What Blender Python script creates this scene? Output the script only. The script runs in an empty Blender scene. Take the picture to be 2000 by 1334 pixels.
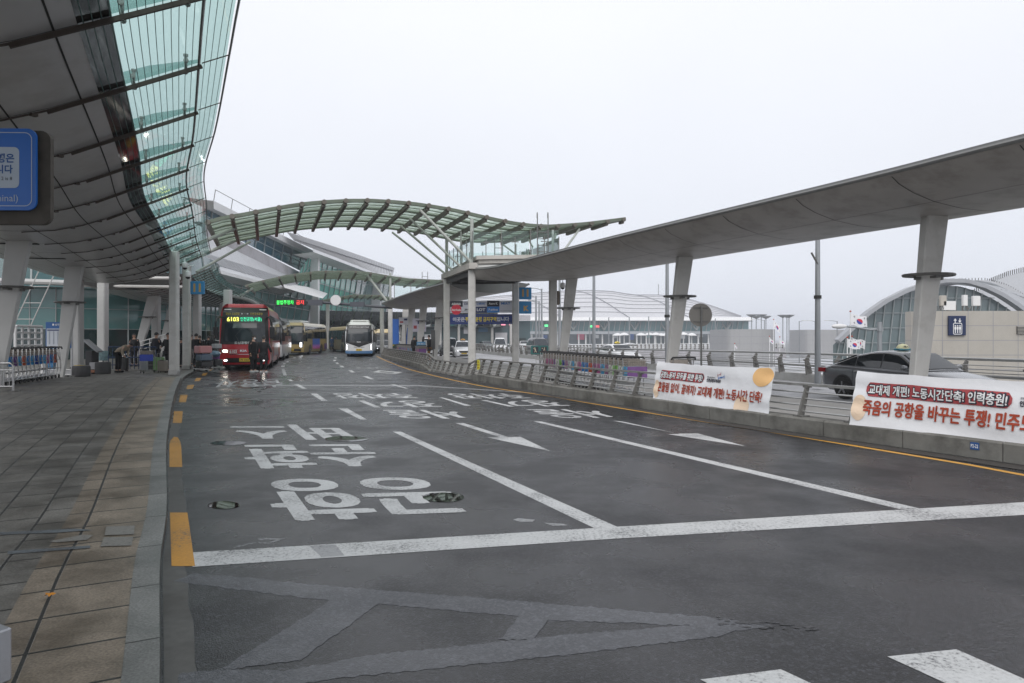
import bpy, bmesh, math, random
from mathutils import Vector, Matrix
random.seed(7)
R = math.radians
F = 1333.33; HC = 1.65; HY = 661.0
scene = bpy.context.scene
COL = scene.collection

def G(px, py, z=0.0):
    "point of the photograph -> point on the ground at height z"
    Y = (HC - z) * F / (py - HY)
    return Vector(((px - 1000) / F * Y, Y, z))
def P(px, py, Y):
    return Vector(((px - 1000) / F * Y, Y, HC + (HY - py) / F * Y))

# ------------------------------------------------------------------ materials
MATS = {}
def mat(name, col=(.5, .5, .5), rough=.6, metal=0., var=.12, scale=3., bump=0., bscale=40., emit=None, estr=1., spec=.5, coat=0., stain=0., sscale=.6, scol=None, rvar=0.):
    if name in MATS: return MATS[name]
    m = bpy.data.materials.new(name); m.use_nodes = True
    nt = m.node_tree; N = nt.nodes; L = nt.links
    b = N['Principled BSDF']
    b.inputs['Roughness'].default_value = rough
    b.inputs['Metallic'].default_value = metal
    b.inputs['Specular IOR Level'].default_value = spec
    b.inputs['Coat Weight'].default_value = coat
    b.inputs['Coat Roughness'].default_value = .08
    tc = N.new('ShaderNodeTexCoord')
    n = N.new('ShaderNodeTexNoise'); n.inputs['Scale'].default_value = scale; n.inputs['Detail'].default_value = 5
    L.new(tc.outputs['Object'], n.inputs['Vector'])
    mx = N.new('ShaderNodeMix'); mx.data_type = 'RGBA'
    c = col
    mx.inputs['A'].default_value = (c[0]*(1-var), c[1]*(1-var), c[2]*(1-var), 1)
    mx.inputs['B'].default_value = (min(1, c[0]*(1+var)), min(1, c[1]*(1+var)), min(1, c[2]*(1+var)), 1)
    L.new(n.outputs['Fac'], mx.inputs['Factor'])
    out = mx.outputs['Result']
    if stain > 0:
        n2 = N.new('ShaderNodeTexNoise'); n2.inputs['Scale'].default_value = sscale; n2.inputs['Detail'].default_value = 7; n2.inputs['Roughness'].default_value = .65
        L.new(tc.outputs['Object'], n2.inputs['Vector'])
        r2 = N.new('ShaderNodeValToRGB'); r2.color_ramp.elements[0].position = .48; r2.color_ramp.elements[1].position = .66
        L.new(n2.outputs['Fac'], r2.inputs['Fac'])
        ml = N.new('ShaderNodeMath'); ml.operation = 'MULTIPLY'; ml.inputs[1].default_value = stain
        L.new(r2.outputs['Color'], ml.inputs[0])
        m2 = N.new('ShaderNodeMix'); m2.data_type = 'RGBA'
        L.new(ml.outputs[0], m2.inputs['Factor']); L.new(out, m2.inputs['A'])
        sc = scol or (c[0]*.5, c[1]*.47, c[2]*.43)
        m2.inputs['B'].default_value = (*sc, 1)
        out = m2.outputs['Result']
    L.new(out, b.inputs['Base Color'])
    if rvar > 0:
        mr = N.new('ShaderNodeMapRange'); mr.inputs['From Min'].default_value = .35; mr.inputs['From Max'].default_value = .65
        mr.inputs['To Min'].default_value = max(0, rough - rvar); mr.inputs['To Max'].default_value = min(1, rough + rvar)
        L.new(n.outputs['Fac'], mr.inputs['Value']); L.new(mr.outputs['Result'], b.inputs['Roughness'])
    if bump > 0:
        n3 = N.new('ShaderNodeTexNoise'); n3.inputs['Scale'].default_value = bscale; n3.inputs['Detail'].default_value = 3
        L.new(tc.outputs['Object'], n3.inputs['Vector'])
        bp = N.new('ShaderNodeBump'); bp.inputs['Strength'].default_value = bump; bp.inputs['Distance'].default_value = .02
        L.new(n3.outputs['Fac'], bp.inputs['Height']); L.new(bp.outputs['Normal'], b.inputs['Normal'])
    if emit:
        b.inputs['Emission Color'].default_value = (*emit, 1); b.inputs['Emission Strength'].default_value = estr
    MATS[name] = m
    return m

def glassmat(name, tint=(.75, .9, .87), refl=.12, rough=.02, solid=0., scol=(.3, .45, .42)):
    "thin architectural glass: tinted see-through sheet with mirror reflections"
    if name in MATS: return MATS[name]
    m = bpy.data.materials.new(name); m.use_nodes = True
    nt = m.node_tree; N = nt.nodes; L = nt.links
    N.remove(N['Principled BSDF']); o = N['Material Output']
    t = N.new('ShaderNodeBsdfTransparent'); t.inputs[0].default_value = (*tint, 1)
    g = N.new('ShaderNodeBsdfGlossy'); g.inputs['Roughness'].default_value = rough; g.inputs['Color'].default_value = (.9, .95, .95, 1)
    f = N.new('ShaderNodeFresnel'); f.inputs['IOR'].default_value = 1.5
    a = N.new('ShaderNodeMath'); a.operation = 'ADD'; a.inputs[1].default_value = refl; a.use_clamp = True
    L.new(f.outputs[0], a.inputs[0])
    d = N.new('ShaderNodeBsdfDiffuse'); d.inputs[0].default_value = (*scol, 1)
    tr = N.new('ShaderNodeBsdfTranslucent'); tr.inputs[0].default_value = (*scol, 1)
    ad = N.new('ShaderNodeMixShader'); ad.inputs[0].default_value = .5; L.new(d.outputs[0], ad.inputs[1]); L.new(tr.outputs[0], ad.inputs[2])
    m1 = N.new('ShaderNodeMixShader'); m1.inputs[0].default_value = solid
    L.new(t.outputs[0], m1.inputs[1]); L.new(ad.outputs[0], m1.inputs[2])
    m2 = N.new('ShaderNodeMixShader'); L.new(a.outputs[0], m2.inputs[0]); L.new(m1.outputs[0], m2.inputs[1]); L.new(g.outputs[0], m2.inputs[2])
    L.new(m2.outputs[0], o.inputs['Surface'])
    MATS[name] = m
    return m

# ------------------------------------------------------------------ mesh builder
class MB:
    def __init__(s): s.v = []; s.f = []; s.m = []; s.uv = {}
    def add(s, vs, fs, mi=0):
        o = len(s.v); s.v += [tuple(v) for v in vs]
        for f in fs: s.f.append(tuple(i + o for i in f)); s.m.append(mi)
        return s
    def box(s, c, d, rz=0, mi=0, M=None):
        cx, cy, cz = c; hx, hy, hz = d[0]/2, d[1]/2, d[2]/2
        cs, sn = math.cos(rz), math.sin(rz); vs = []
        for z in (-hz, hz):
            for x, y in ((-hx, -hy), (hx, -hy), (hx, hy), (-hx, hy)):
                vs.append((cx + x*cs - y*sn, cy + x*sn + y*cs, cz + z))
        if M: vs = [M @ Vector(v) for v in vs]
        return s.add(vs, [(0,3,2,1),(4,5,6,7),(0,1,5,4),(1,2,6,5),(2,3,7,6),(3,0,4,7)], mi)
    def cbox(s, c, d, b=.03, rz=0, mi=0):
        "box with chamfered vertical and horizontal edges"
        cx, cy, cz = c; hx, hy, hz = d[0]/2, d[1]/2, d[2]/2; b = min(b, hx*.9, hy*.9, hz*.9)
        cs, sn = math.cos(rz), math.sin(rz)
        def ring(ix, iy, z):
            X, Y = hx - ix, hy - iy; k = b*.999
            pts = [(-X+k,-Y),(X-k,-Y),(X,-Y+k),(X,Y-k),(X-k,Y),(-X+k,Y),(-X,Y-k),(-X,-Y+k)]
            return [(cx + x*cs - y*sn, cy + x*sn + y*cs, cz + z) for x, y in pts]
        vs = ring(b*.6, b*.6, -hz) + ring(0, 0, -hz+b*.6) + ring(0, 0, hz-b*.6) + ring(b*.6, b*.6, hz)
        fs = [tuple(range(7, -1, -1)), tuple(range(24, 32))]
        for r in range(3):
            for i in range(8):
                j = (i+1) % 8; fs.append((r*8+i, r*8+j, r*8+8+j, r*8+8+i))
        return s.add(vs, fs, mi)
    def beam(s, p0, p1, w, h, up=Vector((0,0,1)), mi=0, w1=None, h1=None):
        "rectangular bar from p0 to p1, w across, h along up"
        p0 = Vector(p0); p1 = Vector(p1); d = (p1-p0).normalized()
        x = d.cross(Vector(up))
        if x.length < 1e-4: x = d.cross(Vector((1,0,0)))
        x.normalize(); u = x.cross(d).normalized()
        w1 = w if w1 is None else w1; h1 = h if h1 is None else h1
        vs = []
        for p, a, b in ((p0, w, h), (p1, w1, h1)):
            for i, j in ((-1,-1),(1,-1),(1,1),(-1,1)): vs.append(p + x*i*a/2 + u*j*b/2)
        return s.add(vs, [(0,1,2,3),(7,6,5,4),(0,4,5,1),(1,5,6,2),(2,6,7,3),(3,7,4,0)], mi)
    def tube(s, pts, r, n=6, mi=0, cap=True):
        pts = [Vector(p) for p in pts]; k = len(pts); rr = r if isinstance(r, (list, tuple)) else [r]*k
        rings = []; up = None
        for i, p in enumerate(pts):
            d = (pts[min(i+1, k-1)] - pts[max(i-1, 0)]).normalized()
            if up is None:
                up = Vector((0,0,1)) if abs(d.z) < .9 else Vector((1,0,0))
            x = d.cross(up)
            if x.length < 1e-5: x = d.cross(Vector((1,0,0)))
            x.normalize(); up = x.cross(d).normalized()
            rings.append([p + (x*math.cos(2*math.pi*j/n) + up*math.sin(2*math.pi*j/n))*rr[i] for j in range(n)])
        vs = [v for q in rings for v in q]; fs = []
        for i in range(k-1):
            for j in range(n):
                a = i*n+j; b = i*n+(j+1) % n; fs.append((a, b, b+n, a+n))
        if cap: fs += [tuple(range(n-1, -1, -1)), tuple(range((k-1)*n, k*n))]
        return s.add(vs, fs, mi)
    def cyl(s, c, r, h, n=16, axis='z', mi=0, r2=None):
        c = Vector(c); a = {'x': Vector((1,0,0)), 'y': Vector((0,1,0)), 'z': Vector((0,0,1))}[axis] if isinstance(axis, str) else Vector(axis).normalized()
        return s.tube([c - a*h/2, c + a*h/2], [r, r if r2 is None else r2], n, mi)
    def ball(s, c, r, n=10, m=7, mi=0, sc=(1,1,1), z0=-1., z1=1.):
        vs = []; fs = []
        for i in range(m+1):
            t = z0 + (z1-z0)*i/m; t = max(-1, min(1, t)); t = math.sin(math.asin(t)) ; q = math.sqrt(max(0, 1-t*t))
            for j in range(n):
                a = 2*math.pi*j/n; vs.append((c[0]+r*sc[0]*q*math.cos(a), c[1]+r*sc[1]*q*math.sin(a), c[2]+r*sc[2]*t))
        for i in range(m):
            for j in range(n):
                a = i*n+j; b = i*n+(j+1) % n; fs.append((a, b, b+n, a+n))
        return s.add(vs, fs, mi)
    def lathe(s, prof, c=(0,0,0), n=16, mi=0):
        vs = []; fs = []
        for r, z in prof:
            for j in range(n):
                a = 2*math.pi*j/n; vs.append((c[0]+r*math.cos(a), c[1]+r*math.sin(a), c[2]+z))
        for i in range(len(prof)-1):
            for j in range(n):
                a = i*n+j; b = i*n+(j+1) % n; fs.append((a, b, b+n, a+n))
        fs += [tuple(range(n-1, -1, -1)), tuple(range((len(prof)-1)*n, len(prof)*n))]
        return s.add(vs, fs, mi)
    def prism(s, poly, z0, z1, mi=0):
        n = len(poly); vs = [(x, y, z0) for x, y in poly] + [(x, y, z1) for x, y in poly]
        fs = [tuple(range(n-1, -1, -1)), tuple(range(n, 2*n))] + [(i, (i+1) % n, n+(i+1) % n, n+i) for i in range(n)]
        return s.add(vs, fs, mi)
    def slab(s, pts, t, mi=0):
        "planar polygon in space given thickness t along its normal"
        pts = [Vector(p) for p in pts]; nrm = Vector((0,0,0))
        for i in range(len(pts)): nrm += pts[i].cross(pts[(i+1) % len(pts)])
        nrm.normalize(); n = len(pts); vs = pts + [p + nrm*t for p in pts]
        return s.add(vs, [tuple(range(n-1, -1, -1)), tuple(range(n, 2*n))] + [(i, (i+1) % n, n+(i+1) % n, n+i) for i in range(n)], mi)
    def grid(s, rows, mi=0, closed=False, uvs=None):
        "rows of equal length lists of points"
        o = len(s.v); n = len(rows[0])
        for i, r in enumerate(rows):
            for j, p in enumerate(r):
                if uvs: s.uv[len(s.v)] = uvs[i][j]
                s.v.append(tuple(p))
        for i in range(len(rows)-1):
            for j in range(n if closed else n-1):
                a = o+i*n+j; b = o+i*n+(j+1) % n; s.f.append((a, b, b+n, a+n)); s.m.append(mi)
        return s
    def build(s, name, mats, parent=None, smooth=False, loc=None, rz=0):
        me = bpy.data.meshes.new(name); me.from_pydata(s.v, [], s.f)
        if not isinstance(mats, (list, tuple)): mats = [mats]
        for m in mats: me.materials.append(m)
        me.polygons.foreach_set('material_index', s.m)
        if s.uv:
            ul = me.uv_layers.new(name='UVMap')
            for lp in me.loops: ul.data[lp.index].uv = s.uv.get(lp.vertex_index, (0, 0))
        if smooth is not False:
            me.polygons.foreach_set('use_smooth', [True]*len(me.polygons))
            if smooth is not True: 
                try: me.set_sharp_from_angle(angle=R(smooth))
                except Exception: pass
        me.update()
        o = bpy.data.objects.new(name, me); COL.objects.link(o)
        if parent: o.parent = parent
        if loc is not None: o.location = loc
        if rz: o.rotation_euler.z = rz
        return o

def build_split(mb, name, m, parent):
    "each connected piece becomes a part of its own"
    par = list(range(len(mb.v)))
    def find(a):
        while par[a] != a: par[a] = par[par[a]]; a = par[a]
        return a
    for f in mb.f:
        for a in f[1:]: par[find(a)] = find(f[0])
    grp = {}
    for f in mb.f: grp.setdefault(find(f[0]), []).append(f)
    for fs in grp.values():
        ids = sorted({i for f in fs for i in f}); mp = {i: k for k, i in enumerate(ids)}
        MB().add([mb.v[i] for i in ids], [tuple(mp[i] for i in f) for f in fs]).build(name, m, parent)
def tag(o, label=None, cat=None, group=None, kind=None):
    if label: o['label'] = label
    if cat: o['category'] = cat
    if group: o['group'] = group
    if kind: o['kind'] = kind
    return o
def thing(name, loc, label, cat, rz=0, group=None):
    o = bpy.data.objects.new(name, None); COL.objects.link(o); o.location = loc; o.rotation_euler = (0, 0, rz)
    o.empty_display_size = .2
    return tag(o, label, cat, group)
def dup(o, loc=None, rz=None, label=None, group=None, parent=None):
    c = o.copy(); COL.objects.link(c)
    if parent: c.parent = parent
    for ch in list(CH.get(o.name, ())) or [x for x in bpy.data.objects if x.parent == o]:
        dup(ch, parent=c)
    if loc is not None: c.location = loc
    if rz is not None: c.rotation_euler = (0, 0, rz)
    if label: c['label'] = label
    if group: c['group'] = group
    return c
CH = {}
ORD = ['first', 'second', 'third', 'fourth', 'fifth', 'sixth', 'seventh', 'eighth', 'ninth', 'tenth', 'eleventh', 'twelfth', 'thirteenth', 'fourteenth', 'fifteenth', 'sixteenth', 'seventeenth', 'eighteenth', 'nineteenth', 'twentieth', 'twenty-first', 'twenty-second', 'twenty-third', 'twenty-fourth', 'twenty-fifth', 'twenty-sixth']

# ------------------------------------------------------------------ paths
def catmull(pts, step=.5):
    P_ = [Vector((*p, 0)) if len(p) == 2 else Vector(p) for p in pts]; out = []
    for i in range(len(P_)-1):
        p0 = P_[max(i-1, 0)]; p1 = P_[i]; p2 = P_[i+1]; p3 = P_[min(i+2, len(P_)-1)]
        n = max(2, int((p2-p1).length/step*2))
        for k in range(n):
            t = k/n
            out.append(.5*((2*p1)+(-p0+p2)*t+(2*p0-5*p1+4*p2-p3)*t*t+(-p0+3*p1-3*p2+p3)*t**3))
    out.append(P_[-1]); return out
class Path:
    def __init__(s, pts, step=.5):
        s.p = catmull(pts, step); s.s = [0]
        for a, b in zip(s.p, s.p[1:]): s.s.append(s.s[-1]+(b-a).length)
        s.L = s.s[-1]
    def at(s, d):
        d = max(0, min(s.L-1e-6, d))
        lo, hi = 0, len(s.s)-1
        while hi-lo > 1:
            m = (lo+hi)//2
            if s.s[m] <= d: lo = m
            else: hi = m
        t = (d-s.s[lo])/max(1e-9, s.s[lo+1]-s.s[lo]); p = s.p[lo].lerp(s.p[lo+1], t)
        a = s.p[max(0, lo-1)]; b = s.p[min(len(s.p)-1, lo+2)]; T = (b-a); T.z = 0; T.normalize()
        return p, T
    def left(s, d, off):
        p, T = s.at(d); return p + Vector((-T.y, T.x, 0))*off
def interp(tab, x):
    if x <= tab[0][0]: return tab[0][1]
    for (a, b), (c, d) in zip(tab, tab[1:]):
        if x <= c: return b + (d-b)*(x-a)/(c-a)
    return tab[-1][1]

# ------------------------------------------------------------------ text
_tc = {}
SC2 = bpy.data.scenes.new('scratch')
def evalmesh(o):
    "evaluate an object on its own in a scratch scene and hand back plain lists"
    SC2.collection.objects.link(o); vl = SC2.view_layers[0]; vl.update(); ev = o.evaluated_get(vl.depsgraph); me = ev.to_mesh()
    vs = [tuple(v.co) for v in me.vertices]; fs = [tuple(p.vertices) for p in me.polygons]
    ev.to_mesh_clear(); d = o.data; bpy.data.objects.remove(o)
    (bpy.data.curves if isinstance(d, bpy.types.Curve) else bpy.data.meshes).remove(d)
    return vs, fs
def text2d(s, bold=0.0, res=2):
    k = (s, bold, res)
    if k in _tc: return _tc[k]
    cu = bpy.data.curves.new('t', 'FONT'); cu.body = s; cu.size = 1; cu.resolution_u = res; cu.offset = bold; cu.fill_mode = 'FRONT'
    cu.dimensions = '2D'
    o = bpy.data.objects.new('t', cu); vs, fs = evalmesh(o); vs = [(v[0], v[1]) for v in vs]
    if vs:
        x0 = min(v[0] for v in vs); x1 = max(v[0] for v in vs); y0 = min(v[1] for v in vs); y1 = max(v[1] for v in vs)
    else: x0 = y0 = 0; x1 = y1 = 1
    r = ([((x-x0)/(x1-x0), (y-y0)/max(1e-6, y1-y0)) for x, y in vs], fs, (x1-x0)/max(1e-6, y1-y0))
    _tc[k] = r; return r
def text_map(mb, s, fn, mi=0, bold=0.0, res=2):
    "fn(u,v)->point, u to the reader's right, v up, both 0..1"
    vs, fs, ar = text2d(s, bold, res)
    P3 = [Vector(fn(u, v)) for u, v in vs]
    return mb.add(P3, fs, mi)
def text_quad(mb, s, TL, TR, BR, BL, mi=0, bold=0.0):
    TL, TR, BR, BL = map(Vector, (TL, TR, BR, BL))
    return text_map(mb, s, lambda u, v: (BL.lerp(BR, u)).lerp(TL.lerp(TR, u), v), mi, bold)
def text_plane(mb, s, c, right, up, h, w=None, mi=0, bold=0.0, align='c'):
    vs, fs, ar = text2d(s, bold); W = w or ar*h; c = Vector(c); right = Vector(right).normalized(); up = Vector(up).normalized()
    o = {'c': -.5, 'l': 0, 'r': -1}[align]
    return mb.add([c + right*(u+o)*W + up*(v-.5)*h for u, v in vs], fs, mi)
def rrect(w, h, r, n=4):
    pts = []
    for cx, cy, a0 in ((w/2-r, h/2-r, 0), (-w/2+r, h/2-r, 90), (-w/2+r, -h/2+r, 180), (w/2-r, -h/2+r, 270)):
        for k in range(n+1):
            a = R(a0+90*k/n); pts.append((cx+r*math.cos(a), cy+r*math.sin(a)))
    return pts
def plate(mb, c, right, up, poly, t, mi=0):
    "2D polygon (in right/up) as a slab centred on c, thickness t towards the viewer side"
    c = Vector(c); right = Vector(right).normalized(); up = Vector(up).normalized(); n = right.cross(up)
    k = len(poly); a = [c + right*x + up*y for x, y in poly]; b = [p + n*t for p in a]
    return mb.add(a+b, [tuple(range(k-1, -1, -1)), tuple(range(k, 2*k))] + [(i, (i+1) % k, k+(i+1) % k, k+i) for i in range(k)], mi)
# ------------------------------------------------------------------ camera, light
cam = bpy.data.cameras.new('camera'); co = bpy.data.objects.new('camera', cam); COL.objects.link(co)
co.location = (0, 0, HC); co.rotation_euler = (R(90), 0, 0); cam.lens = 24; cam.sensor_width = 36; cam.shift_y = -.003
cam.clip_end = 6000; cam.clip_start = .05; scene.camera = co
w = bpy.data.worlds.new('World'); scene.world = w; w.use_nodes = True
nt = w.node_tree; bg = nt.nodes['Background']
sky = nt.nodes.new('ShaderNodeTexSky'); sky.sky_type = 'NISHITA'; sky.sun_disc = False
sky.sun_elevation = R(44); sky.sun_rotation = R(188); sky.air_density = 1; sky.dust_density = 4
tcw = nt.nodes.new('ShaderNodeTexCoord'); sx = nt.nodes.new('ShaderNodeSeparateXYZ'); nt.links.new(tcw.outputs['Generated'], sx.inputs[0])
cr = nt.nodes.new('ShaderNodeValToRGB'); nt.links.new(sx.outputs['Z'], cr.inputs['Fac'])
cr.color_ramp.elements[0].position = 0; cr.color_ramp.elements[0].color = (.70, .73, .80, 1)
cr.color_ramp.elements[1].position = .42; cr.color_ramp.elements[1].color = (.845, .86, .905, 1)
nz = nt.nodes.new('ShaderNodeTexNoise'); nz.inputs['Scale'].default_value = 1.6; nz.inputs['Detail'].default_value = 4
nt.links.new(tcw.outputs['Generated'], nz.inputs['Vector'])
nm = nt.nodes.new('ShaderNodeMapRange'); nm.inputs['To Min'].default_value = 9.2; nm.inputs['To Max'].default_value = 10.7
nt.links.new(nz.outputs['Fac'], nm.inputs['Value'])
vm = nt.nodes.new('ShaderNodeVectorMath'); vm.operation = 'SCALE'; nt.links.new(cr.outputs['Color'], vm.inputs[0]); nt.links.new(nm.outputs['Result'], vm.inputs['Scale'])
mxw = nt.nodes.new('ShaderNodeMix'); mxw.data_type = 'RGBA'; mxw.inputs['Factor'].default_value = .94
nt.links.new(sky.outputs['Color'], mxw.inputs['A']); nt.links.new(vm.outputs[0], mxw.inputs['B'])
nt.links.new(mxw.outputs['Result'], bg.inputs['Color']); bg.inputs['Strength'].default_value = .1
sl = bpy.data.lights.new('sun', 'SUN'); sl.energy = 1.5; sl.angle = R(55); sl.color = (1, .98, .95)
so = bpy.data.objects.new('sun', sl); COL.objects.link(so)
el, az = R(44), R(188)
so.rotation_euler = Vector((math.sin(az)*math.cos(el), math.cos(az)*math.cos(el), math.sin(el))).to_track_quat('Z', 'Y').to_euler()
scene.view_settings.view_transform = 'Standard'; scene.view_settings.look = 'None'; scene.view_settings.gamma = 1
scene.view_settings.exposure = 0.27
scene.cycles.max_bounces = 10; scene.cycles.transparent_max_bounces = 24

# ------------------------------------------------------------------ materials of the setting
def asphalt_mat(name, base, wet=.0, rough=.42, speck=.5):
    m = bpy.data.materials.new(name); m.use_nodes = True; nt = m.node_tree; N = nt.nodes; L = nt.links; b = N['Principled BSDF']
    tc = N.new('ShaderNodeTexCoord')
    def noise(sc, det=4, ro=.5):
        n = N.new('ShaderNodeTexNoise'); n.inputs['Scale'].default_value = sc; n.inputs['Detail'].default_value = det; n.inputs['Roughness'].default_value = ro
        L.new(tc.outputs['Object'], n.inputs['Vector']); return n
    def ramp(n, a, b_, c0, c1):
        r = N.new('ShaderNodeMapRange'); r.inputs['From Min'].default_value = a; r.inputs['From Max'].default_value = b_
        r.inputs['To Min'].default_value = c0; r.inputs['To Max'].default_value = c1; L.new(n, r.inputs['Value']); return r.outputs['Result']
    fine = noise(55, 3, .7); mid = noise(9, 4); big = noise(.32, 5, .6); big2 = noise(.9, 4)
    f1 = ramp(fine.outputs['Fac'], .32, .68, 1-speck, 1+speck); f2 = ramp(mid.outputs['Fac'], .3, .7, .9, 1.1); f3 = ramp(big.outputs['Fac'], .35, .65, .82, 1.15)
    vg = N.new('ShaderNodeTexVoronoi'); vg.inputs['Scale'].default_value = 58; L.new(tc.outputs['Object'], vg.inputs['Vector'])
    sr = N.new('ShaderNodeSeparateColor'); L.new(vg.outputs['Color'], sr.inputs[0])
    pw = N.new('ShaderNodeMath'); pw.operation = 'POWER'; pw.inputs[1].default_value = 2.5; L.new(sr.outputs[0], pw.inputs[0])
    vr = ramp(pw.outputs[0], 0, 1, 1-speck*1.1, 1+speck*3.2)
    a = N.new('ShaderNodeMath'); a.operation = 'MULTIPLY'; a0 = N.new('ShaderNodeMath'); a0.operation = 'MULTIPLY'; L.new(f1, a0.inputs[0]); L.new(vr, a0.inputs[1]); L.new(a0.outputs[0], a.inputs[0]); L.new(f2, a.inputs[1])
    a2 = N.new('ShaderNodeMath'); a2.operation = 'MULTIPLY'; L.new(a.outputs[0], a2.inputs[0]); L.new(f3, a2.inputs[1])
    v = N.new('ShaderNodeVectorMath'); v.operation = 'SCALE'; v.inputs[0].default_value = base; L.new(a2.outputs[0], v.inputs['Scale'])
    L.new(v.outputs[0], b.inputs['Base Color'])
    L.new(ramp(big2.outputs['Fac'], .38, .62, rough-.13, rough+.12), b.inputs['Roughness'])
    b.inputs['Specular IOR Level'].default_value = .52
    vo = noise(95, 2, .6)
    bp = N.new('ShaderNodeBump'); bp.inputs['Strength'].default_value = .5; bp.inputs['Distance'].default_value = .006
    L.new(vo.outputs['Fac'], bp.inputs['Height']); L.new(bp.outputs['Normal'], b.inputs['Normal'])
    MATS[name] = m; return m
M_ASPH = asphalt_mat('asphalt', (.0085, .0086, .0105), rough=.33, speck=.75)
M_ASPH2 = asphalt_mat('worn_concrete_road', (.30, .30, .31), rough=.6, speck=.12)
M_SEAL = asphalt_mat('removed_marking', (.068, .070, .079), rough=.40, speck=.14)
M_DARK_SEAL = asphalt_mat('dark_patch', (.018, .018, .02), rough=.3, speck=.2)

def paint_mat(name, col, wear=.45, rough=.5):
    "road paint worn through to the asphalt in irregular patches"
    m = bpy.data.materials.new(name); m.use_nodes = True; nt = m.node_tree; N = nt.nodes; L = nt.links; b = N['Principled BSDF']
    tc = N.new('ShaderNodeTexCoord')
    n = N.new('ShaderNodeTexNoise'); n.inputs['Scale'].default_value = 34; n.inputs['Detail'].default_value = 6; n.inputs['Roughness'].default_value = .75
    n2 = N.new('ShaderNodeTexNoise'); n2.inputs['Scale'].default_value = 1.7; n2.inputs['Detail'].default_value = 4
    L.new(tc.outputs['Object'], n.inputs['Vector']); L.new(tc.outputs['Object'], n2.inputs['Vector'])
    a = N.new('ShaderNodeMath'); a.operation = 'MULTIPLY_ADD'; a.inputs[1].default_value = .55; L.new(n2.outputs['Fac'], a.inputs[0]); L.new(n.outputs['Fac'], a.inputs[2])
    r = N.new('ShaderNodeValToRGB'); L.new(a.outputs[0], r.inputs['Fac'])
    r.color_ramp.elements[0].position = wear; r.color_ramp.elements[0].color = (.07, .07, .075, 1)
    r.color_ramp.elements[1].position = wear+.16; r.color_ramp.elements[1].color = (*[c*.82 for c in col], 1)
    e = r.color_ramp.elements.new(min(.99, wear+.42)); e.color = (*col, 1)
    L.new(r.outputs['Color'], b.inputs['Base Color']); b.inputs['Roughness'].default_value = rough
    MATS[name] = m; return m
M_WHITE = paint_mat('white_road_paint', (.58, .58, .58), .60)
M_WHITE_WORN = paint_mat('worn_white_road_paint', (.34, .34, .35), .6)
M_YELLOW = paint_mat('yellow_road_paint', (.56, .26, .02), .55)
M_YLINE = paint_mat('thin_yellow_paint', (.62, .32, .05), .42)
M_KERB = mat('granite_kerb', (.20, .20, .19), .55, var=.3, scale=9, bump=.2, bscale=60, stain=.5, sscale=1.4)
M_CONC = mat('plinth_concrete', (.17, .165, .15), .8, var=.3, scale=6, bump=.2, bscale=30, stain=.75, sscale=1.1, scol=(.05, .047, .04))
M_DKGAP = mat('dark_gap', (.02, .02, .02), .9)

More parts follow.
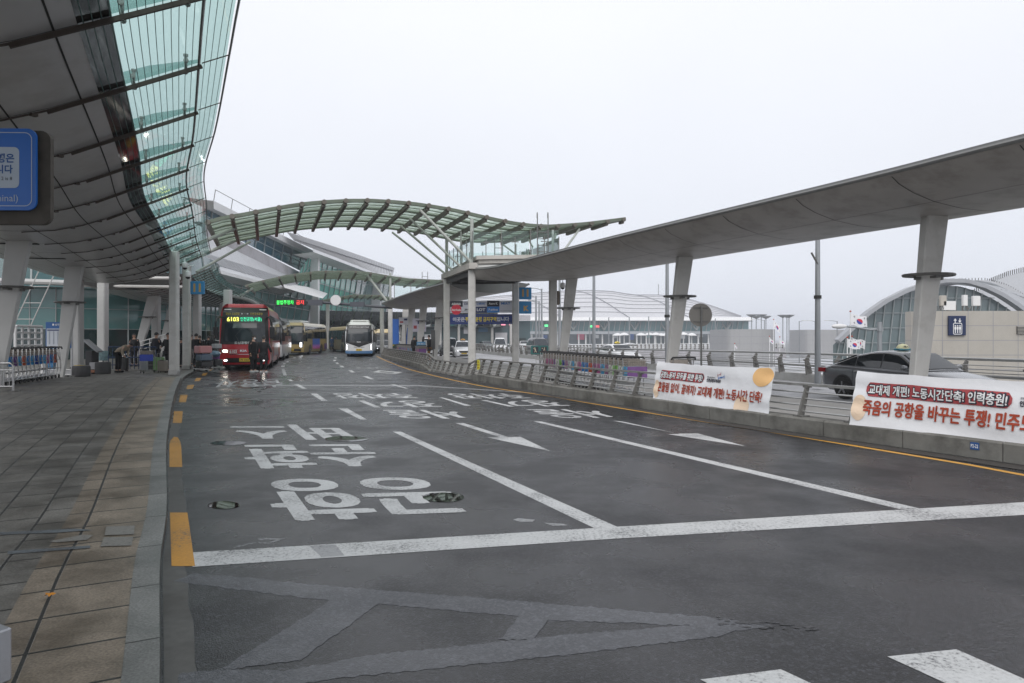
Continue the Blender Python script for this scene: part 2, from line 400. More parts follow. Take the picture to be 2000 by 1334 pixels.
def paving_mat(name, cols, bw, bh, off=.5, mortar=.012, wet=1.):
    m = bpy.data.materials.new(name); m.use_nodes = True; nt = m.node_tree; N = nt.nodes; L = nt.links; b = N['Principled BSDF']
    uv = N.new('ShaderNodeUVMap'); br = N.new('ShaderNodeTexBrick')
    br.inputs['Scale'].default_value = 1; br.inputs['Brick Width'].default_value = bw; br.inputs['Row Height'].default_value = bh
    br.inputs['Mortar Size'].default_value = mortar; br.inputs['Mortar Smooth'].default_value = .3; br.offset = off; br.offset_frequency = 1 if off == 0 else 2
    br.inputs['Color1'].default_value = (*cols[0], 1); br.inputs['Color2'].default_value = (*cols[1], 1); br.inputs['Mortar'].default_value = (.03, .03, .028, 1)
    L.new(uv.outputs[0], br.inputs['Vector'])
    tc = N.new('ShaderNodeTexCoord')
    n = N.new('ShaderNodeTexNoise'); n.inputs['Scale'].default_value = 1.5; n.inputs['Detail'].default_value = 8; n.inputs['Roughness'].default_value = .7
    L.new(tc.outputs['Object'], n.inputs['Vector'])
    fi = N.new('ShaderNodeTexNoise'); fi.inputs['Scale'].default_value = 70; fi.inputs['Detail'].default_value = 3
    L.new(tc.outputs['Object'], fi.inputs['Vector'])
    r = N.new('ShaderNodeValToRGB'); L.new(n.outputs['Fac'], r.inputs['Fac'])
    r.color_ramp.elements[0].position = .38; r.color_ramp.elements[0].color = (.52, .50, .47, 1)
    r.color_ramp.elements[1].position = .66; r.color_ramp.elements[1].color = (1.12, 1.10, 1.07, 1)
    m1 = N.new('ShaderNodeMix'); m1.data_type = 'RGBA'; m1.blend_type = 'MULTIPLY'; m1.inputs['Factor'].default_value = wet
    L.new(br.outputs['Color'], m1.inputs['A']); L.new(r.outputs['Color'], m1.inputs['B'])
    mr = N.new('ShaderNodeMapRange'); mr.inputs['From Min'].default_value = .3; mr.inputs['From Max'].default_value = .7; mr.inputs['To Min'].default_value = .72; mr.inputs['To Max'].default_value = 1.28
    L.new(fi.outputs['Fac'], mr.inputs['Value'])
    v = N.new('ShaderNodeVectorMath'); v.operation = 'SCALE'; L.new(m1.outputs['Result'], v.inputs[0]); L.new(mr.outputs['Result'], v.inputs['Scale'])
    L.new(v.outputs[0], b.inputs['Base Color'])
    mr2 = N.new('ShaderNodeMapRange'); mr2.inputs['From Min'].default_value = .4; mr2.inputs['From Max'].default_value = .6; mr2.inputs['To Min'].default_value = .34; mr2.inputs['To Max'].default_value = .62
    L.new(n.outputs['Fac'], mr2.inputs['Value']); L.new(mr2.outputs['Result'], b.inputs['Roughness'])
    bp = N.new('ShaderNodeBump'); bp.inputs['Strength'].default_value = .5; bp.inputs['Distance'].default_value = .006
    iv = N.new('ShaderNodeMath'); iv.operation = 'MULTIPLY_ADD'; iv.inputs[1].default_value = -1; L.new(br.outputs['Fac'], iv.inputs[0]); 
    mf = N.new('ShaderNodeMath'); mf.operation = 'MULTIPLY'; mf.inputs[1].default_value = .35; L.new(fi.outputs['Fac'], mf.inputs[0]); L.new(mf.outputs[0], iv.inputs[2])
    L.new(iv.outputs[0], bp.inputs['Height']); L.new(bp.outputs['Normal'], b.inputs['Normal'])
    MATS[name] = m; return m
M_PAVE_BROWN = paving_mat('brown_granite_slabs', ((.215, .180, .142), (.28, .238, .190)), .50, .62, 0)
M_PAVE_GREY = paving_mat('grey_paving_blocks', ((.140, .136, .127), (.195, .188, .174)), .50, .335, .5)
M_PAVE_KERB = paving_mat('granite_kerb_stones', ((.165, .17, .167), (.22, .225, .22)), .9, 2.0, 0, .008, .7)

# ------------------------------------------------------------------ ground and roads
KERB = Path([(.35, -1.2), (-.42, .7), (-1.0, 1.9), (-1.68, 3.27), (-2.57, 5.0), (-3.28, 6.5), (-5.3, 10.5), (-8.4, 17), (-11.3, 23.3), (-13.4, 28), (-16.4, 36), (-20, 45.5), (-23, 56), (-26, 68), (-30.5, 84), (-37.5, 112), (-50, 150)])
PL = Path([(10.2, 1.5), (8.2, 6.0), (6.68, 8.9), (4.67, 12.6), (3.1, 16.0), (.95, 20.6), (-2.15, 28.7), (-4.53, 35.5), (-7.7, 46.8), (-11.45, 60), (-12.9, 68)])   # near foot of the plinth
RAIL = Path([(21, 4), (17.2, 13), (14.3, 20), (12.0, 31), (10.6, 36), (7.6, 45), (2.5, 62), (-4, 88), (-13, 125)])   # parapet on the far side of the outer road
def zroad(Y):
    t = max(0, min(1, (Y-24)/26)); return -.18-.08*t*t*(3-2*t)

g = MB().grid([[(x, y, -7.0) for x in (-3000, -60, 60, 3000)] for y in (-400, 0, 100, 400, 5000)])
tag(g.build('ground', mat('far_ground', (.20, .20, .19), .9, var=.3, scale=.02, stain=.5, sscale=.004)), kind='structure')

mb = MB(); rows = []
for Y in [-2, 0, 1, 2, 3, 4, 5, 6, 7, 8, 9, 10, 12, 14, 16, 18, 20, 22, 24, 26, 28, 30, 33, 36, 40, 45, 50, 55, 60, 68, 76, 84, 95, 112, 150]:
    xl = -60 if Y > 40 else -45
    d = min(range(len(PL.p)), key=lambda i: abs(PL.p[i].y-Y)); xr = PL.p[d].x + .1 if Y <= 68 else interp([(68, -12.8), (84, -9), (112, -5), (150, -5)], Y)
    if Y < 1.5: xr = 11.5
    rows.append([(xl+(xr-xl)*k/12, Y, 0) for k in range(13)])
mb.grid(rows)
tag(mb.build('road', M_ASPH), kind='structure')
# deck edge of the viaduct and slab under it
mb = MB(); rows = []
n = 60
for i in range(n+1):
    p, T = RAIL.at(RAIL.L*i/n); z = zroad(p.y)
    o = p + Vector((T.y, -T.x, 0))*.45
    rows.append([(o.x-.55, o.y, z-.01), (o.x-.55, o.y, z+.34), (o.x, o.y, z+.34), (o.x, o.y, z-1.4), (o.x-3, o.y, z-1.9)])
mb.grid(rows)
tag(mb.build('deck_edge', mat('deck_concrete', (.36, .36, .35), .8, var=.2, stain=.5)), kind='structure')
# outer road, between the island and the parapet
ISL = Path([(13.2, 2.0), (11.3, 6.9), (10.6, 9.5), (9.1, 13.3), (7.3, 17.6), (5.0, 23), (3.6, 28), (2.3, 34), (-.2, 42), (-4.2, 54), (-8.6, 68), (-13, 84)])   # outer kerb of the island
mb = MB(); rows = []
for i in range(61):
    t = i/60; Y = 1.5+t*123
    def xat(Pth, Y):
        best = min(range(len(Pth.p)), key=lambda k: abs(Pth.p[k].y-Y)); return Pth.p[best].x
    xi = xat(ISL, Y)-.3 if Y <= 84 else interp([(84, -13.3), (125, -24)], Y)
    xo = xat(RAIL, Y)+.3
    rows.append([(xi+(xo-xi)*k/6, Y, zroad(Y)-.004) for k in range(7)])
mb.grid(rows); tag(mb.build('outer_road', M_ASPH2), kind='structure')
# island
mb = MB(); rows = []
for i in range(50):
    Y = 1.5 + i*(82-1.5)/49
    def xat(Pth, Y):
        best = min(range(len(Pth.p)), key=lambda k: abs(Pth.p[k].y-Y)); return Pth.p[best].x
    xl = xat(PL, Y)+.12 if Y < 68 else -12.75 - (Y-68)*.25; xr = xat(ISL, Y)
    zi = .10
    rows.append([(xl, Y, 0.0), (xl, Y, zi)] + [(xl+(xr-xl)*k/6, Y, zi) for k in range(1, 7)] + [(xr+.01, Y, zroad(Y)-.02)])
mb.grid(rows); 
tag(mb.build('island_pavement', mat('island_paving', (.26, .25, .235), .6, var=.2, scale=4, bump=.15, stain=.4)), kind='structure')
ZI = lambda Y: .10

# near pavement: ribbon laid along the kerb, ramping up from the crossing
def zk(Y): return interp([(4.5, .03), (10, .15), (16, .28), (19, .30), (60, .30)], Y)
sEnd = min(range(len(KERB.p)), key=lambda i: abs(KERB.p[i].y-23.9)); sEnd = KERB.s[sEnd]
def cross(Y): 
    k = interp([(0, .21), (12, .18), (23.9, 0)], Y); return Vector((-1, -k, 0)).normalized()
def ribbon(name, m, t0, t1, nt_, s0, s1, zf, crossf, dz=0, face=False, step=.5, kind='structure'):
    mb = MB(); rows = []; uvs = []; n = max(2, int((s1-s0)/step))
    for i in range(n+1):
        s_ = s0+(s1-s0)*i/n; p, T = KERB.at(s_); c = crossf(p.y); sn = abs(T.x*c.y-T.y*c.x)
        z = zf(p.y)+dz; row = []; ur = []
        if face: row.append((p.x, p.y, 0)); ur.append((s_, t0))
        for k in range(nt_+1):
            t = t0+(t1-t0)*k/nt_; q = p + c*(t/sn); row.append((q.x, q.y, z)); ur.append((s_ + T.dot(c)*t/sn, t))
        rows.append(row); uvs.append(ur)
    mb.grid(rows, uvs=uvs); return mb, rows
mb, r1 = ribbon('kerb', M_PAVE_KERB, 0, .17, 1, 0, sEnd, zk, cross, face=True)
tag(mb.build('kerb', M_PAVE_KERB), kind='structure')
mb, r2 = ribbon('pavement', M_PAVE_BROWN, .17, .79, 2, 0, sEnd, zk, cross, dz=-.003)
mb2, r3 = ribbon('pavement', M_PAVE_GREY, .79, 26, 20, 0, sEnd, zk, cross, dz=-.003)
# riser where the raised pavement ends
e1 = r1[-1]; e3 = r3[-1]
o_ = len(mb2.v); mb2.grid([[e1[1], e3[-1]], [(e1[1][0], e1[1][1]+.003, 0), (e3[-1][0], e3[-1][1]+.003, 0)]], uvs=[[(0, 0), (25, 0)], [(0, .1), (25, .1)]])
tag(mb.build('pavement', M_PAVE_BROWN), kind='structure'); tag(mb2.build('pavement', M_PAVE_GREY), kind='structure')
ZP = .12
mb, r4 = ribbon('kerb', M_PAVE_KERB, 0, .2, 1, sEnd+.01, KERB.L-.1, lambda Y: ZP, lambda Y: Vector((-1, 0, 0)), face=True, step=1)
tag(mb.build('kerb', M_PAVE_KERB), kind='structure')
mb, r5 = ribbon('pavement', M_PAVE_GREY, .2, 34, 10, sEnd+.01, KERB.L-.1, lambda Y: ZP, lambda Y: Vector((-1, 0, 0)), dz=-.003, step=1)
tag(mb.build('pavement', M_PAVE_GREY), kind='structure')
# gutter strip of darker concrete against the kerb
mb = MB(); rows = []
for i in range(60):
    p, T = KERB.at(i*.28+.3); nrm = Vector((T.y, -T.x, 0)); a = p + nrm*.012; b_ = p + nrm*(.16+.01*math.sin(i*2.1)); rows.append([(a.x, a.y, .0006), (b_.x, b_.y, .0006)])
mb.grid(rows); tag(mb.build('gutter', mat('gutter_concrete', (.085, .083, .078), .6, var=.35, scale=14, stain=.6, sscale=2)), kind='structure')

# ------------------------------------------------------------------ painted markings (each traced onto the road itself)
def ground_poly(name, polys, m, z, px=True):
    mb = MB()
    for pl in polys:
        pts = [G(x, y, z) if px else Vector((x, y, z)) for x, y in pl]
        a = sum(pts[i].x*pts[(i+1) % len(pts)].y - pts[(i+1) % len(pts)].x*pts[i].y for i in range(len(pts)))
        if a < 0: pts.reverse()
        mb.add(pts, [tuple(range(len(pts)))])
    o = mb.build(name, m); bm = bmesh.new(); bm.from_mesh(o.data); bmesh.ops.triangulate(bm, faces=bm.faces); bm.to_mesh(o.data); bm.free()
    return tag(o, kind='structure')
def ragged(pl, a=1.6, step=9):
    out = []
    for (x0, y0), (x1, y1) in zip(pl, pl[1:]+pl[:1]):
        n = max(1, int(math.hypot(x1-x0, y1-y0)/step))
        for k in range(n): t = k/n; out.append((x0+(x1-x0)*t+random.uniform(-a, a)*1.6, y0+(y1-y0)*t+random.uniform(-a, a)))
    return out
def z3(l, ox, oy, sc): return [(ox+x/sc, oy+y/sc) for x, y in l]
# removed hatching ghost in front
ground_poly('removed_marking', [ragged([(338, 1136), (380, 1120), (480, 1128), (580, 1138), (740, 1152), (1100, 1181), (1400, 1206), (1520, 1222), (1440, 1232), (1380, 1222), (1100, 1212), (740, 1179), (580, 1166)])], M_SEAL, 0.0011)
ground_poly('removed_marking', [ragged([(652, 1169), (742, 1178), (584, 1290), (428, 1309)])], M_SEAL, 0.0017)
ground_poly('removed_marking', [ragged([(348, 1316), (428, 1307), (556, 1310), (740, 1277), (860, 1266), (1100, 1240), (1380, 1219), (1440, 1231), (1400, 1243), (1100, 1280), (860, 1304), (660, 1325), (540, 1342), (350, 1345)])], M_SEAL, 0.0013)
ground_poly('removed_marking', [ragged([(1016, 1200), (1072, 1208), (1040, 1248), (976, 1250)])], M_SEAL, 0.0018)
random.seed(12); tp = []
for k in range(46):
    x = 1395+random.random()*195; y = 1213+(x-1395)*.075+random.uniform(-1, 1)*(10-(x-1395)*.035); l_ = random.uniform(6, 26); t_ = random.uniform(.8, 2.2)
    tp.append([(x, y), (x+l_*.5, y-t_), (x+l_, y+random.uniform(-1, 2)), (x+l_*.5, y+t_)])
ground_poly('tar_crack', tp[:1], M_DARK_SEAL, .0024)
mb = MB()
for i, pl in enumerate(tp): q = [G(x, y, .0025+.00002*i) for x, y in pl]; mb.add(q[::-1], [(0, 1, 2, 3)])
tag(mb.build('tar_crack', M_DARK_SEAL), kind='structure')
# stop line
ground_poly('stop_line', [[(372, 1079), (1200, 1029), (2060, 977), (2060, 1002), (1200, 1052), (376, 1107)]], M_WHITE, 0.0017)
ground_poly('stop_line_patch', [[(604, 1066), (655, 1063), (673, 1085), (628, 1088)]], M_WHITE_WORN, 0.0022)
# zebra crossing stripes, out to the right
ground_poly('crossing_stripe', [[(1368, 1327), (1525, 1307), (1650, 1365), (1500, 1400)], [(1733, 1282), (1868, 1268), (2060, 1352), (1930, 1372)]], M_WHITE, 0.0017)
# lane lines
ground_poly('lane_line', [[(767, 843), (783, 843), (1206, 1029), (1160, 1031)]], M_WHITE, 0.0011)
ground_poly('lane_line', [[(1042, 823), (1057, 823), (1796, 993), (1756, 994)]], M_WHITE, 0.0011)
D = [z3([(1065, 180), (1120, 180), (1240, 248), (1200, 248)], 320, 740, 3.125), z3([(895, 90), (935, 90), (1000, 135), (965, 135)], 320, 740, 3.125)]
zz = [[(210, 378), (270, 378), (370, 432), (320, 432)], [(130, 320), (175, 320), (210, 340), (170, 340)], [(60, 150), (105, 150), (95, 168), (55, 168)],
      [(80, 120), (115, 120), (105, 135), (75, 135)], [(125, 95), (150, 95), (145, 107), (120, 107)], [(0, 345), (30, 345), (42, 365), (0, 365)],
      [(1385, 380), (1435, 380), (1615, 430), (1575, 430)], [(1050, 280), (1105, 280), (1195, 318), (1150, 318)], [(875, 207), (920, 207), (960, 235), (920, 235)],
      [(765, 150), (810, 150), (830, 173), (790, 173)], [(715, 113), (750, 113), (762, 130), (735, 130)], [(695, 80), (725, 80), (722, 95), (697, 95)], [(705, 50), (735, 50), (732, 62), (710, 62)],
      [(205, 50), (235, 50), (232, 58), (205, 58)], [(305, 22), (325, 22), (322, 32), (305, 32)]]
D += [z3(q, 540, 690, 6.25) for q in zz]
D.append([(857, 776), (864, 776), (921, 792.4), (908, 792.4)])
ground_poly('lane_dash', D, M_WHITE, 0.0011)
ground_poly('lane_dash', [z3([(60, 190), (95, 188), (115, 240), (132, 270), (85, 270)], 540, 690, 6.25)], M_WHITE_WORN, 0.0017)
# arrows
ground_poly('lane_arrow', [z3([(30, 87), (85, 87), (375, 178), (455, 177), (650, 270), (240, 181), (315, 178)], 880, 800, 3.333)], M_WHITE, 0.0011)
ground_poly('lane_arrow', [z3([(1055, 72), (1110, 75), (1480, 156), (1610, 155), (1930, 240), (1415, 160), (1490, 158)], 880, 800, 3.333)], M_WHITE, 0.0011)
# kerb dashes and edge line in yellow
YD = [[(332, 1001), (366, 1001), (381, 1105.5), (335, 1105.5)], [(331, 868), (333, 860), (340, 853), (347, 854), (352, 862), (354, 872), (356, 912), (331, 912)],
      [(340, 803), (357, 803), (355, 826), (337.5, 826)], [(352, 771), (366.5, 771), (363, 785.5), (349.5, 785.5)], [(366, 752.8), (380, 751), (376, 759), (364, 760)],
      [(384, 738), (394, 738), (389.5, 744.3), (379.5, 744.3)], [(397, 728.3), (406, 728), (401.5, 733.3), (393.5, 733.3)], [(411, 720.3), (416.5, 720.3), (412, 724), (408, 724)]]
ground_poly('kerb_dash', YD, M_YELLOW, 0.0022)
yl = [(2120, 949), (2000, 928), (1900, 909), (1700, 876), (1500, 843), (1300, 811.5), (1150, 787), (1060, 771.5), (950, 755.5), (870, 739), (800, 721.5), (765, 709), (745, 700.5), (735, 695)]
YL = Path([tuple(G(*q))[:2] for q in yl], .6)
mb = MB(); rows = []
for i in range(90):
    p, T = YL.at(YL.L*i/89); nrm = Vector((-T.y, T.x, 0)); a = p+nrm*.055; b_ = p-nrm*.055; rows.append([(b_.x, b_.y, .0012), (a.x, a.y, .0012)])
mb.grid(rows); tag(mb.build('edge_line', M_YLINE), kind='structure')
# lettering on the road, read by drivers coming towards us
mbt = MB()
def road_text(s, TL, TR, BR, BL, bold):
    bold = min(bold, .032)
    TL, TR, BR, BL = [G(*q, 0) for q in (TL, TR, BR, BL)]
    for i, (du, dv) in enumerate(((0, 0), (bold*.8, 0), (-bold*.8, 0), (bold*1.6, 0), (-bold*1.6, 0), (0, bold*.3), (0, -bold*.3))):
        z = Vector((0, 0, .0012+.0002*i)); n = len(s)
        text_map(mbt, s, lambda u, v: (BL.lerp(BR, .02+(u*.96)+du/n)).lerp(TL.lerp(TR, .02+(u*.96)+du/n), .02+v*.96+dv)+z, 0, 0.0, 4)
road_text('공항', (938, 1006), (552, 1021), (500, 936), (838, 931), .032)
road_text('순환', (762, 912), (492, 917), (464, 869), (712, 867), .032)
road_text('버스', (704, 860), (466, 860), (447, 829), (648, 829), .03)
road_text('서울', (936, 818), (782, 818), (740, 800.5), (880, 800.5), .028)
road_text('장기', (870, 795.5), (732, 796), (699, 782.5), (833, 782.5), .026)
road_text('주차장', (826, 778.2), (662, 778.5), (638, 767.8), (792, 767.8), .024)
road_text('서울', (1224, 816), (1086, 817), (1020, 799.5), (1152, 799), .028)
road_text('장기', (1121, 793.5), (996, 794.5), (938, 781.5), (1068, 781), .026)
road_text('주차장', (1049, 778.5), (898, 779), (861, 768.7), (1000, 768.5), .024)
o = mbt.build('road_lettering', M_WHITE); tag(o, kind='structure')
mbt = MB()
road_text('승용차', (562, 756.5), (410, 757), (430, 741), (548, 741), .012)
tag(mbt.build('road_lettering', M_WHITE_WORN), kind='structure')
def ring_px(o_, i_): return [[o_[k], o_[(k+1) % 4], i_[(k+1) % 4], i_[k]] for k in range(4)]
ground_poly('crossing_ahead_diamond', ring_px(z3([(1175, 232), (1245, 208), (1540, 232), (1455, 252)], 540, 690, 6.25), z3([(1245, 230), (1275, 218), (1440, 234), (1410, 243)], 540, 690, 6.25)), M_WHITE, 0.0011)
ground_poly('crossing_ahead_diamond', ring_px(z3([(325, 228), (460, 206), (615, 228), (540, 252)], 540, 690, 6.25), z3([(390, 229), (465, 213), (560, 229), (520, 243)], 540, 690, 6.25)), M_DARK_SEAL, 0.0011)
ground_poly('crossing_ahead_tick', [z3(q, 540, 690, 6.25) for q in ([(975, 170), (1020, 170), (1035, 188), (990, 186)], [(1105, 170), (1140, 170), (1162, 187), (1120, 187)], [(1010, 183), (1120, 184), (1120, 187), (1010, 187)], [(1195, 168), (1230, 170), (1262, 186), (1222, 186)], [(1255, 184), (1380, 189), (1375, 191), (1260, 188)], [(375, 170), (410, 172), (405, 185), (372, 176)])], M_WHITE_WORN, 0.0013)
ground_poly('tar_patch', [z3([(560, 275), (640, 278), (820, 292), (790, 300), (600, 298)], 540, 690, 6.25)], M_DARK_SEAL, 0.0013)
ground_poly('survey_mark', [[(455, 1068), (500, 1058), (501, 1060), (457, 1070.5)], [(503, 1052), (520, 1050.5), (545, 1052), (562, 1050.5), (548, 1055), (525, 1062), (506, 1061), (503, 1057), (510, 1059), (522, 1059.5), (538, 1055), (520, 1053.5), (507, 1055)],
      [(1002, 1015), (1012, 1012), (1045, 1015), (1040, 1019), (1015, 1019)], [(1062, 1021), (1100, 1023), (1110, 1026), (1080, 1027)]], M_WHITE_WORN, 0.0011)
# expansion joint across the carriageway
ground_poly('expansion_joint', [[(470, 751.5), (820, 752.5), (1060, 768), (1060, 769), (820, 754), (470, 753)]], M_WHITE_WORN, 0.0008)
# manhole rings and puddles standing over them
M_PUD = mat('still_water', (.008, .009, .009), .02, var=.1, spec=.6)
def blob(cx, cy, rx, ry, ph=0, n=40, wob=.06):
    return [(cx+rx*math.cos(a)*(1+wob*math.sin(3*a+ph)+.5*wob*math.sin(7*a+2*ph)), cy+ry*math.sin(a)*(1+wob*math.cos(4*a+ph)+.4*wob*math.sin(11*a))) for a in [2*math.pi*k/n for k in range(n)]]
for (x, y, rx, ry, ph, lab) in [(437, 986, 28, 6.8, 0, 'small round puddle over a manhole, nearest to the yellow kerb dashes'), (676, 857, 38, 4.6, 1, 'dark puddle lying against the painted bus lettering'),
                                 (446, 865, 31, 3.6, 2, 'shallow puddle beside the blob-ended yellow kerb dash'), (866, 971, 36, 8.5, 3, 'puddle mirroring the sky beside the large painted letters')]:
    o = ground_poly('puddle', [blob(x, y, rx*1.12, ry*1.12, ph, 40, .03)], M_PUD, .0042); del o['kind']; tag(o, lab, 'puddle')
# wet film in the bus bay
M_WET = mat('wet_asphalt_film', (.026, .026, .029), .20, var=.3, scale=2.2, rvar=.13, bump=.12, bscale=60)
o = ground_poly('puddle', [blob(495, 741, 78, 19, 1, 90, .3)], M_WET, .0004); del o['kind']; tag(o, 'broad shallow sheet of water in front of the red bus', 'puddle')
o = ground_poly('puddle', [blob(500, 787, 70, 9, 2, 90, .35)], M_WET, .0003); del o['kind']; tag(o, 'thin film of water between the bus lettering and the red bus', 'puddle')
# scuffed paint on the pavement and a fallen leaf
zs = lambda Y: zk(Y)+.002
def pave_poly(name, pl, m):
    pts = []
    for x, y in pl:
        z = .05
        for _ in range(4): q = G(x, y, z); z = zs(q.y)
        pts.append(Vector((q.x, q.y, z+.003)))
    pts.reverse() if sum(pts[i].x*pts[(i+1) % len(pts)].y - pts[(i+1) % len(pts)].x*pts[i].y for i in range(len(pts))) < 0 else None
    o = MB().add(pts, [tuple(range(len(pts)))]).build(name, m); return tag(o, kind='structure')
M_SCUFF = paint_mat('scuffed_paint', (.24, .23, .21), .60); M_SCUFF2 = paint_mat('chalky_paint', (.15, .17, .185), .62)
pave_poly('paint_patch', [(208, 1029), (263, 1027), (262, 1044), (204, 1046)], M_SCUFF); pave_poly('paint_patch', [(203, 1050), (260, 1049), (257, 1066), (196, 1068)], M_SCUFF)
pave_poly('paint_streak', [(0, 1040), (150, 1033), (182, 1036), (110, 1041), (0, 1045)], M_SCUFF2); pave_poly('paint_streak', [(15, 1077), (176, 1066), (176, 1071), (15, 1083)], M_SCUFF2)
pave_poly('paint_streak', [(96, 1058), (160, 1045), (182, 1046), (170, 1055), (110, 1060)], M_SCUFF)
M_LEAF = mat('dry_leaf', (.55, .22, .02), .7)
mb = MB(); c0 = G(97, 1163, .05); pts = []
for k in range(11):
    a = 2*math.pi*k/11; r_ = .035*(1 if k % 2 else .6); pts.append((c0.x+r_*math.cos(a), c0.y+r_*math.sin(a)*.9, .052+.006*(k % 3)))
mb.add(pts+[(c0.x, c0.y, .066)], [(k, (k+1) % 11, 11) for k in range(11)])
tag(mb.build('fallen_leaf', M_LEAF), 'yellow dry leaf lying on the brown paving', 'leaf')
# ------------------------------------------------------------------ canopies
M_SOFFIT = mat('soffit_panel', (.52, .52, .525), .32, .3, var=.10, scale=1.3, stain=.35, sscale=1.3)
M_SOFFIT_R = mat('soffit_panel_pale', (.36, .34, .32), .45, .2, var=.10, scale=1.5, stain=.6, sscale=1.6, scol=(.22, .20, .18))
M_JOINT = mat('panel_joint', (.025, .024, .023), .8)
M_RUSTBAR = mat('weathered_bar', (.055, .042, .035), .6, .3, var=.35, scale=8)
M_DKGLASS = glassmat('dark_canopy_glass', (.16, .17, .18), .14, .05, .35, (.03, .03, .035))
M_CGLASS = glassmat('teal_canopy_glass', (.64, .84, .80), .02, .03, .12, (.42, .66, .60))
M_FRIT = mat('frit_line', (.09, .16, .15), .5)
M_FIN = glassmat('glass_fin', (.38, .58, .55), .05, .04, .45, (.16, .28, .27))
M_STEEL = mat('brushed_steel', (.42, .42, .41), .38, .8, var=.15, scale=9)
M_DSTEEL = mat('weathered_steel', (.16, .16, .155), .5, .5, var=.25, scale=12, stain=.4, sscale=3)
M_COL = mat('painted_column', (.50, .49, .47), .5, var=.06, scale=2, stain=.45, sscale=2.3, scol=(.33, .315, .29))
M_COL_L = mat('painted_column_grey', (.42, .42, .41), .5, var=.07, scale=2, stain=.3, sscale=1.1, scol=(.34, .34, .33))
M_ROOFTOP = mat('roof_membrane', (.45, .45, .44), .7, stain=.4)
M_EDGE = mat('canopy_edge_trim', (.20, .20, .195), .45, .5, var=.15)

EDGE_L = Path([(1.9, -2.6), (1.2, -1), (.2, 1.0), (-.8, 3.2), (-2.25, 6.3), (-3.5, 8.8), (-4.38, 10.6), (-6.1, 14.1), (-8.1, 18), (-10.0, 22.4), (-12.7, 28.5), (-15.4, 35)])
PROF = [(0, 6.0), (.43, 5.78), (1.05, 5.47), (1.42, 5.28), (1.73, 5.13), (1.95, 5.02), (2.35, 4.82), (2.9, 4.60), (3.5, 4.44), (4.2, 4.35), (4.9, 4.33), (5.6, 4.37), (6.3, 4.47), (7.0, 4.64), (7.6, 4.86)]
def prof(s): return interp(PROF, s)
def eat(E, d, s, dz=0, pf=prof):
    p, T = E.at(d); return Vector((p.x - T.y*s, p.y + T.x*s, pf(s) + dz))   # s inward = to the left of travel
def zstrip(E, s0, s1, d0, d1, dz=0, ns=6, step=.6, pf=prof):
    n = max(2, int((d1-d0)/step)); return [[eat(E, d0+(d1-d0)*i/n, s0+(s1-s0)*k/ns, dz, pf) for k in range(ns+1)] for i in range(n+1)]
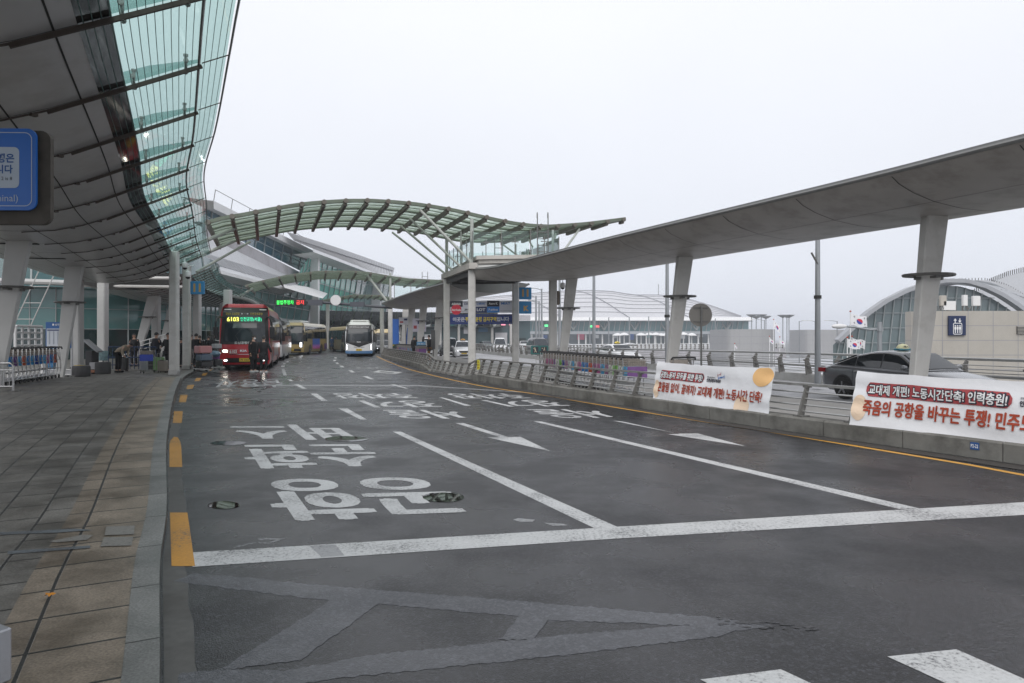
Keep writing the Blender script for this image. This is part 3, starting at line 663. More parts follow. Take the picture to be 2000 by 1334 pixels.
def add_canopy(E, d0, d1, bay, label, far=False):
    root = thing('glass_edged_canopy', E.at(d0)[0] + Vector((0, 0, 4.3)), label, 'canopy', group='canopies along the terminal kerb')
    inv = -root.location
    def bl(mb, name, m, smooth=False):
        mb.v = [tuple(Vector(v)+inv) for v in mb.v]; return mb.build(name, m, root, smooth)
    bl(MB().grid(zstrip(E, 1.95, 7.6, d0, d1, 0, 12)), 'soffit', M_SOFFIT, True)
    bl(MB().grid(zstrip(E, 1.73, 1.945, d0, d1, .004, 1)), 'soffit_border', M_SOFFIT)
    mb = MB()
    rows = zstrip(E, 1.40, 7.6, d0, d1, 0, 8)
    for r in rows:
        for k in range(len(r)): 
            s_ = 1.40+6.2*k/8; r[k] = Vector((r[k].x, r[k].y, 5.30 + .28*math.sin(math.pi*(s_-1.4)/6.2) - (s_-1.4)*.07))
    mb.grid(rows); lip = MB().grid([[r[-1] for r in rows], [eat(E, d0+(d1-d0)*i/(len(rows)-1), 7.6) for i in range(len(rows))]])
    for rr in (rows[0], rows[-1]):
        dd = d0 if rr is rows[0] else d1
        low = [eat(E, dd, 1.40+6.2*k/8) for k in range(9)]; lip.grid([rr, low])
    bl(lip, 'edge_lip', M_JOINT if far else M_SOFFIT)  # far lip coloured near-black, painting in the shade of the gap there
    bl(mb, 'roof', M_ROOFTOP)
    bl(MB().grid(zstrip(E, .06, .43, d0, d1, 0, 1)), 'outer_glass', M_CGLASS)
    bl(MB().grid(zstrip(E, .46, 1.42, d0, d1, 0, 3)), 'inner_glass', M_CGLASS)
    bl(MB().grid(zstrip(E, 1.42, 1.73, d0, d1, 0, 1)), 'dark_glass_band', M_DKGLASS)
    # frit lines running along the glass
    mb = MB(); k = .13 if far else .087; s = .10
    while s < 1.72:
        if abs(s-.445) > .03:
            n = max(2, int((d1-d0)/.8)); mb.grid([[eat(E, d0+(d1-d0)*i/n, s, -.006), eat(E, d0+(d1-d0)*i/n, s+.009 if not far else s+.03, -.006)] for i in range(n+1)])
        s += k
    bl(mb, 'frit_lines', M_FRIT)
    mb = MB(); n = int((d1-d0)/.8)
    mb.tube([eat(E, d0+(d1-d0)*i/n, .445, -.02) for i in range(n+1)], .022, 5)
    mb.tube([eat(E, d0+(d1-d0)*i/n, .02, 0) for i in range(n+1)], .018, 5)
    bl(mb, 'glazing_bar', M_EDGE)
    # panel joints
    mb = MB()
    for s in (1.95, 2.78, 3.9, 5.0, 6.2):
        mb.grid([[eat(E, d0+(d1-d0)*i/n, s-.011, -.004), eat(E, d0+(d1-d0)*i/n, s+.011, -.004)] for i in range(n+1)])
    nb = int((d1-d0)/bay)
    for b in range(nb+1):
        dd = d0 + b*bay + .05
        mb.grid([[eat(E, dd+w_, 1.73+5.8*k/20, -.005) for w_ in (-.009, .009)] for k in range(21)])
    bl(mb, 'panel_joints', M_JOINT)
    for b in range(nb+1):
        dd = d0 + b*bay + .05; mb = MB(); fin = MB()
        a = [eat(E, dd, s, -.05) for s in (.40, 1.05, 1.73, 2.35)]
        for p, q in zip(a, a[1:]): mb.beam(p, q, .040, .055)
        mb.beam(eat(E, dd, .02, -.004), eat(E, dd, .4, -.004), .014, .014)
        a = [eat(E, dd, s, -.03) for s in (2.35, 2.9, 3.5, 4.2)]
        for i_, (p, q) in enumerate(zip(a, a[1:])): mb.beam(p, q, .026-.006*i_, .022)
        for s in (2.5, 3.1): mb.box(tuple(eat(E, dd, s, -.05)), (.08, .07, .035), 1.1)
        beam_ = bl(mb, 'glazing_beam', M_RUSTBAR)
        if far: continue
        lo = [eat(E, dd, s, .02) for s in (.45, 1.1, 1.75)]; hi = [eat(E, dd, s, .02+h) for s, h in ((.45, .05), (1.1, .17), (1.75, .2))]
        fin.grid([lo, hi]); fin.v = [tuple(Vector(v)+inv) for v in fin.v]; fin.build('glass_fin', M_FIN, beam_)
        for s in (.62, 1.3):
            bolt = MB(); p = eat(E, dd, s, .02); T = E.at(dd)[1]
            bolt.tube([p + T*-.24, p + T*.24], .013, 6); bolt.tube([p-T*.255, p-T*.235], .036, 8); bolt.tube([p+T*.235, p+T*.255], .036, 8); bolt.tube([p - Vector((0, 0, .10)), p + Vector((0, 0, .15))], .022, 6); bolt.tube([p+Vector((0, 0, .15)), p+Vector((0, 0, .18))], .036, 8)
            bolt.v = [tuple(Vector(v)+inv) for v in bolt.v]; bolt.build('glass_clamp', M_DSTEEL, beam_)
    return root
def raked_column(root, top, foot, w0, w1, ringlight=True, zt=4.4, t0=.26, m=None, name='raked_column', zf=None):
    "tapered column, wide at the soffit and narrow at the foot; across = the leaning direction"
    m = m or M_COL
    top = Vector(top); foot = Vector(foot); d = top-foot; lean = Vector((d.x, d.y, 0)); inv = -root.location if root else Vector((0, 0, 0))
    a = Vector((1, .12, 0)).normalized(); b_ = Vector((-a.y, a.x, 0)); mb = MB()
    def sec(c, wd, th):
        k = min(.04, th*.22); pts = [(-wd+k, -th), (wd-k, -th), (wd, -th+k), (wd, th-k), (wd-k, th), (-wd+k, th), (-wd, th-k), (-wd, -th+k)]
        return [c + inv + a*x + b_*y for x, y in pts]
    rows = [sec(foot.lerp(top, t), (w1+(w0-w1)*t)/2, (t0*.75+(t0-t0*.75)*t)/2) for t in (0, .25, .5, .75, 1)]
    mb.grid(rows, closed=True); col = mb.build(name, m, root)
    b2 = MB().cyl(foot+inv+Vector((0, 0, .01)), w1*.75+.14, .02, 16); b2.build('base_plate', M_DSTEEL, col)
    if ringlight:
        c = foot.lerp(top, .68) + inv; lm = MB(); n = 20
        for sgn in (-1, 1):
            pts = []
            for k in range(11):
                an = math.pi*(.5 + sgn*(.06+.88*k/10)) ; pts.append(c + a*math.cos(an)*.0 + a*sgn*.02)
        for r_ in (.30, .36, .42):
            lm.tube([c + Vector((math.cos(2*math.pi*k/n)*r_*1.25, math.sin(2*math.pi*k/n)*r_, 0)) for k in range(n+1)], .03, 5)
        lm.box((c.x, c.y, c.z-.07), (.62, .12, .07), .1); lm.box((c.x, c.y, c.z-.05), (.12, .62, .05), .1)
        for k in range(10):
            an = 2*math.pi*k/10; lm.beam(c + Vector((math.cos(an)*.36, math.sin(an)*.28, 0)), c+Vector((math.cos(an)*.55, math.sin(an)*.43, 0)), .02, .04)
        lm.build('ring_uplight', M_DSTEEL, col)
    return col

cL = add_canopy(EDGE_L, 0.3, EDGE_L.L-.05, 2.35, 'dark panelled canopy with teal glass edge sweeping overhead at the left')
for (tx, ty, fx, fy, Y) in [(38, 467, -8, 700, 18.9), (146, 525, 116, 733, 25.6)]:
    t_ = P(tx, ty, Y); t_.z = 4.36; f_ = Vector(((fx-1000)/F*(Y-.1), Y-.1, .30 if Y < 23 else .12))
    raked_column(cL, t_, f_, .60, .28, m=M_COL_L, t0=.20)
# recessed light slots in the soffit
mb = MB()
for d_ in (26.5, 30.5):
    c = eat(EDGE_L, d_, 5.1, -.012)+-cL.location; T = EDGE_L.at(d_)[1]; mb.beam(c - Vector((.75, .1, 0)), c + Vector((.75, .1, 0)), .14, .02)
mb.build('light_slot', M_JOINT, cL)

EDGE_L2 = Path([(-17.0, 39.5), (-18.6, 43.5), (-20.3, 48), (-22.8, 56), (-25.9, 68), (-30, 84), (-37.5, 112)])
cL2 = add_canopy(EDGE_L2, 0.3, EDGE_L2.L-.05, 1.6, 'distant glass-edged canopy curving away behind the red bus', far=True)
for Y, dx in [(44, -4.9), (53, -4.9), (62, -4.9), (71, -4.9), (80, -5)]:
    p = min(EDGE_L2.p, key=lambda q: abs(q.y-Y)); raked_column(cL2, (p.x+dx+.6, Y, 4.4), (p.x+dx-.5, Y-.3, ZP), .7, .34, m=M_COL_L, t0=.3)

# ------- wing-shaped canopies over the island
PROF_R = [(0, 4.86), (.25, 4.70), (.7, 4.55), (1.3, 4.43), (2.1, 4.36), (2.9, 4.36), (3.7, 4.43), (4.3, 4.55), (4.8, 4.72), (5.1, 4.90)]
def profr(s): return interp(PROF_R, s)
def wing_canopy(pts, label, cols, bay, taper0=False, nose=True):
    E = Path(pts)
    root = thing('wing_canopy', E.at(0)[0] + Vector((0, 0, 4.4)), label, 'canopy', group='wing canopies over the traffic island')
    inv = -root.location; L_ = E.L; n = int(L_/.6)
    def pt(d, s, dz=0):
        p, T = E.at(d)
        k = 1
        if taper0 is not False:
            x = (L_-d)/4.2
            if x < 1: k = math.sin(max(0, x)*math.pi/2)**.7
        s2 = s*k
        return Vector((p.x + T.y*s2, p.y - T.x*s2, profr(s)*(1 if True else 1) + (1-k)*.25 + dz)) + inv
    mb = MB().grid([[pt(L_*i/n, 5.1*k/16) for k in range(17)] for i in range(n+1)]); mb.build('soffit', M_SOFFIT_R, root, True)
    top = MB().grid([[pt(L_*i/n, 5.1*k/8, (.10 + .2*math.sin(math.pi*k/8)) + (4.86-profr(5.1*k/8))) for k in range(9)] for i in range(n+1)])
    top.build('roof', M_ROOFTOP, root, True)
    ed = MB()
    for s, sg in ((0, -1), (5.1, 1)):
        ed.grid([[pt(L_*i/n, s, -.015) for i in range(n+1)], [pt(L_*i/n, s, .115) for i in range(n+1)]])
        ed.tube([pt(L_*i/n, s, .03) for i in range(n+1)], .045, 6)
    ed.grid([[pt(0, 5.1*k/16) for k in range(17)], [pt(0, 5.1*k/16, .10 + .2*math.sin(math.pi*k/16)+(4.86-profr(5.1*k/16))) for k in range(17)]])
    ed.grid([[pt(L_, 5.1*k/16) for k in range(17)], [pt(L_, 5.1*k/16, .10 + .2*math.sin(math.pi*k/16)+(4.86-profr(5.1*k/16))) for k in range(17)]])
    ed.build('edge_trim', M_EDGE, root)
    jm = MB(); d = .4
    while d < L_:
        jm.grid([[pt(d+w_, .06+5.0*k/24, -.005) for w_ in (-.009, .009)] for k in range(25)]); d += bay
    for s in (1.3, 3.7): jm.grid([[pt(L_*i/n, s-.006, -.004), pt(L_*i/n, s+.006, -.004)] for i in range(n+1)])
    jm.build('panel_joints', M_JOINT, root)
    for c in cols: raked_column(root, *c[:2], c[2], c[3], c[4] if len(c) > 4 else True)
    return root
E_R = [(11.6, 4.5), (9.9, 7.8), (8.3, 11.1), (7.35, 13.4), (5.95, 16.4), (3.3, 22), (.65, 28.1), (-2.05, 34.1)]
cols = []
for tx, ty, Y, fx in [(1826, 420, 15.2, 1787), (1338, 500, 22.8, 1306), (1117, 545, 31.6, 1096)]:
    t_ = P(tx, ty, Y); t_.z = 4.44; f_ = P(fx, 661, Y-.2); f_.z = ZI(Y); cols.append((t_, f_, .52, .30))
cols.append((Vector((12.2, 7.6, 4.4)), Vector((11.6, 7.5, .14)), .5, .3))
wc1 = wing_canopy(E_R, 'long pale wing canopy sweeping up to the right on raked columns', cols, 2.35, taper0=True)
E_R2 = [(-3.7, 39.6), (-6.2, 46), (-9.0, 54), (-12.1, 63.5)]
cols = []
for tx, fx, Y in [(862, 848, 48), (828, 818, 56), (805, 798, 62), (793, 786, 66)]:
    t_ = P(tx, 600, Y); t_.z = 4.5; f_ = P(fx, 661, Y-.3); f_.z = ZI(Y); cols.append((t_, f_, .62, .34, Y < 57))
wc2 = wing_canopy(E_R2, 'further wing canopy curving in front of the blue advertising boards', cols, 1.4)

# ------------------------------------------------------------------ arched green footbridge-like canopies across the road
M_GPANE = glassmat('green_glass_pane', (.78, .90, .80), .02, .12, .60, (.66, .80, .66))
M_GFRAME = mat('green_painted_steel', (.135, .165, .125), .55, .2, var=.25, scale=4, stain=.4, sscale=2.0, scol=(.08, .07, .055))
M_RIB = mat('weathered_rib_steel', (.13, .12, .10), .6, .2, var=.3, scale=5, stain=.5, sscale=3, scol=(.09, .06, .045))
M_STRUT = mat('strut_paint', (.40, .42, .39), .5, .2, var=.12, scale=4, stain=.4, sscale=3)
M_CLEAR = glassmat('clear_balustrade_glass', (.88, .97, .95), .0, .02, .07, (.5, .75, .68))
def arch_canopy(name, label, N0, u, v, top, W, tab_w, x0, x1, ribs, struts, extra=None, pane=True):
    N0 = Vector((*N0, 0)); u = Vector((*u, 0)).normalized(); v = Vector((*v, 0)).normalized()
    def near(px):
        k = (px-1000)/F    # (N0+u t).x = k (N0+u t).y
        t = (k*N0.y-N0.x)/(u.x-k*u.y); q = N0+u*t; return t, q, HC+(HY-interp(top, px))/F*q.y
    t0 = near(x0)[0]; t1 = near(x1)[0]; samples = []
    M_ = 120; tab = []
    for i in range(M_+1):
        px = x0+(x1-x0)*i/M_; t, q, z = near(px); tab.append((t, z))
    def pt(t, s, dz=0):
        w_ = interp(tab_w, t); q = N0+u*t+v*(w_*s); return Vector((q.x, q.y, interp(tab, t)+dz))
    org = pt((t0+t1)/2, .5); root = thing(name, org, label, 'canopy'); inv = -org
    ts = [t0+(t1-t0)*i/60 for i in range(61)]
    pm = MB(); nb = 4
    for b in range(nb):
        pm.grid([[pt(t, (b+.04)/nb, .0)+inv, pt(t, (b+.96)/nb, .0)+inv] for t in ts])
    pm.build('roof_panes', M_GPANE, root)
    fm = MB()
    for b in range(nb+1):
        dz = 0; fm = MB()
        for a_, b_ in zip(ts, ts[1:]): fm.beam(pt(a_, b/nb, dz)+inv, pt(b_, b/nb, dz)+inv, .16 if b in (0, nb) else .12, .16)
        fm.build('purlin', M_GFRAME, root)
    for b in range(nb):
        fm = MB()
        for q_ in (.5,):
            for a_, b_ in zip(ts[::2], ts[2::2]): fm.beam(pt(a_, (b+q_)/nb, -.02)+inv, pt(b_, (b+q_)/nb, -.02)+inv, .035, .035)
        fm.build('pane_bar', M_GFRAME, root)
    for i in range(ribs+1):
        t = t0+(t1-t0)*(i+.15)/(ribs+.3)
        rm = MB().beam(pt(t, -.02, -.14)+inv, pt(t, 1.02, -.14)+inv, .15, .20)
        rm.cyl(pt(t, -.03, -.05)+inv, .12, .3, 8, v)
        rm.build('rib', M_RIB, root)
    for s_ in struts:
        a_, b_, r_ = s_(pt); MB().tube([a_+inv, b_+inv], r_, 8).build('strut', M_STRUT, root)
    return root, pt, inv
TOP1 = [(395, 437), (407, 434), (435, 426), (477, 419), (520, 410.5), (562, 403), (602, 397.5), (645, 394), (686, 392), (727, 392), (770, 394.5), (811, 398.5), (849, 404), (889, 411), (927, 420), (965, 428.5), (1003, 436), (1040, 440.7), (1073, 442), (1111, 439.5), (1143, 437), (1192, 431), (1223, 427)]
A_ = Vector((-3.75, 39.2, 0)); B_ = Vector((-2.0, 34.0, 0)); C_ = Vector((.2, 38.4, 0)); D_ = Vector((2.0, 33.4, 0))
def st(t, s, foot, r): return lambda pt: (pt(t, s, -.25), Vector(foot), r)
BT = lambda s: B_.lerp(A_, s) + Vector((0, 0, 5.3))
strs = [st(-.6, .0, BT(.0)+Vector((0, 0, .1)), .07), st(-.6, .33, BT(.33), .065), st(-.6, .66, BT(.66), .065), st(-.6, 1.0, BT(1.0), .065)]
DT = lambda s: D_.lerp(C_, s) + Vector((0, 0, 5.2))
strs += [st(8.2, .05, DT(.0), .06), st(7.4, .35, DT(.1), .06), st(6.6, .7, DT(.2), .05), st(5.6, .9, DT(.4), .05)]
L1 = Vector((-14.15, 28.6, 0)); L2 = Vector((-16.1, 33.8, 0))
strs += [st(-9.2, .25, L1+Vector((-.6, 1.4, 5.4)), .09), st(-9.4, .8, L2+Vector((-.6, 0, 5.2)), .09), st(-8.6, .98, L2+Vector((.2, .6, 5.0)), .07)]
ar1, pt1, inv1 = arch_canopy('arched_canopy', 'green ribbed arched canopy leaping over the road ahead', (-4.0, 34.0), (.94, .34), (-.34, .94), TOP1, 7.7,
    [(-20, 7.9), (3.5, 7.7), (5, 6.6), (6.8, 5.0), (8.5, 3.3), (9.8, 1.7), (10.9, .12)], 400, 1221, 21, strs)
def vcol(root, p, w_, d_, z0, z1, rz, m=None, name='column', label=None):
    mb = MB().cbox((p.x, p.y, (z0+z1)/2), (w_, d_, z1-z0), .05, rz)
    mb.v = [tuple(Vector(v_)-root.location) for v_ in mb.v]
    c = mb.build(name, m or M_COL, root)
    b2 = MB().cbox((p.x, p.y, z0+.1), (w_+.03, d_+.03, .2), .03, rz); b2.v = [tuple(Vector(v_)-root.location) for v_ in b2.v]; b2.build('steel_shoe', M_STEEL, c)
    return c
for p in (A_, B_, C_, D_): vcol(ar1, p, .37, .37, .02, 5.08, .1)
for p in (L1, L2): vcol(ar1, p, .34, .34, ZP, 5.3, .1)
mb = MB()
for p in (A_, B_):   # steel uprights over the island columns
    mb.tube([p+Vector((0, 0, 5.0)), Vector((p.x, p.y, 7.6))], .09, 8)
mb.tube([B_.lerp(A_, .4)+Vector((0, 0, 5.2)), B_.lerp(A_, .4)+Vector((0, 0, 7.3))], .05, 6)
mb.tube([D_.lerp(C_, 0)+Vector((0, 0, 5.1)), D_+Vector((0, 0, 6.95))], .06, 8); mb.tube([C_+Vector((0, 0, 5.1)), C_+Vector((0, 0, 6.95))], .06, 8)
for p, q in ((A_, B_), (A_, B_)):
    mb.tube([B_.lerp(A_, .1)+Vector((0, 0, 5.4)), B_.lerp(A_, .9)+Vector((0, 0, 7.2))], .012, 5); mb.tube([B_.lerp(A_, .9)+Vector((0, 0, 5.4)), B_.lerp(A_, .1)+Vector((0, 0, 7.2))], .012, 5)
mb.v = [tuple(Vector(v_)-ar1.location) for v_ in mb.v]; build_split(mb, 'upright', M_STRUT, ar1)
mb = MB()   # base beams and the floor slab between the column pairs
mb.beam(B_+Vector((.1, -.5, 5.22)), A_+Vector((-.15, .4, 5.22)), .42, .30); mb.beam(D_+Vector((0, -.4, 5.12)), C_+Vector((0, .4, 5.12)), .36, .30)
mb.slab([(B_.x+.25, B_.y-.35, 5.55), (D_.x+.2, D_.y-.35, 5.55), (C_.x+.2, C_.y+.5, 5.55), (A_.x+.25, A_.y+.5, 5.55)], .18)
mb.slab([(B_.x+.35, B_.y-.2, 5.36), (D_.x+.1, D_.y-.2, 5.36), (C_.x+.1, C_.y+.3, 5.36), (A_.x+.35, A_.y+.3, 5.36)], .17)
mb.v = [tuple(Vector(v_)-ar1.location) for v_ in mb.v]; mb.build('deck_slab', mat('deck_fascia', (.42, .40, .37), .6, stain=.3), ar1)
# dark trough and pipes beneath the slab
mb = MB()
for k in range(7):
    a_ = A_.lerp(C_, k/6.0); b_ = B_.lerp(D_, k/6.0); mb.beam(b_+Vector((0, 0, 4.95)), a_+Vector((0, 0, 4.95)), .12, .32)
for k in range(3): mb.beam(A_.lerp(B_, .1+.35*k)+Vector((.2, 0, 4.78)), C_.lerp(D_, .1+.35*k)+Vector((-.2, 0, 4.78)), .2, .16)
mb.v = [tuple(Vector(v_)-ar1.location) for v_ in mb.v]; mb.build('under_trusses', mat('dark_truss', (.06, .058, .055), .7), ar1)
# glass balustrade
gm = MB(); pm = MB()
corners = [A_+Vector((-.1, .3, 0)), B_+Vector((0, -.25, 0)), D_+Vector((.3, -.25, 0)), C_+Vector((.3, .3, 0))]
for (a_, b_), nseg in ((( corners[0], corners[1]), 3), ((corners[1], corners[2]), 3), ((corners[2], corners[3]), 3), ((corners[3], corners[0]), 3)):
    for k in range(nseg):
        p = a_.lerp(b_, (k+.03)/nseg); q = a_.lerp(b_, (k+.97)/nseg)
        gm.grid([[p+Vector((0, 0, 5.62)), q+Vector((0, 0, 5.62))], [p+Vector((0, 0, 6.55)), q+Vector((0, 0, 6.55))]])
        gm.grid([[p+Vector((0, 0, 6.56)), q+Vector((0, 0, 6.56))], [p+Vector((0, 0, 6.9)), q+Vector((0, 0, 6.9))]]) if a_ is corners[1] and k < 3 else None
        m_ = a_.lerp(b_, (k+.5)/nseg); pm.beam(m_+Vector((0, 0, 5.6)), m_+Vector((0, 0, 6.62)), .05, .04); d_ = (b_-a_).normalized()*.18; pm.beam(m_-d_+Vector((0, 0, 6.38)), m_+d_+Vector((0, 0, 6.38)), .03, .04)
        pm.beam(p+Vector((0, 0, 5.6)), p+Vector((0, 0, 6.95 if a_ is corners[1] else 6.6)), .04, .04)
for mb, nme, mm in ((gm, 'balustrade_pane', M_CLEAR), (pm, 'balustrade_post', M_DSTEEL)):
    mb.v = [tuple(Vector(v_)-ar1.location) for v_ in mb.v]; build_split(mb, nme, mm, ar1)
def ladder(name, base, h, w_, label, hook=True, rz=0, m=None):
    r = thing(name, base, label, 'ladder', rz, group='access ladders on the canopies'); m = m or M_DSTEEL
    for sx in (-1, 1):
        pts = [(sx*w_/2, 0, 0), (sx*w_/2, 0, h*.5), (sx*w_/2, 0, h)]
        if hook: pts += [(sx*w_/2, .04, h+.16), (sx*w_/2, .16, h+.24), (sx*w_/2, .30, h+.2), (sx*w_/2, .34, h+.02)]
        MB().tube(pts, .03, 6).build('stile', m, r)
    mb = MB(); n = max(2, int(h/.36))
    for k in range(n): mb.tube([(-w_/2, 0, .2+k*h*.86/n), (w_/2, 0, .2+k*h*.86/n)], .02, 5)
    mb.build('rungs', m, r); return r
lp = P(1060, 490, 33.2); ladder('access_ladder', (lp.x, 33.2, 5.35), 2.2, .52, 'tall hooked ladder rising through the green arched canopy')
lp = P(974, 520, 36.5); ladder('access_ladder', (lp.x, 36.5, 5.62), 1.55, .42, 'short ladder inside the glass balustrade', False)

# second and third arches further on
TOP2 = [(470, 562), (500, 552), (560, 538.5), (620, 530.5), (690, 530), (722, 533), (760, 540), (800, 545.5), (855, 548), (880, 547)]
A2 = Vector((-13.9, 73, 0)); B2 = Vector((-12.05, 67.6, 0))
strs2 = [lambda pt: (pt(-2.2, .1, -.2), B2+Vector((-.1, .2, 5.0)), .13), lambda pt: (pt(-13.0, .3, -.2), Vector((-25.5, 64, 5.6)), .12)]
ar2, pt2, inv2 = arch_canopy('arched_canopy', 'second green arched canopy, seen beneath the nearest one', (-12.0, 67.5), (.96, .28), (-.28, .96), TOP2, 8, [(-40, 8), (40, 8)], 478, 868, 13, strs2)
for p in (A2, B2): vcol(ar2, p, .42, .42, -.1, 5.1, .1)
for p in (Vector((-26.6, 62.5, 0)),): vcol(ar2, p, .36, .36, ZP, 5.8, .1)
mb = MB(); mb.tube([B2+Vector((0, 0, 5)), B2+Vector((0, 0, 8.1))], .12, 8); mb.slab([(B2.x+.2, B2.y-.3, 5.0), (B2.x+8, B2.y+1.2, 5.0), (A2.x+8, A2.y+1.2, 5.0), (A2.x+.2, A2.y+.3, 5.0)], .45)
mb.v = [tuple(Vector(v_)-ar2.location) for v_ in mb.v]; mb.build('deck_slab', M_STRUT, ar2)
gm = MB(); pm = MB()
for k in range(5):
    p = B2+Vector((.4+1.6*k, .25*k, 0)); q = B2+Vector((.4+1.6*(k+.96), .25*(k+.96), 0)); gm.grid([[p+Vector((0, 0, 5.5)), q+Vector((0, 0, 5.5))], [p+Vector((0, 0, 7.1)), q+Vector((0, 0, 7.1))]])
    pm.beam(p+Vector((0, 0, 5.45)), p+Vector((0, 0, 7.2)), .07, .06)
for mb, nme, mm in ((gm, 'balustrade_pane', M_CLEAR), (pm, 'balustrade_post', M_DSTEEL)):
    mb.v = [tuple(Vector(v_)-ar2.location) for v_ in mb.v]; build_split(mb, nme, mm, ar2)
ladder('access_ladder', (P(830, 560, 67).x, 67, 5.6), 2.6, .55, 'pale ladder standing above the second green arch', False)
TOP3 = [(600, 592), (655, 582), (690, 576), (740, 577), (775, 584)]
ar3, pt3, inv3 = arch_canopy('arched_canopy', 'third arched canopy, small and far, beneath the second arch', (-22, 104), (.96, .28), (-.28, .96), TOP3, 9, [(-60, 8), (60, 8)], 628, 768, 10, [])
for px in (640, 762):
    q = P(px, 600, 106); vcol(ar3, Vector((q.x, q.y, 0)), .5, .5, -.1, HC+(HY-590)/F*106, .1)

for z_, dx in ((5.0, 0), (4.55, .6)):
    a = P(150, 600, 37.5); b_ = P(352, 600, 38); o = thing('service_pipe', (a.x, 37.5, z_), 'upper white pipe crossing under the far end of the left canopy' if z_ > 4.9 else 'lower white pipe crossing under the far end of the left canopy', 'pipe', group='white pipes under the left canopy')
    MB().tube([(0, 0, 0), (b_.x-a.x, .5+dx, 0)], .09, 10).build('pipe', M_COL, o); MB().tube([(1.5, .1, 0), (1.5, .1, .5)], .02, 5).build('hanger', M_DSTEEL, o)
# ------------------------------------------------------------------ plinth and railing on the near side of the island
def base_h(Y):
    return interp([(24.0, .27), (27.2, .27), (28.6, .02), (34.4, .02), (36.2, .27), (80, .27)], Y)
M_RAILS = mat('railing_steel', (.34, .335, .32), .42, .65, var=.2, scale=10, stain=.35, sscale=4, scol=(.15, .13, .11))
M_POST = mat('railing_post', (.17, .165, .155), .55, .4, var=.25, scale=10, stain=.45, sscale=4, scol=(.08, .07, .06))
root = thing('plinth_wall', PL.at(8)[0], 'low grey concrete plinth carrying the near railing along the island', 'wall'); inv = -root.location
d = .3; i = 0
mb = MB()
while d < PL.L-1.2:
    ln = 1.36; p, T = PL.at(d); q, T2 = PL.at(d+ln-.012); h0, h1 = base_h(p.y), base_h(q.y)
    nA = Vector((T.y, -T.x, 0)); nB = Vector((T2.y, -T2.x, 0))     # towards the island
    if max(h0, h1) > .05:
        def sec(c, n_, h): return [c+n_*.0, c+n_*.0+Vector((0, 0, h-.03)), c+n_*.03+Vector((0, 0, h)), c+n_*.34+Vector((0, 0, h)), c+n_*.34]
        a = [v+inv for v in sec(p, nA, h0)]; b_ = [v+inv for v in sec(q, nB, h1)]
        mb.add(a+b_, [(0,1,2,3,4), (9,8,7,6,5)]+[(k, k+5, (k+1) % 5+5, (k+1) % 5) for k in range(5)])
    d += ln; i += 1
mb.build('plinth_blocks', M_CONC, root)
mb = MB(); d = .3; A1 = []; A2_ = []
while d < PL.L-1.3:
    p, T = PL.at(d); nA = Vector((T.y, -T.x, 0)); h = base_h(p.y)-.02
    if h > .05: A1.append([p+nA*.012+inv, p+nA*.012+Vector((0, 0, h-.02))+inv, p+nA*.33+Vector((0, 0, h-.012))+inv])
    elif A1: mb.grid(A1); A1 = []
    d += .68
if len(A1) > 1: mb.grid(A1)
mb.build('joint_filler', M_DKGAP, root)
mb = MB(); d = .3; rows = []
while d < 28:
    p, T = PL.at(d); nA = Vector((T.y, -T.x, 0)); rows.append([p-nA*.10+Vector((0, 0, .006)), p-nA*.42*(1-.5*d/28)-nA*.08+Vector((0, 0, .006))]); d += .5
mb.grid([r[::-1] for r in rows]); o = mb.build('drain_grating', mat('drain_grate', (.06, .055, .05), .6, .3, var=.6, scale=60)); tag(o, kind='structure')

def near_fence():
    root = thing('guard_railing', PL.at(12)[0], 'near grey steel railing of raked posts and four rods on the plinth', 'railing'); inv = -root.location
    off = .17; pp = []
    d = .75; k = 0
    def lean(d, z):
        p, T = PL.at(d); n_ = Vector((T.y, -T.x, 0)); h = base_h(p.y); return p + n_*(off + z*.30) + Vector((0, 0, h+z))
    while d < PL.L-.4:
        a = lean(d, 0)+inv; b_ = lean(d, .53)+inv; T = PL.at(d)[1]; n_ = Vector((T.y, -T.x, 0))
        mb = MB().beam(a-n_*.02, b_+n_*.0, .03, .15, up=n_, w1=.03, h1=.09); mb.box(tuple(a+Vector((0, 0, .012))), (.2, .2, .02), math.atan2(T.y, T.x))
        mb.beam(b_-T*.05, b_+T*.05, .12, .05)
        mb.build('post', M_POST, root); d += 1.0; k += 1
    n = int(PL.L/.5)
    mb = MB()
    for i in range(n):
        a, b_ = lean(.3+(PL.L-.6)*i/n, .555)+inv, lean(.3+(PL.L-.6)*(i+1)/n, .555)+inv; mb.beam(a, b_, .11, .045)
    mb.build('top_rail', M_RAILS, root)
    for z in (.09, .20, .31, .42):
        MB().tube([lean(.3+(PL.L-.6)*i/n, z)+inv for i in range(n+1)], .017, 6).build('rod', M_STEEL, root)
    return root, lean
fence_near, lean = near_fence()

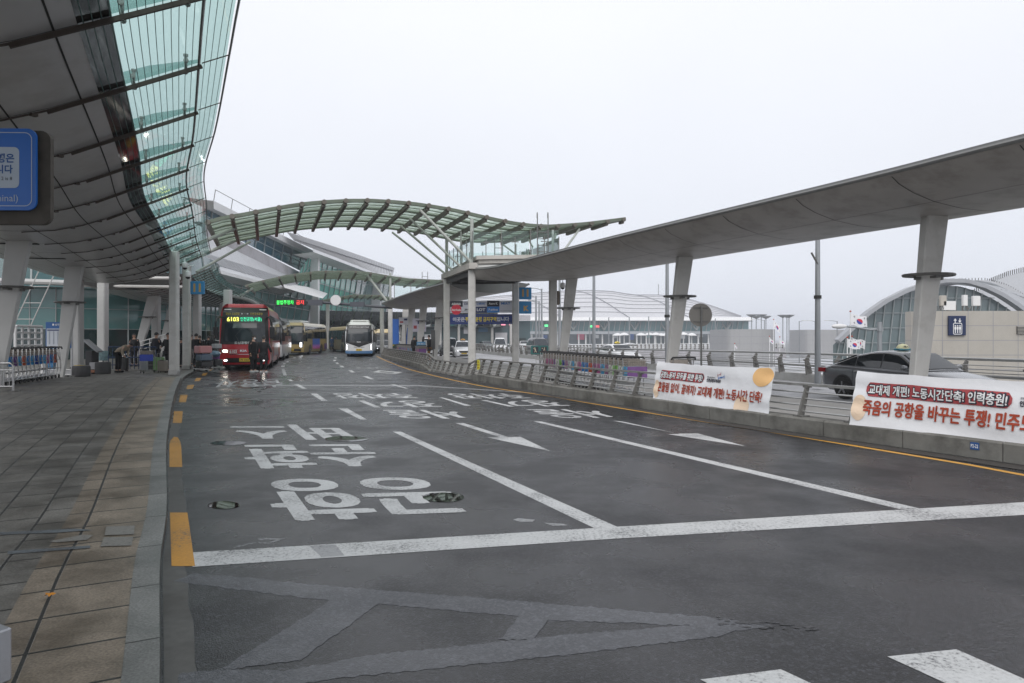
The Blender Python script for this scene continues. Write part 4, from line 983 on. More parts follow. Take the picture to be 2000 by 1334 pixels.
# ------------------------------------------------------------------ parapet railing on the outer road
def far_rail():
    root = thing('parapet_railing', RAIL.at(14)[0], 'parapet railing of curved dark posts and steel tubes beyond the outer road', 'railing'); inv = -root.location
    def lp(d, x, z):
        p, T = RAIL.at(d); n_ = Vector((T.y, -T.x, 0)); return p + n_*x + Vector((0, 0, zroad(p.y)+.34+z)) + inv
    d = .9
    while d < min(RAIL.L-1, 98*1.95):
        T = RAIL.at(d)[1]; n_ = Vector((T.y, -T.x, 0)); mb = MB()
        pts = [(.02, 0, .30), (-.04, .35, .24), (-.10, .58, .17), (.02, .80, .10)]
        for (x0, z0, w0), (x1, z1, w1) in zip(pts, pts[1:]): mb.beam(lp(d, x0, z0), lp(d, x1, z1), .05, w0, up=n_, w1=.05, h1=w1)
        mb.beam(lp(d, -.10, .56), lp(d, -.10, .62), .06, .26, up=n_)
        mb.build('post', M_POST, root); d += 1.95
    n = int(RAIL.L/1.0)
    for x, z, r in ((.06, .86, .05), (-.06, .36, .05), (-.12, .68, .014), (-.1, .56, .014), (-.1, .46, .014), (.0, .24, .014), (.0, .12, .014)):
        MB().tube([lp(.3+(RAIL.L-.6)*i/n, x, z) for i in range(n+1)], r, 7).build('tube_rail' if r > .03 else 'rod', M_STEEL, root)
far_rail()

# ------------------------------------------------------------------ banners on the near railing
M_CLOTH = mat('banner_cloth', (.74, .74, .76), .65, var=.04, scale=2, bump=.5, bscale=5, stain=.12, sscale=2)
M_RED = mat('banner_red', (.36, .055, .06), .7, var=.08, scale=5); M_DKRED = mat('banner_dark_red', (.34, .045, .015), .7, var=.06)
M_INK = mat('banner_ink', (.03, .03, .045), .7); M_WINK = mat('banner_white_ink', (.74, .74, .74), .7); M_BLUEINK = mat('banner_blue', (.05, .18, .50), .7)
M_ORANGE_INK = mat('banner_orange', (.78, .47, .20), .7, var=.1); M_PALEOR = mat('banner_pale_orange', (.80, .62, .46), .7, var=.08)
def sOf(px, py, z):   # distance along the fence of a point at height z
    q = G(px, py, z); return min(((PL.at(.1*k)[0]-Vector((q.x, q.y, 0))).length, .1*k) for k in range(int(PL.L*10)))[1]
def sX(px, z=.1):
    best = None
    for k in range(int(PL.L*20)):
        q = lean(.05*k, z); x = 1000+F*q.x/max(.5, q.y); e = abs(x-px)
        if q.y > 4 and (best is None or e < best[0]): best = (e, .05*k)
    return best[1]
def banner(sa, sb, label, seed, parts, zt=.87):
    root = thing('protest_banner', PL.at((sa+sb)/2)[0]+Vector((0, 0, .27)), label, 'banner', group='banners tied to the near railing'); inv = -root.location; s_len[0] = abs(sb-sa)
    def fn(u, v, lift=0):   # u 0..1 left to right, v 0..1 bottom to top
        z = v*zt - .035*math.sin(u*math.pi)*v - .012*abs(math.sin(u*math.pi*4))*v + .012*math.sin(u*math.pi*2)*(1-v)
        d = sa+(sb-sa)*u; p, T = PL.at(d); n_ = Vector((T.y, -T.x, 0)); h = .27
        wob = .007*math.sin(u*23+seed)*(1-v*.5)+.014*math.sin(u*8+v*4+seed)+.008*math.sin(v*15+u*5+seed)*math.sin(u*math.pi)+.012*math.exp(-((u-.02)*14)**2)*math.sin(v*20)+.012*math.exp(-((u-.98)*14)**2)*math.sin(v*17)
        return p + n_*(.025 + z*.20 + wob - lift) + Vector((0, 0, h+z-.02)) + inv
    N = 60
    MB().grid([[fn(i/N, j/14) for j in range(15)] for i in range(N+1)]).build('cloth', M_CLOTH, root, True)
    for p_ in parts: p_(root, fn)
    # cord ends
    for u, sg in ((0, -1), (1, 1)):
        for v in (.03, .97):
            a = fn(u, v); d = sa+(sb-sa)*u + sg*-(-.35); q = lean(d, .1 if v < .5 else .62)+inv
            MB().tube([a, a.lerp(q, .5)-Vector((0, 0, .02)), q], .006, 4).build('cord', mat('pale_cord', (.55, .72, .68), .6), root)
            kn = MB(); random.seed(int(seed*10)+sg)
            for k in range(7): e = Vector((random.uniform(-.07, .07), random.uniform(-.05, .05), random.uniform(-.1, .05))); kn.tube([q, q+e*.6+Vector((0, 0, .03)), q+e], .007, 4)
            kn.build('knot', mat('pale_cord'), root)
    return root, fn
s_len = [1.0]
def b_box(u0, u1, v0, v1, m, lift=.006, name='printed_panel', r=.02):
    def f(root, fn):
        mb = MB(); n = 40
        ar = .87/ (1e-6+1) 
        rows = []
        for i in range(n+1):
            u = u0+(u1-u0)*i/n; e = min(u-u0, u1-u); k = 0 if e >= r else (1-math.sqrt(max(0, 1-((r-e)/r)**2)))*.09
            rows.append([fn(u, v0(u)+k+(v1(u)-v0(u)-2*k)*j/6, lift) for j in range(7)])
        mb.grid(rows); mb.build(name, m, root)
    return f
def b_text(s, u0, u1, v0, v1, m, lift, bold, name='lettering'):
    def f(root, fn):
        mb = MB(); k = 0
        for du, dv in ((0, 0), (1, 0), (-1, 0), (0, 1), (0, -1), (.7, .7), (-.7, .7), (.7, -.7), (-.7, -.7)):
            e = bold*.16*(v1(0)-v0(0)); dU = e*du*.87/max(.5, (s_len[0])); text_map(mb, s, lambda u, v: fn(u0+(u1-u0)*u+dU*.9, (v0(u)+(v1(u)-v0(u))*v)+e*dv, lift+.0003*k), 0, 0.0); k += 1
        mb.build(name, m, root)
    return f
def b_disc(cu, cv, ru, rv, m, lift=.007, v0=0., name='printed_sun'):
    def f(root, fn):
        mb = MB(); n = 28
        mb.grid([[fn(cu+ru*q*math.cos(2*math.pi*k/n), min(.99, max(.01, cv+rv*q*math.sin(2*math.pi*k/n))), lift) for k in range(n)] for q in (.01, .25, .5, .75, 1)], closed=True); mb.build(name, m, root)
    return f
C = lambda x: (lambda u: x)
# banner with the long slogan in the middle of the picture; u=0 at its left end
s1a, s1b = sX(1515), sX(1284)
banner(s1b, s1a, 'white banner with short red title box and orange disc at its top right', 1.3, [
    b_disc(.93, .80, .07, .22, M_ORANGE_INK), b_disc(.03, .28, .03, .24, M_PALEOR), b_disc(.80, .12, .055, .22, M_PALEOR),
    b_box(.055, .47, C(.56), C(.80), M_RED, .010),
    b_text('공항노동자 모두를 위한 투쟁!', .062, .463, C(.585), C(.775), M_INK, .014, .5, 'lettering_shadow'),
    b_text('공항노동자 모두를 위한 투쟁!', .065, .46, C(.595), C(.765), M_WINK, .021, .15),
    b_text('흔들림 없이, 끝까지! 교대제 개편! 노동시간 단축!', .05, .945, C(.22), C(.48), M_DKRED, .016, .17),
    b_text('민주노총공공운수노조', .495, .565, C(.70), C(.735), M_INK, .01, .1, 'small_lettering'),
    b_text('인천공항지역지부', .495, .615, C(.60), C(.685), M_INK, .01, .3, 'small_lettering'),
    b_box(.59, .645, lambda u: .70+(u-.59)*.9, lambda u: .73+(u-.59)*.9, M_BLUEINK, .012, 'printed_emblem', .02),
    b_box(.585, .615, lambda u: .78+(u-.59)*1.5, lambda u: .795+(u-.59)*1.5, M_RED, .012, 'printed_emblem', .01),
])
s2a = sX(1674)
banner(s2a, max(.6, s2a-3.75), 'white banner with long red title box, cut off by the right picture edge', 4.1, [
    b_disc(.035, .33, .035, .24, M_PALEOR), b_disc(.97, .75, .05, .2, M_ORANGE_INK),
    b_box(.055, .615, C(.56), C(.82), M_RED, .010),
    b_text('교대제 개편! 노동시간단축! 인력충원!', .065, .603, C(.585), C(.795), M_INK, .014, .5, 'lettering_shadow'),
    b_text('교대제 개편! 노동시간단축! 인력충원!', .068, .600, C(.597), C(.783), M_WINK, .021, .15),
    b_text('죽음의 공항을 바꾸는 투쟁! 민주노총이 함께', .055, .86, C(.22), C(.49), M_DKRED, .016, .2),
    b_text('민주노총공공운수노조', .64, .71, C(.72), C(.755), M_INK, .01, .1, 'small_lettering'),
    b_text('인천공항지역지부', .64, .76, C(.61), C(.70), M_INK, .01, .3, 'small_lettering'),
])
# small yellow notice tied on the railing
def notice():
    d = sOf(958, 727, .3); p = lean(d, .33); T = PL.at(d)[1]; r = -T; n_ = Vector((-T.y, T.x, 0)); c = p+n_*.06
    up = Vector((.0, 0, 1))
    mb = MB(); plate(mb, c, r, up, [(-.17, -.2), (.17, -.17), (.15, .2), (-.15, .2)], .01)
    o = thing('notice_sheet', c, 'bright yellow notice sheet hanging on the near railing', 'notice'); mb.v = [tuple(Vector(v)-c) for v in mb.v]; mb.build('sheet', mat('yellow_sheet', (.72, .68, .04), .6, var=.06), o)
    t = MB()
    for k, s in enumerate(('주정차', '금지구역', '견인지역')): text_plane(t, s, n_*.013+up*(.11-.11*k), r, up, .07, bold=.03)
    t.build('lettering', M_DKRED, o)
notice()
# kerb number plate on the plinth
def number_plate():
    d = sOf(1882, 874, .16); p, T = PL.at(d); r = -T; n_ = Vector((-T.y, T.x, 0)); c = p+n_*.004+Vector((0, 0, .165))
    o = thing('number_plate', c, 'tiny blue number plate fixed on the concrete plinth', 'plate')
    mb = MB(); plate(mb, (0, 0, 0), r, (0, 0, 1), rrect(.115, .10, .008), .006); mb.build('plate', mat('enamel_blue', (.02, .08, .25), .4), o)
    t = MB(); text_plane(t, 'P2-22', n_*.009, r, (0, 0, 1), .05, .095, bold=.02); t.build('lettering', M_WINK, o)
number_plate()

# ------------------------------------------------------------------ signs
M_SIGNBLUE = mat('sign_blue', (.012, .10, .36), .45, var=.05); M_NAVY = mat('navy_board', (.012, .03, .12), .4, var=.05); M_OCHRE = mat('ochre_letter', (.46, .28, .08), .5)
M_MIDBLUE = mat('mid_blue_board', (.03, .20, .42), .5, var=.06)
def hang_sign(c, w_, h_, t_, label, m, texts, rz=0, name='hanging_sign', extra=None, group=None, depth=.12):
    o = thing(name, c, label, 'sign', rz, group)
    MB().cbox((0, depth/2, 0), (w_, depth, h_), .02).build('panel', m, o)
    for s, x, z, h, mm, b_ in texts:
        t = MB(); text_plane(t, s, (x, -.006, z), (1, 0, 0), (0, 0, 1), h, bold=b_); t.build('lettering', mm, o)
    if extra: extra(o)
    return o
p = P(1026, 573, 37.4); hang_sign(p, .68, .66, 0, 'blue square sign with ochre number 11 fixed beside the island column', M_MIDBLUE, [('11', 0, .02, .40, M_OCHRE, .05)])
p = P(1026, 600.5, 37.4); hang_sign(p, .68, .68, 0, 'blue square sign with ochre letter K under the number sign', M_MIDBLUE, [('K', .05, -.05, .30, M_OCHRE, .05)])
p = P(385, 562, 32.5); hang_sign(p, .66, .62, 0, 'blue square sign with ochre number 11 beneath the left canopy edge', M_MIDBLUE, [('11', 0, 0, .40, M_OCHRE, .05)])
# board hanging between the far pair of island columns
def col_board():
    yy = 38.2; a = P(877, 586, yy); b_ = P(1000, 586, yy); W = b_.x-a.x; rz = math.atan2(C_.y-A_.y, C_.x-A_.x)
    x0 = A_.x+.19; x1 = C_.x-.19; W = (x1-x0)/math.cos(rz); c = Vector(((x0+x1)/2, (A_.y+C_.y)/2, HC+(HY-600)/F*38.8)) 
    o = thing('overhead_board', c, 'airline logo board strung between two island columns over a navy warning strip', 'sign', rz)
    H = .66; zc = HC+(HY-599)/F*38.8-c.z
    MB().box((0, .02, zc), (W, .05, .68)).build('panel', mat('logo_white', (.62, .62, .68), .5, var=.03), o)
    cells = [(0, .21, 1, M_INK, 'ASIANA', M_WINK), (.21, .41, 1, None, 'DHC', M_NAVY), (.41, .60, 1, None, 'C AIRWAY', M_BLUEINK), (.60, .80, 1, M_INK, 'Aero K', M_WINK), (.80, 1, 1, None, 'MIAT', M_BLUEINK),
             (.0, .21, 0, None, 'AirAsia', M_WINK), (.21, .41, 0, None, 'JIN AIR', M_INK), (.41, .60, 0, M_NAVY, 'LOT', M_WINK), (.60, .80, 0, mat('logo_blue', (.04, .22, .60), .5), 'P airlines', M_WINK)]
    for u0, u1, top, m, s, tm in cells:
        x = -W/2+W*(u0+u1)/2; w_ = W*(u1-u0); z = zc+(.17 if top else -.17)
        if m: MB().box((x, -.009, z), (w_*.985, .008, .335)).build('logo_tile', m, o)
        if s == 'AirAsia': MB().cyl((x, -.009, z+.02), .30, .01, 24, 'y').build('logo_disc', mat('logo_red', (.62, .02, .05), .5), o)
        t = MB(); text_plane(t, s, (x, -.016, z), (1, 0, 0), (0, 0, 1), .13 if s != 'LOT' else .17, min(w_*.72, .6), bold=.03); t.build('lettering', tm, o)
    z2 = HC+(HY-623.5)/F*38.8-c.z
    MB().box((0, .02, z2), (W, .05, .56)).build('warning_strip', mat('strip_blue', (.012, .035, .19), .45), o)
    t = MB(); text_plane(t, '이곳은', (-W*.355, -.009, z2), (1, 0, 0), (0, 0, 1), .25, bold=.02); t.build('lettering', M_WINK, o); t = MB(); text_plane(t, '입니다', (W*.355, -.009, z2), (1, 0, 0), (0, 0, 1), .25, bold=.02); t.build('lettering', M_WINK, o)
    t = MB(); text_plane(t, '주정차운행 금지구역', (0, -.009, z2), (1, 0, 0), (0, 0, 1), .27, W*.50, bold=.03); t.build('lettering', mat('letter_yellow', (.75, .60, .03), .5), o)
    for z in (zc+.25, zc-.25, z2+.2, z2-.2): MB().tube([(-W/2-.2, 0, z), (W/2+.2, 0, z)], .012, 5).build('hanging_rod', M_DSTEEL, o)
col_board()
# mast arm with LED message sign
def gantry():
    Y = 64; a = P(766, 601, Y); o = thing('message_gantry', a, 'dark horizontal mast arm carrying sign backs and a pale disc over the road', 'gantry'); inv = -a
    z = a.z; xl = P(598, 590, Y).x
    m = mat('dark_mast', (.05, .055, .065), .5, .2)
    MB().tube([Vector((0, 0, -.0)), Vector((xl-a.x, 0, P(600, 588.5, Y).z-a.z))], .13, 8).build('arm', m, o)
    def pl_(x0, y0, x1, y1, nm, mm, y=-.2):
        q0, q1 = P(x0, y1, Y)-a, P(x1, y0, Y)-a; return MB().cbox(((q0.x+q1.x)/2, y, (q0.z+q1.z)/2), (q1.x-q0.x, .14, q1.z-q0.z), .02).build(nm, mm, o)
    pl_(602.5, 585.5, 631, 597, 'sign_back', mat('sign_back', (.06, .065, .08), .6)); pl_(684.5, 590, 713, 599.5, 'sign_back', mat('sign_back'))
    q = P(657, 586.5, Y)-a; MB().cyl((q.x, -.25, q.z), .49, .05, 28, 'y').build('disc_back', mat('pale_disc', (.62, .62, .62), .5), o)
    c = P(569, 590.7, Y); s = thing('led_sign', c, 'black LED message sign with green and red Korean text over the road', 'LED sign')
    w_ = P(598.5, 590, Y).x-P(540, 590, Y).x; MB().cbox((0, 0, 0), (w_, .2, .60), .02).build('housing', mat('led_black', (.012, .012, .012), .5), s)
    G_ = mat('led_green', (.02, .3, .05), .5, emit=(.05, 1, .12), estr=1.6); R_ = mat('led_red', (.4, .02, .02), .5, emit=(1, .04, .04), estr=1.6)
    t = MB(); text_plane(t, '불법주정차', (-w_*.195, -.104, 0), (1, 0, 0), (0, 0, 1), .40, w_*.57, bold=.006); t.build('led_lettering', G_, s)
    t = MB(); text_plane(t, '금지', (w_*.30, -.104, 0), (1, 0, 0), (0, 0, 1), .40, w_*.25, bold=.006); t.build('led_lettering', R_, s)
    MB().tube([(w_/2-.1, .05, 0), (w_/2+.4, .05, .05)], .08, 8).build('arm_stub', m, s)
gantry()
# big blue sign cut by the left edge
def big_sign():
    Y = 6.2; a = P(0, 250, Y); b_ = P(68, 410, Y); h = a.z-b_.z; w_ = 1.05; cx = b_.x-w_/2; cz = (a.z+b_.z)/2
    o = thing('direction_sign', (cx, Y, cz), 'rounded blue terminal sign with a white inset panel, cut by the left edge', 'sign', R(2))
    q = P(84, 432, Y)
    plate_m = MB(); plate(plate_m, (.02, .11, -.06), (1, 0, 0), (0, 0, 1), rrect(w_+.14, h+.12, .09, 6), .05); plate_m.build('backing_board', mat('backing_board', (.075, .066, .056), .85, var=.3, scale=12, stain=.5, sscale=5), o)
    mb = MB(); plate(mb, (0, .02, 0), (1, 0, 0), (0, 0, 1), rrect(w_, h, .08, 6), .02); mb.build('panel', mat('sign_face_blue', (.012, .12, .46), .35, var=.03), o)
    wm = mat('sign_white', (.42, .48, .56), .5)
    mb = MB(); oo = rrect(w_-.07, h-.07, .065, 6); ii = rrect(w_-.085, h-.085, .058, 6); n = len(oo)
    mb.add([(x, -.003, z) for x, z in oo]+[(x, -.003, z) for x, z in ii], [(k, (k+1) % n, n+(k+1) % n, n+k) for k in range(n)]); mb.build('border', wm, o)
    mb = MB(); iw = w_-.30; plate(mb, (0, -.001, .015), (1, 0, 0), (0, 0, 1), rrect(iw, h*.50, .045, 6), .003); mb.build('inset', wm, o)
    xr = iw/2-.04; t = MB()
    text_plane(t, '출발행은', (xr, -.006, .10), (1, 0, 0), (0, 0, 1), .085, align='r', bold=.03)
    text_plane(t, '8입니다', (xr-.015, -.006, -.0), (1, 0, 0), (0, 0, 1), .08, align='r', bold=.03); t.build('lettering', mat('sign_ink_blue', (.015, .08, .26), .5), o)
    t = MB(); text_plane(t, 'Terminal 2 is 8', (xr-.02, -.006, -.085), (1, 0, 0), (0, 0, 1), .032, align='r'); t.build('lettering', M_INK, o)
    t = MB(); text_plane(t, '(Passenger Terminal)', (iw/2-.01, -.003, -h*.365), (1, 0, 0), (0, 0, 1), .082, align='r'); t.build('lettering', wm, o)
    MB().tube([(-w_/2+.2, .16, -cz+.05), (-w_/2+.2, .16, h/2)], .045, 8).build('pole', M_STEEL, o)
big_sign()
# round sign seen from behind
def round_sign():
    Y = 20.5; c = P(1369, 615, Y); zg = ZI(Y); o = thing('round_road_sign', (c.x, Y, zg), 'back of a round road sign on a thin pole by the trolleys', 'road sign')
    m = mat('sign_rear', (.22, .21, .195), .55, .5, var=.12, scale=6, stain=.2, sscale=6)
    MB().cyl((0, .05, c.z-zg), .35, .012, 36, 'y').build('disc', m, o); MB().lathe([(.36, -.01), (.362, 0), (.36, .01)], (0, 0, 0), 36)
    MB().tube([(.01, 0, 0), (.01, 0, c.z-zg+.26)], .03, 8).build('pole', M_DSTEEL, o)
    for z in (.21, -.20): MB().box((0, .03, c.z-zg+z), (.44, .03, .03)).build('bracket', M_DSTEEL, o)
round_sign()
# elevator / pedestrian symbol sign on a short post
def walk_sign():
    Y = 29.5; c = P(1054, 683.5, Y); zg = ZI(Y); o = thing('pedestrian_sign', (c.x, Y, zg), 'dark green sign with two black walking figure tiles by the trolleys', 'sign')
    z = c.z-zg; gm_ = mat('dark_green_board', (.02, .13, .12), .5)
    mb = MB(); plate(mb, (0, 0, z), (1, 0, 0), (0, 0, 1), rrect(.76, .37, .05), .05); mb.build('panel', gm_, o)
    for sx in (-1, 1):
        x = sx*.18; mb = MB(); plate(mb, (x, -.052, z), (1, 0, 0), (0, 0, 1), rrect(.25, .26, .01), .004); mb.build('tile', M_INK, o)
        mb = MB(); y = -.062
        mb.cyl((x+.03*sx, y, z+.085), .022, .004, 10, 'y')
        for a_, b_, w_ in (((.02*sx, .06), (.0, -.02), .035), ((0, -.02), (.05, -.10), .02), ((0, -.02), (-.04, -.10), .02), ((.01*sx, .04), (.06*sx, -.01), .014)):
            mb.beam((x+a_[0], y, z+a_[1]), (x+b_[0], y, z+b_[1]), w_, .004, up=(0, 1, 0))
        mb.cyl((x-.07, y, z+.07), .02, .004, 10, 'y'); mb.build('figure', mat('pictogram_cream', (.62, .52, .38), .5), o)
    MB().tube([(0, .0, 0), (0, .0, z-.16)], .02, 6).build('post', M_DSTEEL, o)
walk_sign()
# ------------------------------------------------------------------ terminal on the left
M_TEAL = mat('teal_glass_wall', (.085, .20, .195), .08, 0, var=.3, scale=.25, spec=.8)
M_TEAL2 = mat('blue_tinted_glass', (.02, .085, .12), .06, 0, var=.25, scale=.15, spec=.8)
M_GREENGL = mat('bright_green_glass', (.09, .34, .28), .08, 0, var=.5, scale=.12, spec=.8)
M_MULL = mat('mullion', (.30, .33, .33), .5, .4)
M_ROOFW = mat('pale_metal_roof', (.52, .53, .55), .45, .3, var=.06, scale=.5, stain=.2, sscale=.3)
M_ROOFG = mat('grey_metal_roof', (.36, .37, .39), .45, .3, var=.08, scale=.4, stain=.2, sscale=.3)
M_WHITE_PAINT = mat('white_paint', (.66, .66, .66), .45, var=.05, scale=2)
M_FSEAM0 = mat('roof_seam_grey', (.22, .22, .23), .7)
M_CONCW = mat('facade_concrete', (.40, .39, .41), .8, var=.1, scale=.6, stain=.5, sscale=.35)
M_FLAGW0 = mat('pale_panel', (.5, .5, .52), .6)
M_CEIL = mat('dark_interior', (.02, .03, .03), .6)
# lower glazed wall behind the pavement
def low_wall():
    pts = [(-62, 44), (-47, 45.5), (-37.5, 47.5), (-31, 51), (-27.5, 57), (-28.5, 67), (-32, 80), (-37, 97), (-45, 118)]
    E = Path(pts, 1.0); o = thing('terminal_hall', (-37, 48, 0), 'teal glazed terminal hall wall behind the waiting passengers', 'building'); inv = -o.location
    n = int(E.L/1.55); H0, H1, H2, H3 = .12, 2.35, 3.85, 5.35
    gl = MB(); dk = MB(); ml = MB(); up = MB()
    for i in range(n):
        a = E.at(E.L*i/n)[0]+inv; b_ = E.at(E.L*(i+1)/n)[0]+inv; T = (b_-a).normalized(); nn = Vector((T.y, -T.x, 0))
        Z = lambda v, z: v+Vector((0, 0, z))
        gl.grid([[Z(a, H1), Z(b_, H1)], [Z(a, H3), Z(b_, H3)]]); dk.grid([[Z(a, H0), Z(b_, H0)], [Z(a, H1), Z(b_, H1)]])
        sl = nn*-1.2
        up.grid([[Z(a, H3)-nn*.6, Z(b_, H3)-nn*.6], [Z(a, 9.5)+sl, Z(b_, 9.5)+sl]])
        ml.beam(Z(a, H1)+nn*.03, Z(a, H3)+nn*.03, .05, .07)
        if i % 3 == 0: ml.beam(Z(a, H3)-nn*.55, Z(a, 9.5)+sl+nn*.05, .12, .1)
        ml.beam(Z(a, H0)+nn*.02, Z(a, H1)+nn*.02, .06, .08) if i % 2 == 0 else None
        for z in (H1, H2, H3): ml.beam(Z(a, z)+nn*.03, Z(b_, z)+nn*.03, .06, .05)
    gl.build('glazing', M_TEAL, o); dk.build('doors_glass', mat('dark_door_glass', (.012, .03, .03), .05, spec=.8, var=.4, scale=.5), o); up.build('upper_glazing', mat('upper_teal', (.03, .095, .10), .1, spec=.7, var=.3, scale=.3), o); ml.build('mullions', M_MULL, o)
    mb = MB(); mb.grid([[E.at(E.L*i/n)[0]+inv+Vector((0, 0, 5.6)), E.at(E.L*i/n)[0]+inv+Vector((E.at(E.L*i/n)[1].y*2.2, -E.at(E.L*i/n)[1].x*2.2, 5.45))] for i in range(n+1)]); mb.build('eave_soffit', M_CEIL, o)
    MB().tube([E.at(E.L*i/n)[0]+inv+Vector((E.at(E.L*i/n)[1].y*2.2, -E.at(E.L*i/n)[1].x*2.2, 5.55)) for i in range(n+1)], .2, 8).build('eave_beam', M_COL_L, o)
    for k in range(5, n, 4):
        a = E.at(E.L*k/n)[0]+inv; T = E.at(E.L*k/n)[1]; nn = Vector((T.y, -T.x, 0)); c = a-nn*1.4; MB().cyl((c.x, c.y, 1.2), .28, 2.2, 10).build('inner_column', mat('pale_green_column', (.20, .30, .27), .6), o)
low_wall()
# white railings of the ramp by the wall, upright columns
def tube_rail(label, p0, p1, h, n, r=.05, m=None, dz=0, z0=ZP):
    o = thing('white_ramp_railing', (p0[0], p0[1], z0), label, 'railing', group='white tube railings by the terminal'); m = m or M_WHITE_PAINT
    d = Vector((p1[0]-p0[0], p1[1]-p0[1], dz))
    for k in range(n+1): a = d*(k/n); MB().tube([a, a+Vector((0, 0, h))], r*.9, 8).build('post', m, o)
    MB().tube([Vector((0, 0, h*.2))]+[Vector((0, 0, h*.86)), d*.03+Vector((0, 0, h))]+[d*(k/4)+Vector((0, 0, h)) for k in range(1, 5)], r*1.15, 8).build('top_tube', m, o)
    for z in (.25, .5, .75): MB().tube([Vector((0, 0, h*z)), d+Vector((0, 0, h*z))], r*.8, 8).build('mid_tube', m, o)
    return o
p = P(30, 677, 27.5); q = P(82, 677, 29); tube_rail('white tube railing standing high over the left luggage trolley row', (p.x, 27.5), (q.x, 29), 1.05, 4, z0=1.1, dz=0)

p = P(338, 700, 43); tube_rail('white stair railing rising behind the standing passengers', (p.x-2.6, 42), (p.x+.2, 43), 1.0, 4, r=.03, dz=1.0, z0=.12)
p = P(355, 700, 46); tube_rail('white ramp railing beyond the left column pair', (p.x-.5, 46), (p.x+4.5, 48), 1.0, 5, r=.03, dz=0, z0=.5)
def tower_col(px, Y, w_, label, m=M_COL_L, z1=5.3):
    q = P(px, 700, Y); o = thing('upright_column', (q.x, Y, ZP), label, 'column', group='upright grey columns near the terminal wall')
    MB().cbox((0, 0, (z1-ZP)/2), (w_, w_, z1-ZP), .05).build('shaft', m, o); MB().cbox((0, 0, .12), (w_+.04, w_+.04, .24), .03).build('shoe', M_DSTEEL, o)
tower_col(151, 31.5, .42, 'upright grey column standing right behind the second raked column'); tower_col(201, 35.5, .42, 'upright grey column behind the two round seats')
tower_col(445, 50, .5, 'upright grey column just behind the red bus front', z1=5.2); tower_col(305, 45, .45, 'upright grey column behind the crowd by the green suitcase')
tower_col(385, 46, .45, 'upright grey column behind the travellers beside the bus', z1=5.0)
# ladder truss against the upper glazing
ld = thing('glazing_ladder', P(25, 640, 40), 'leaning white ladder truss against the upper terminal glazing', 'ladder')
for dx in (0, 1.0): MB().tube([(dx, 0, 0), (dx+2.2, 0, 4.8)], .032, 6).build('stile', M_COL_L, ld)
mb = MB()
for k in range(5): mb.tube([(.2+.45*k, 0, .5+.95*k), (1.2+.45*k, 0, .5+.95*k)], .025, 6)
mb.build('rungs', M_COL_L, ld)

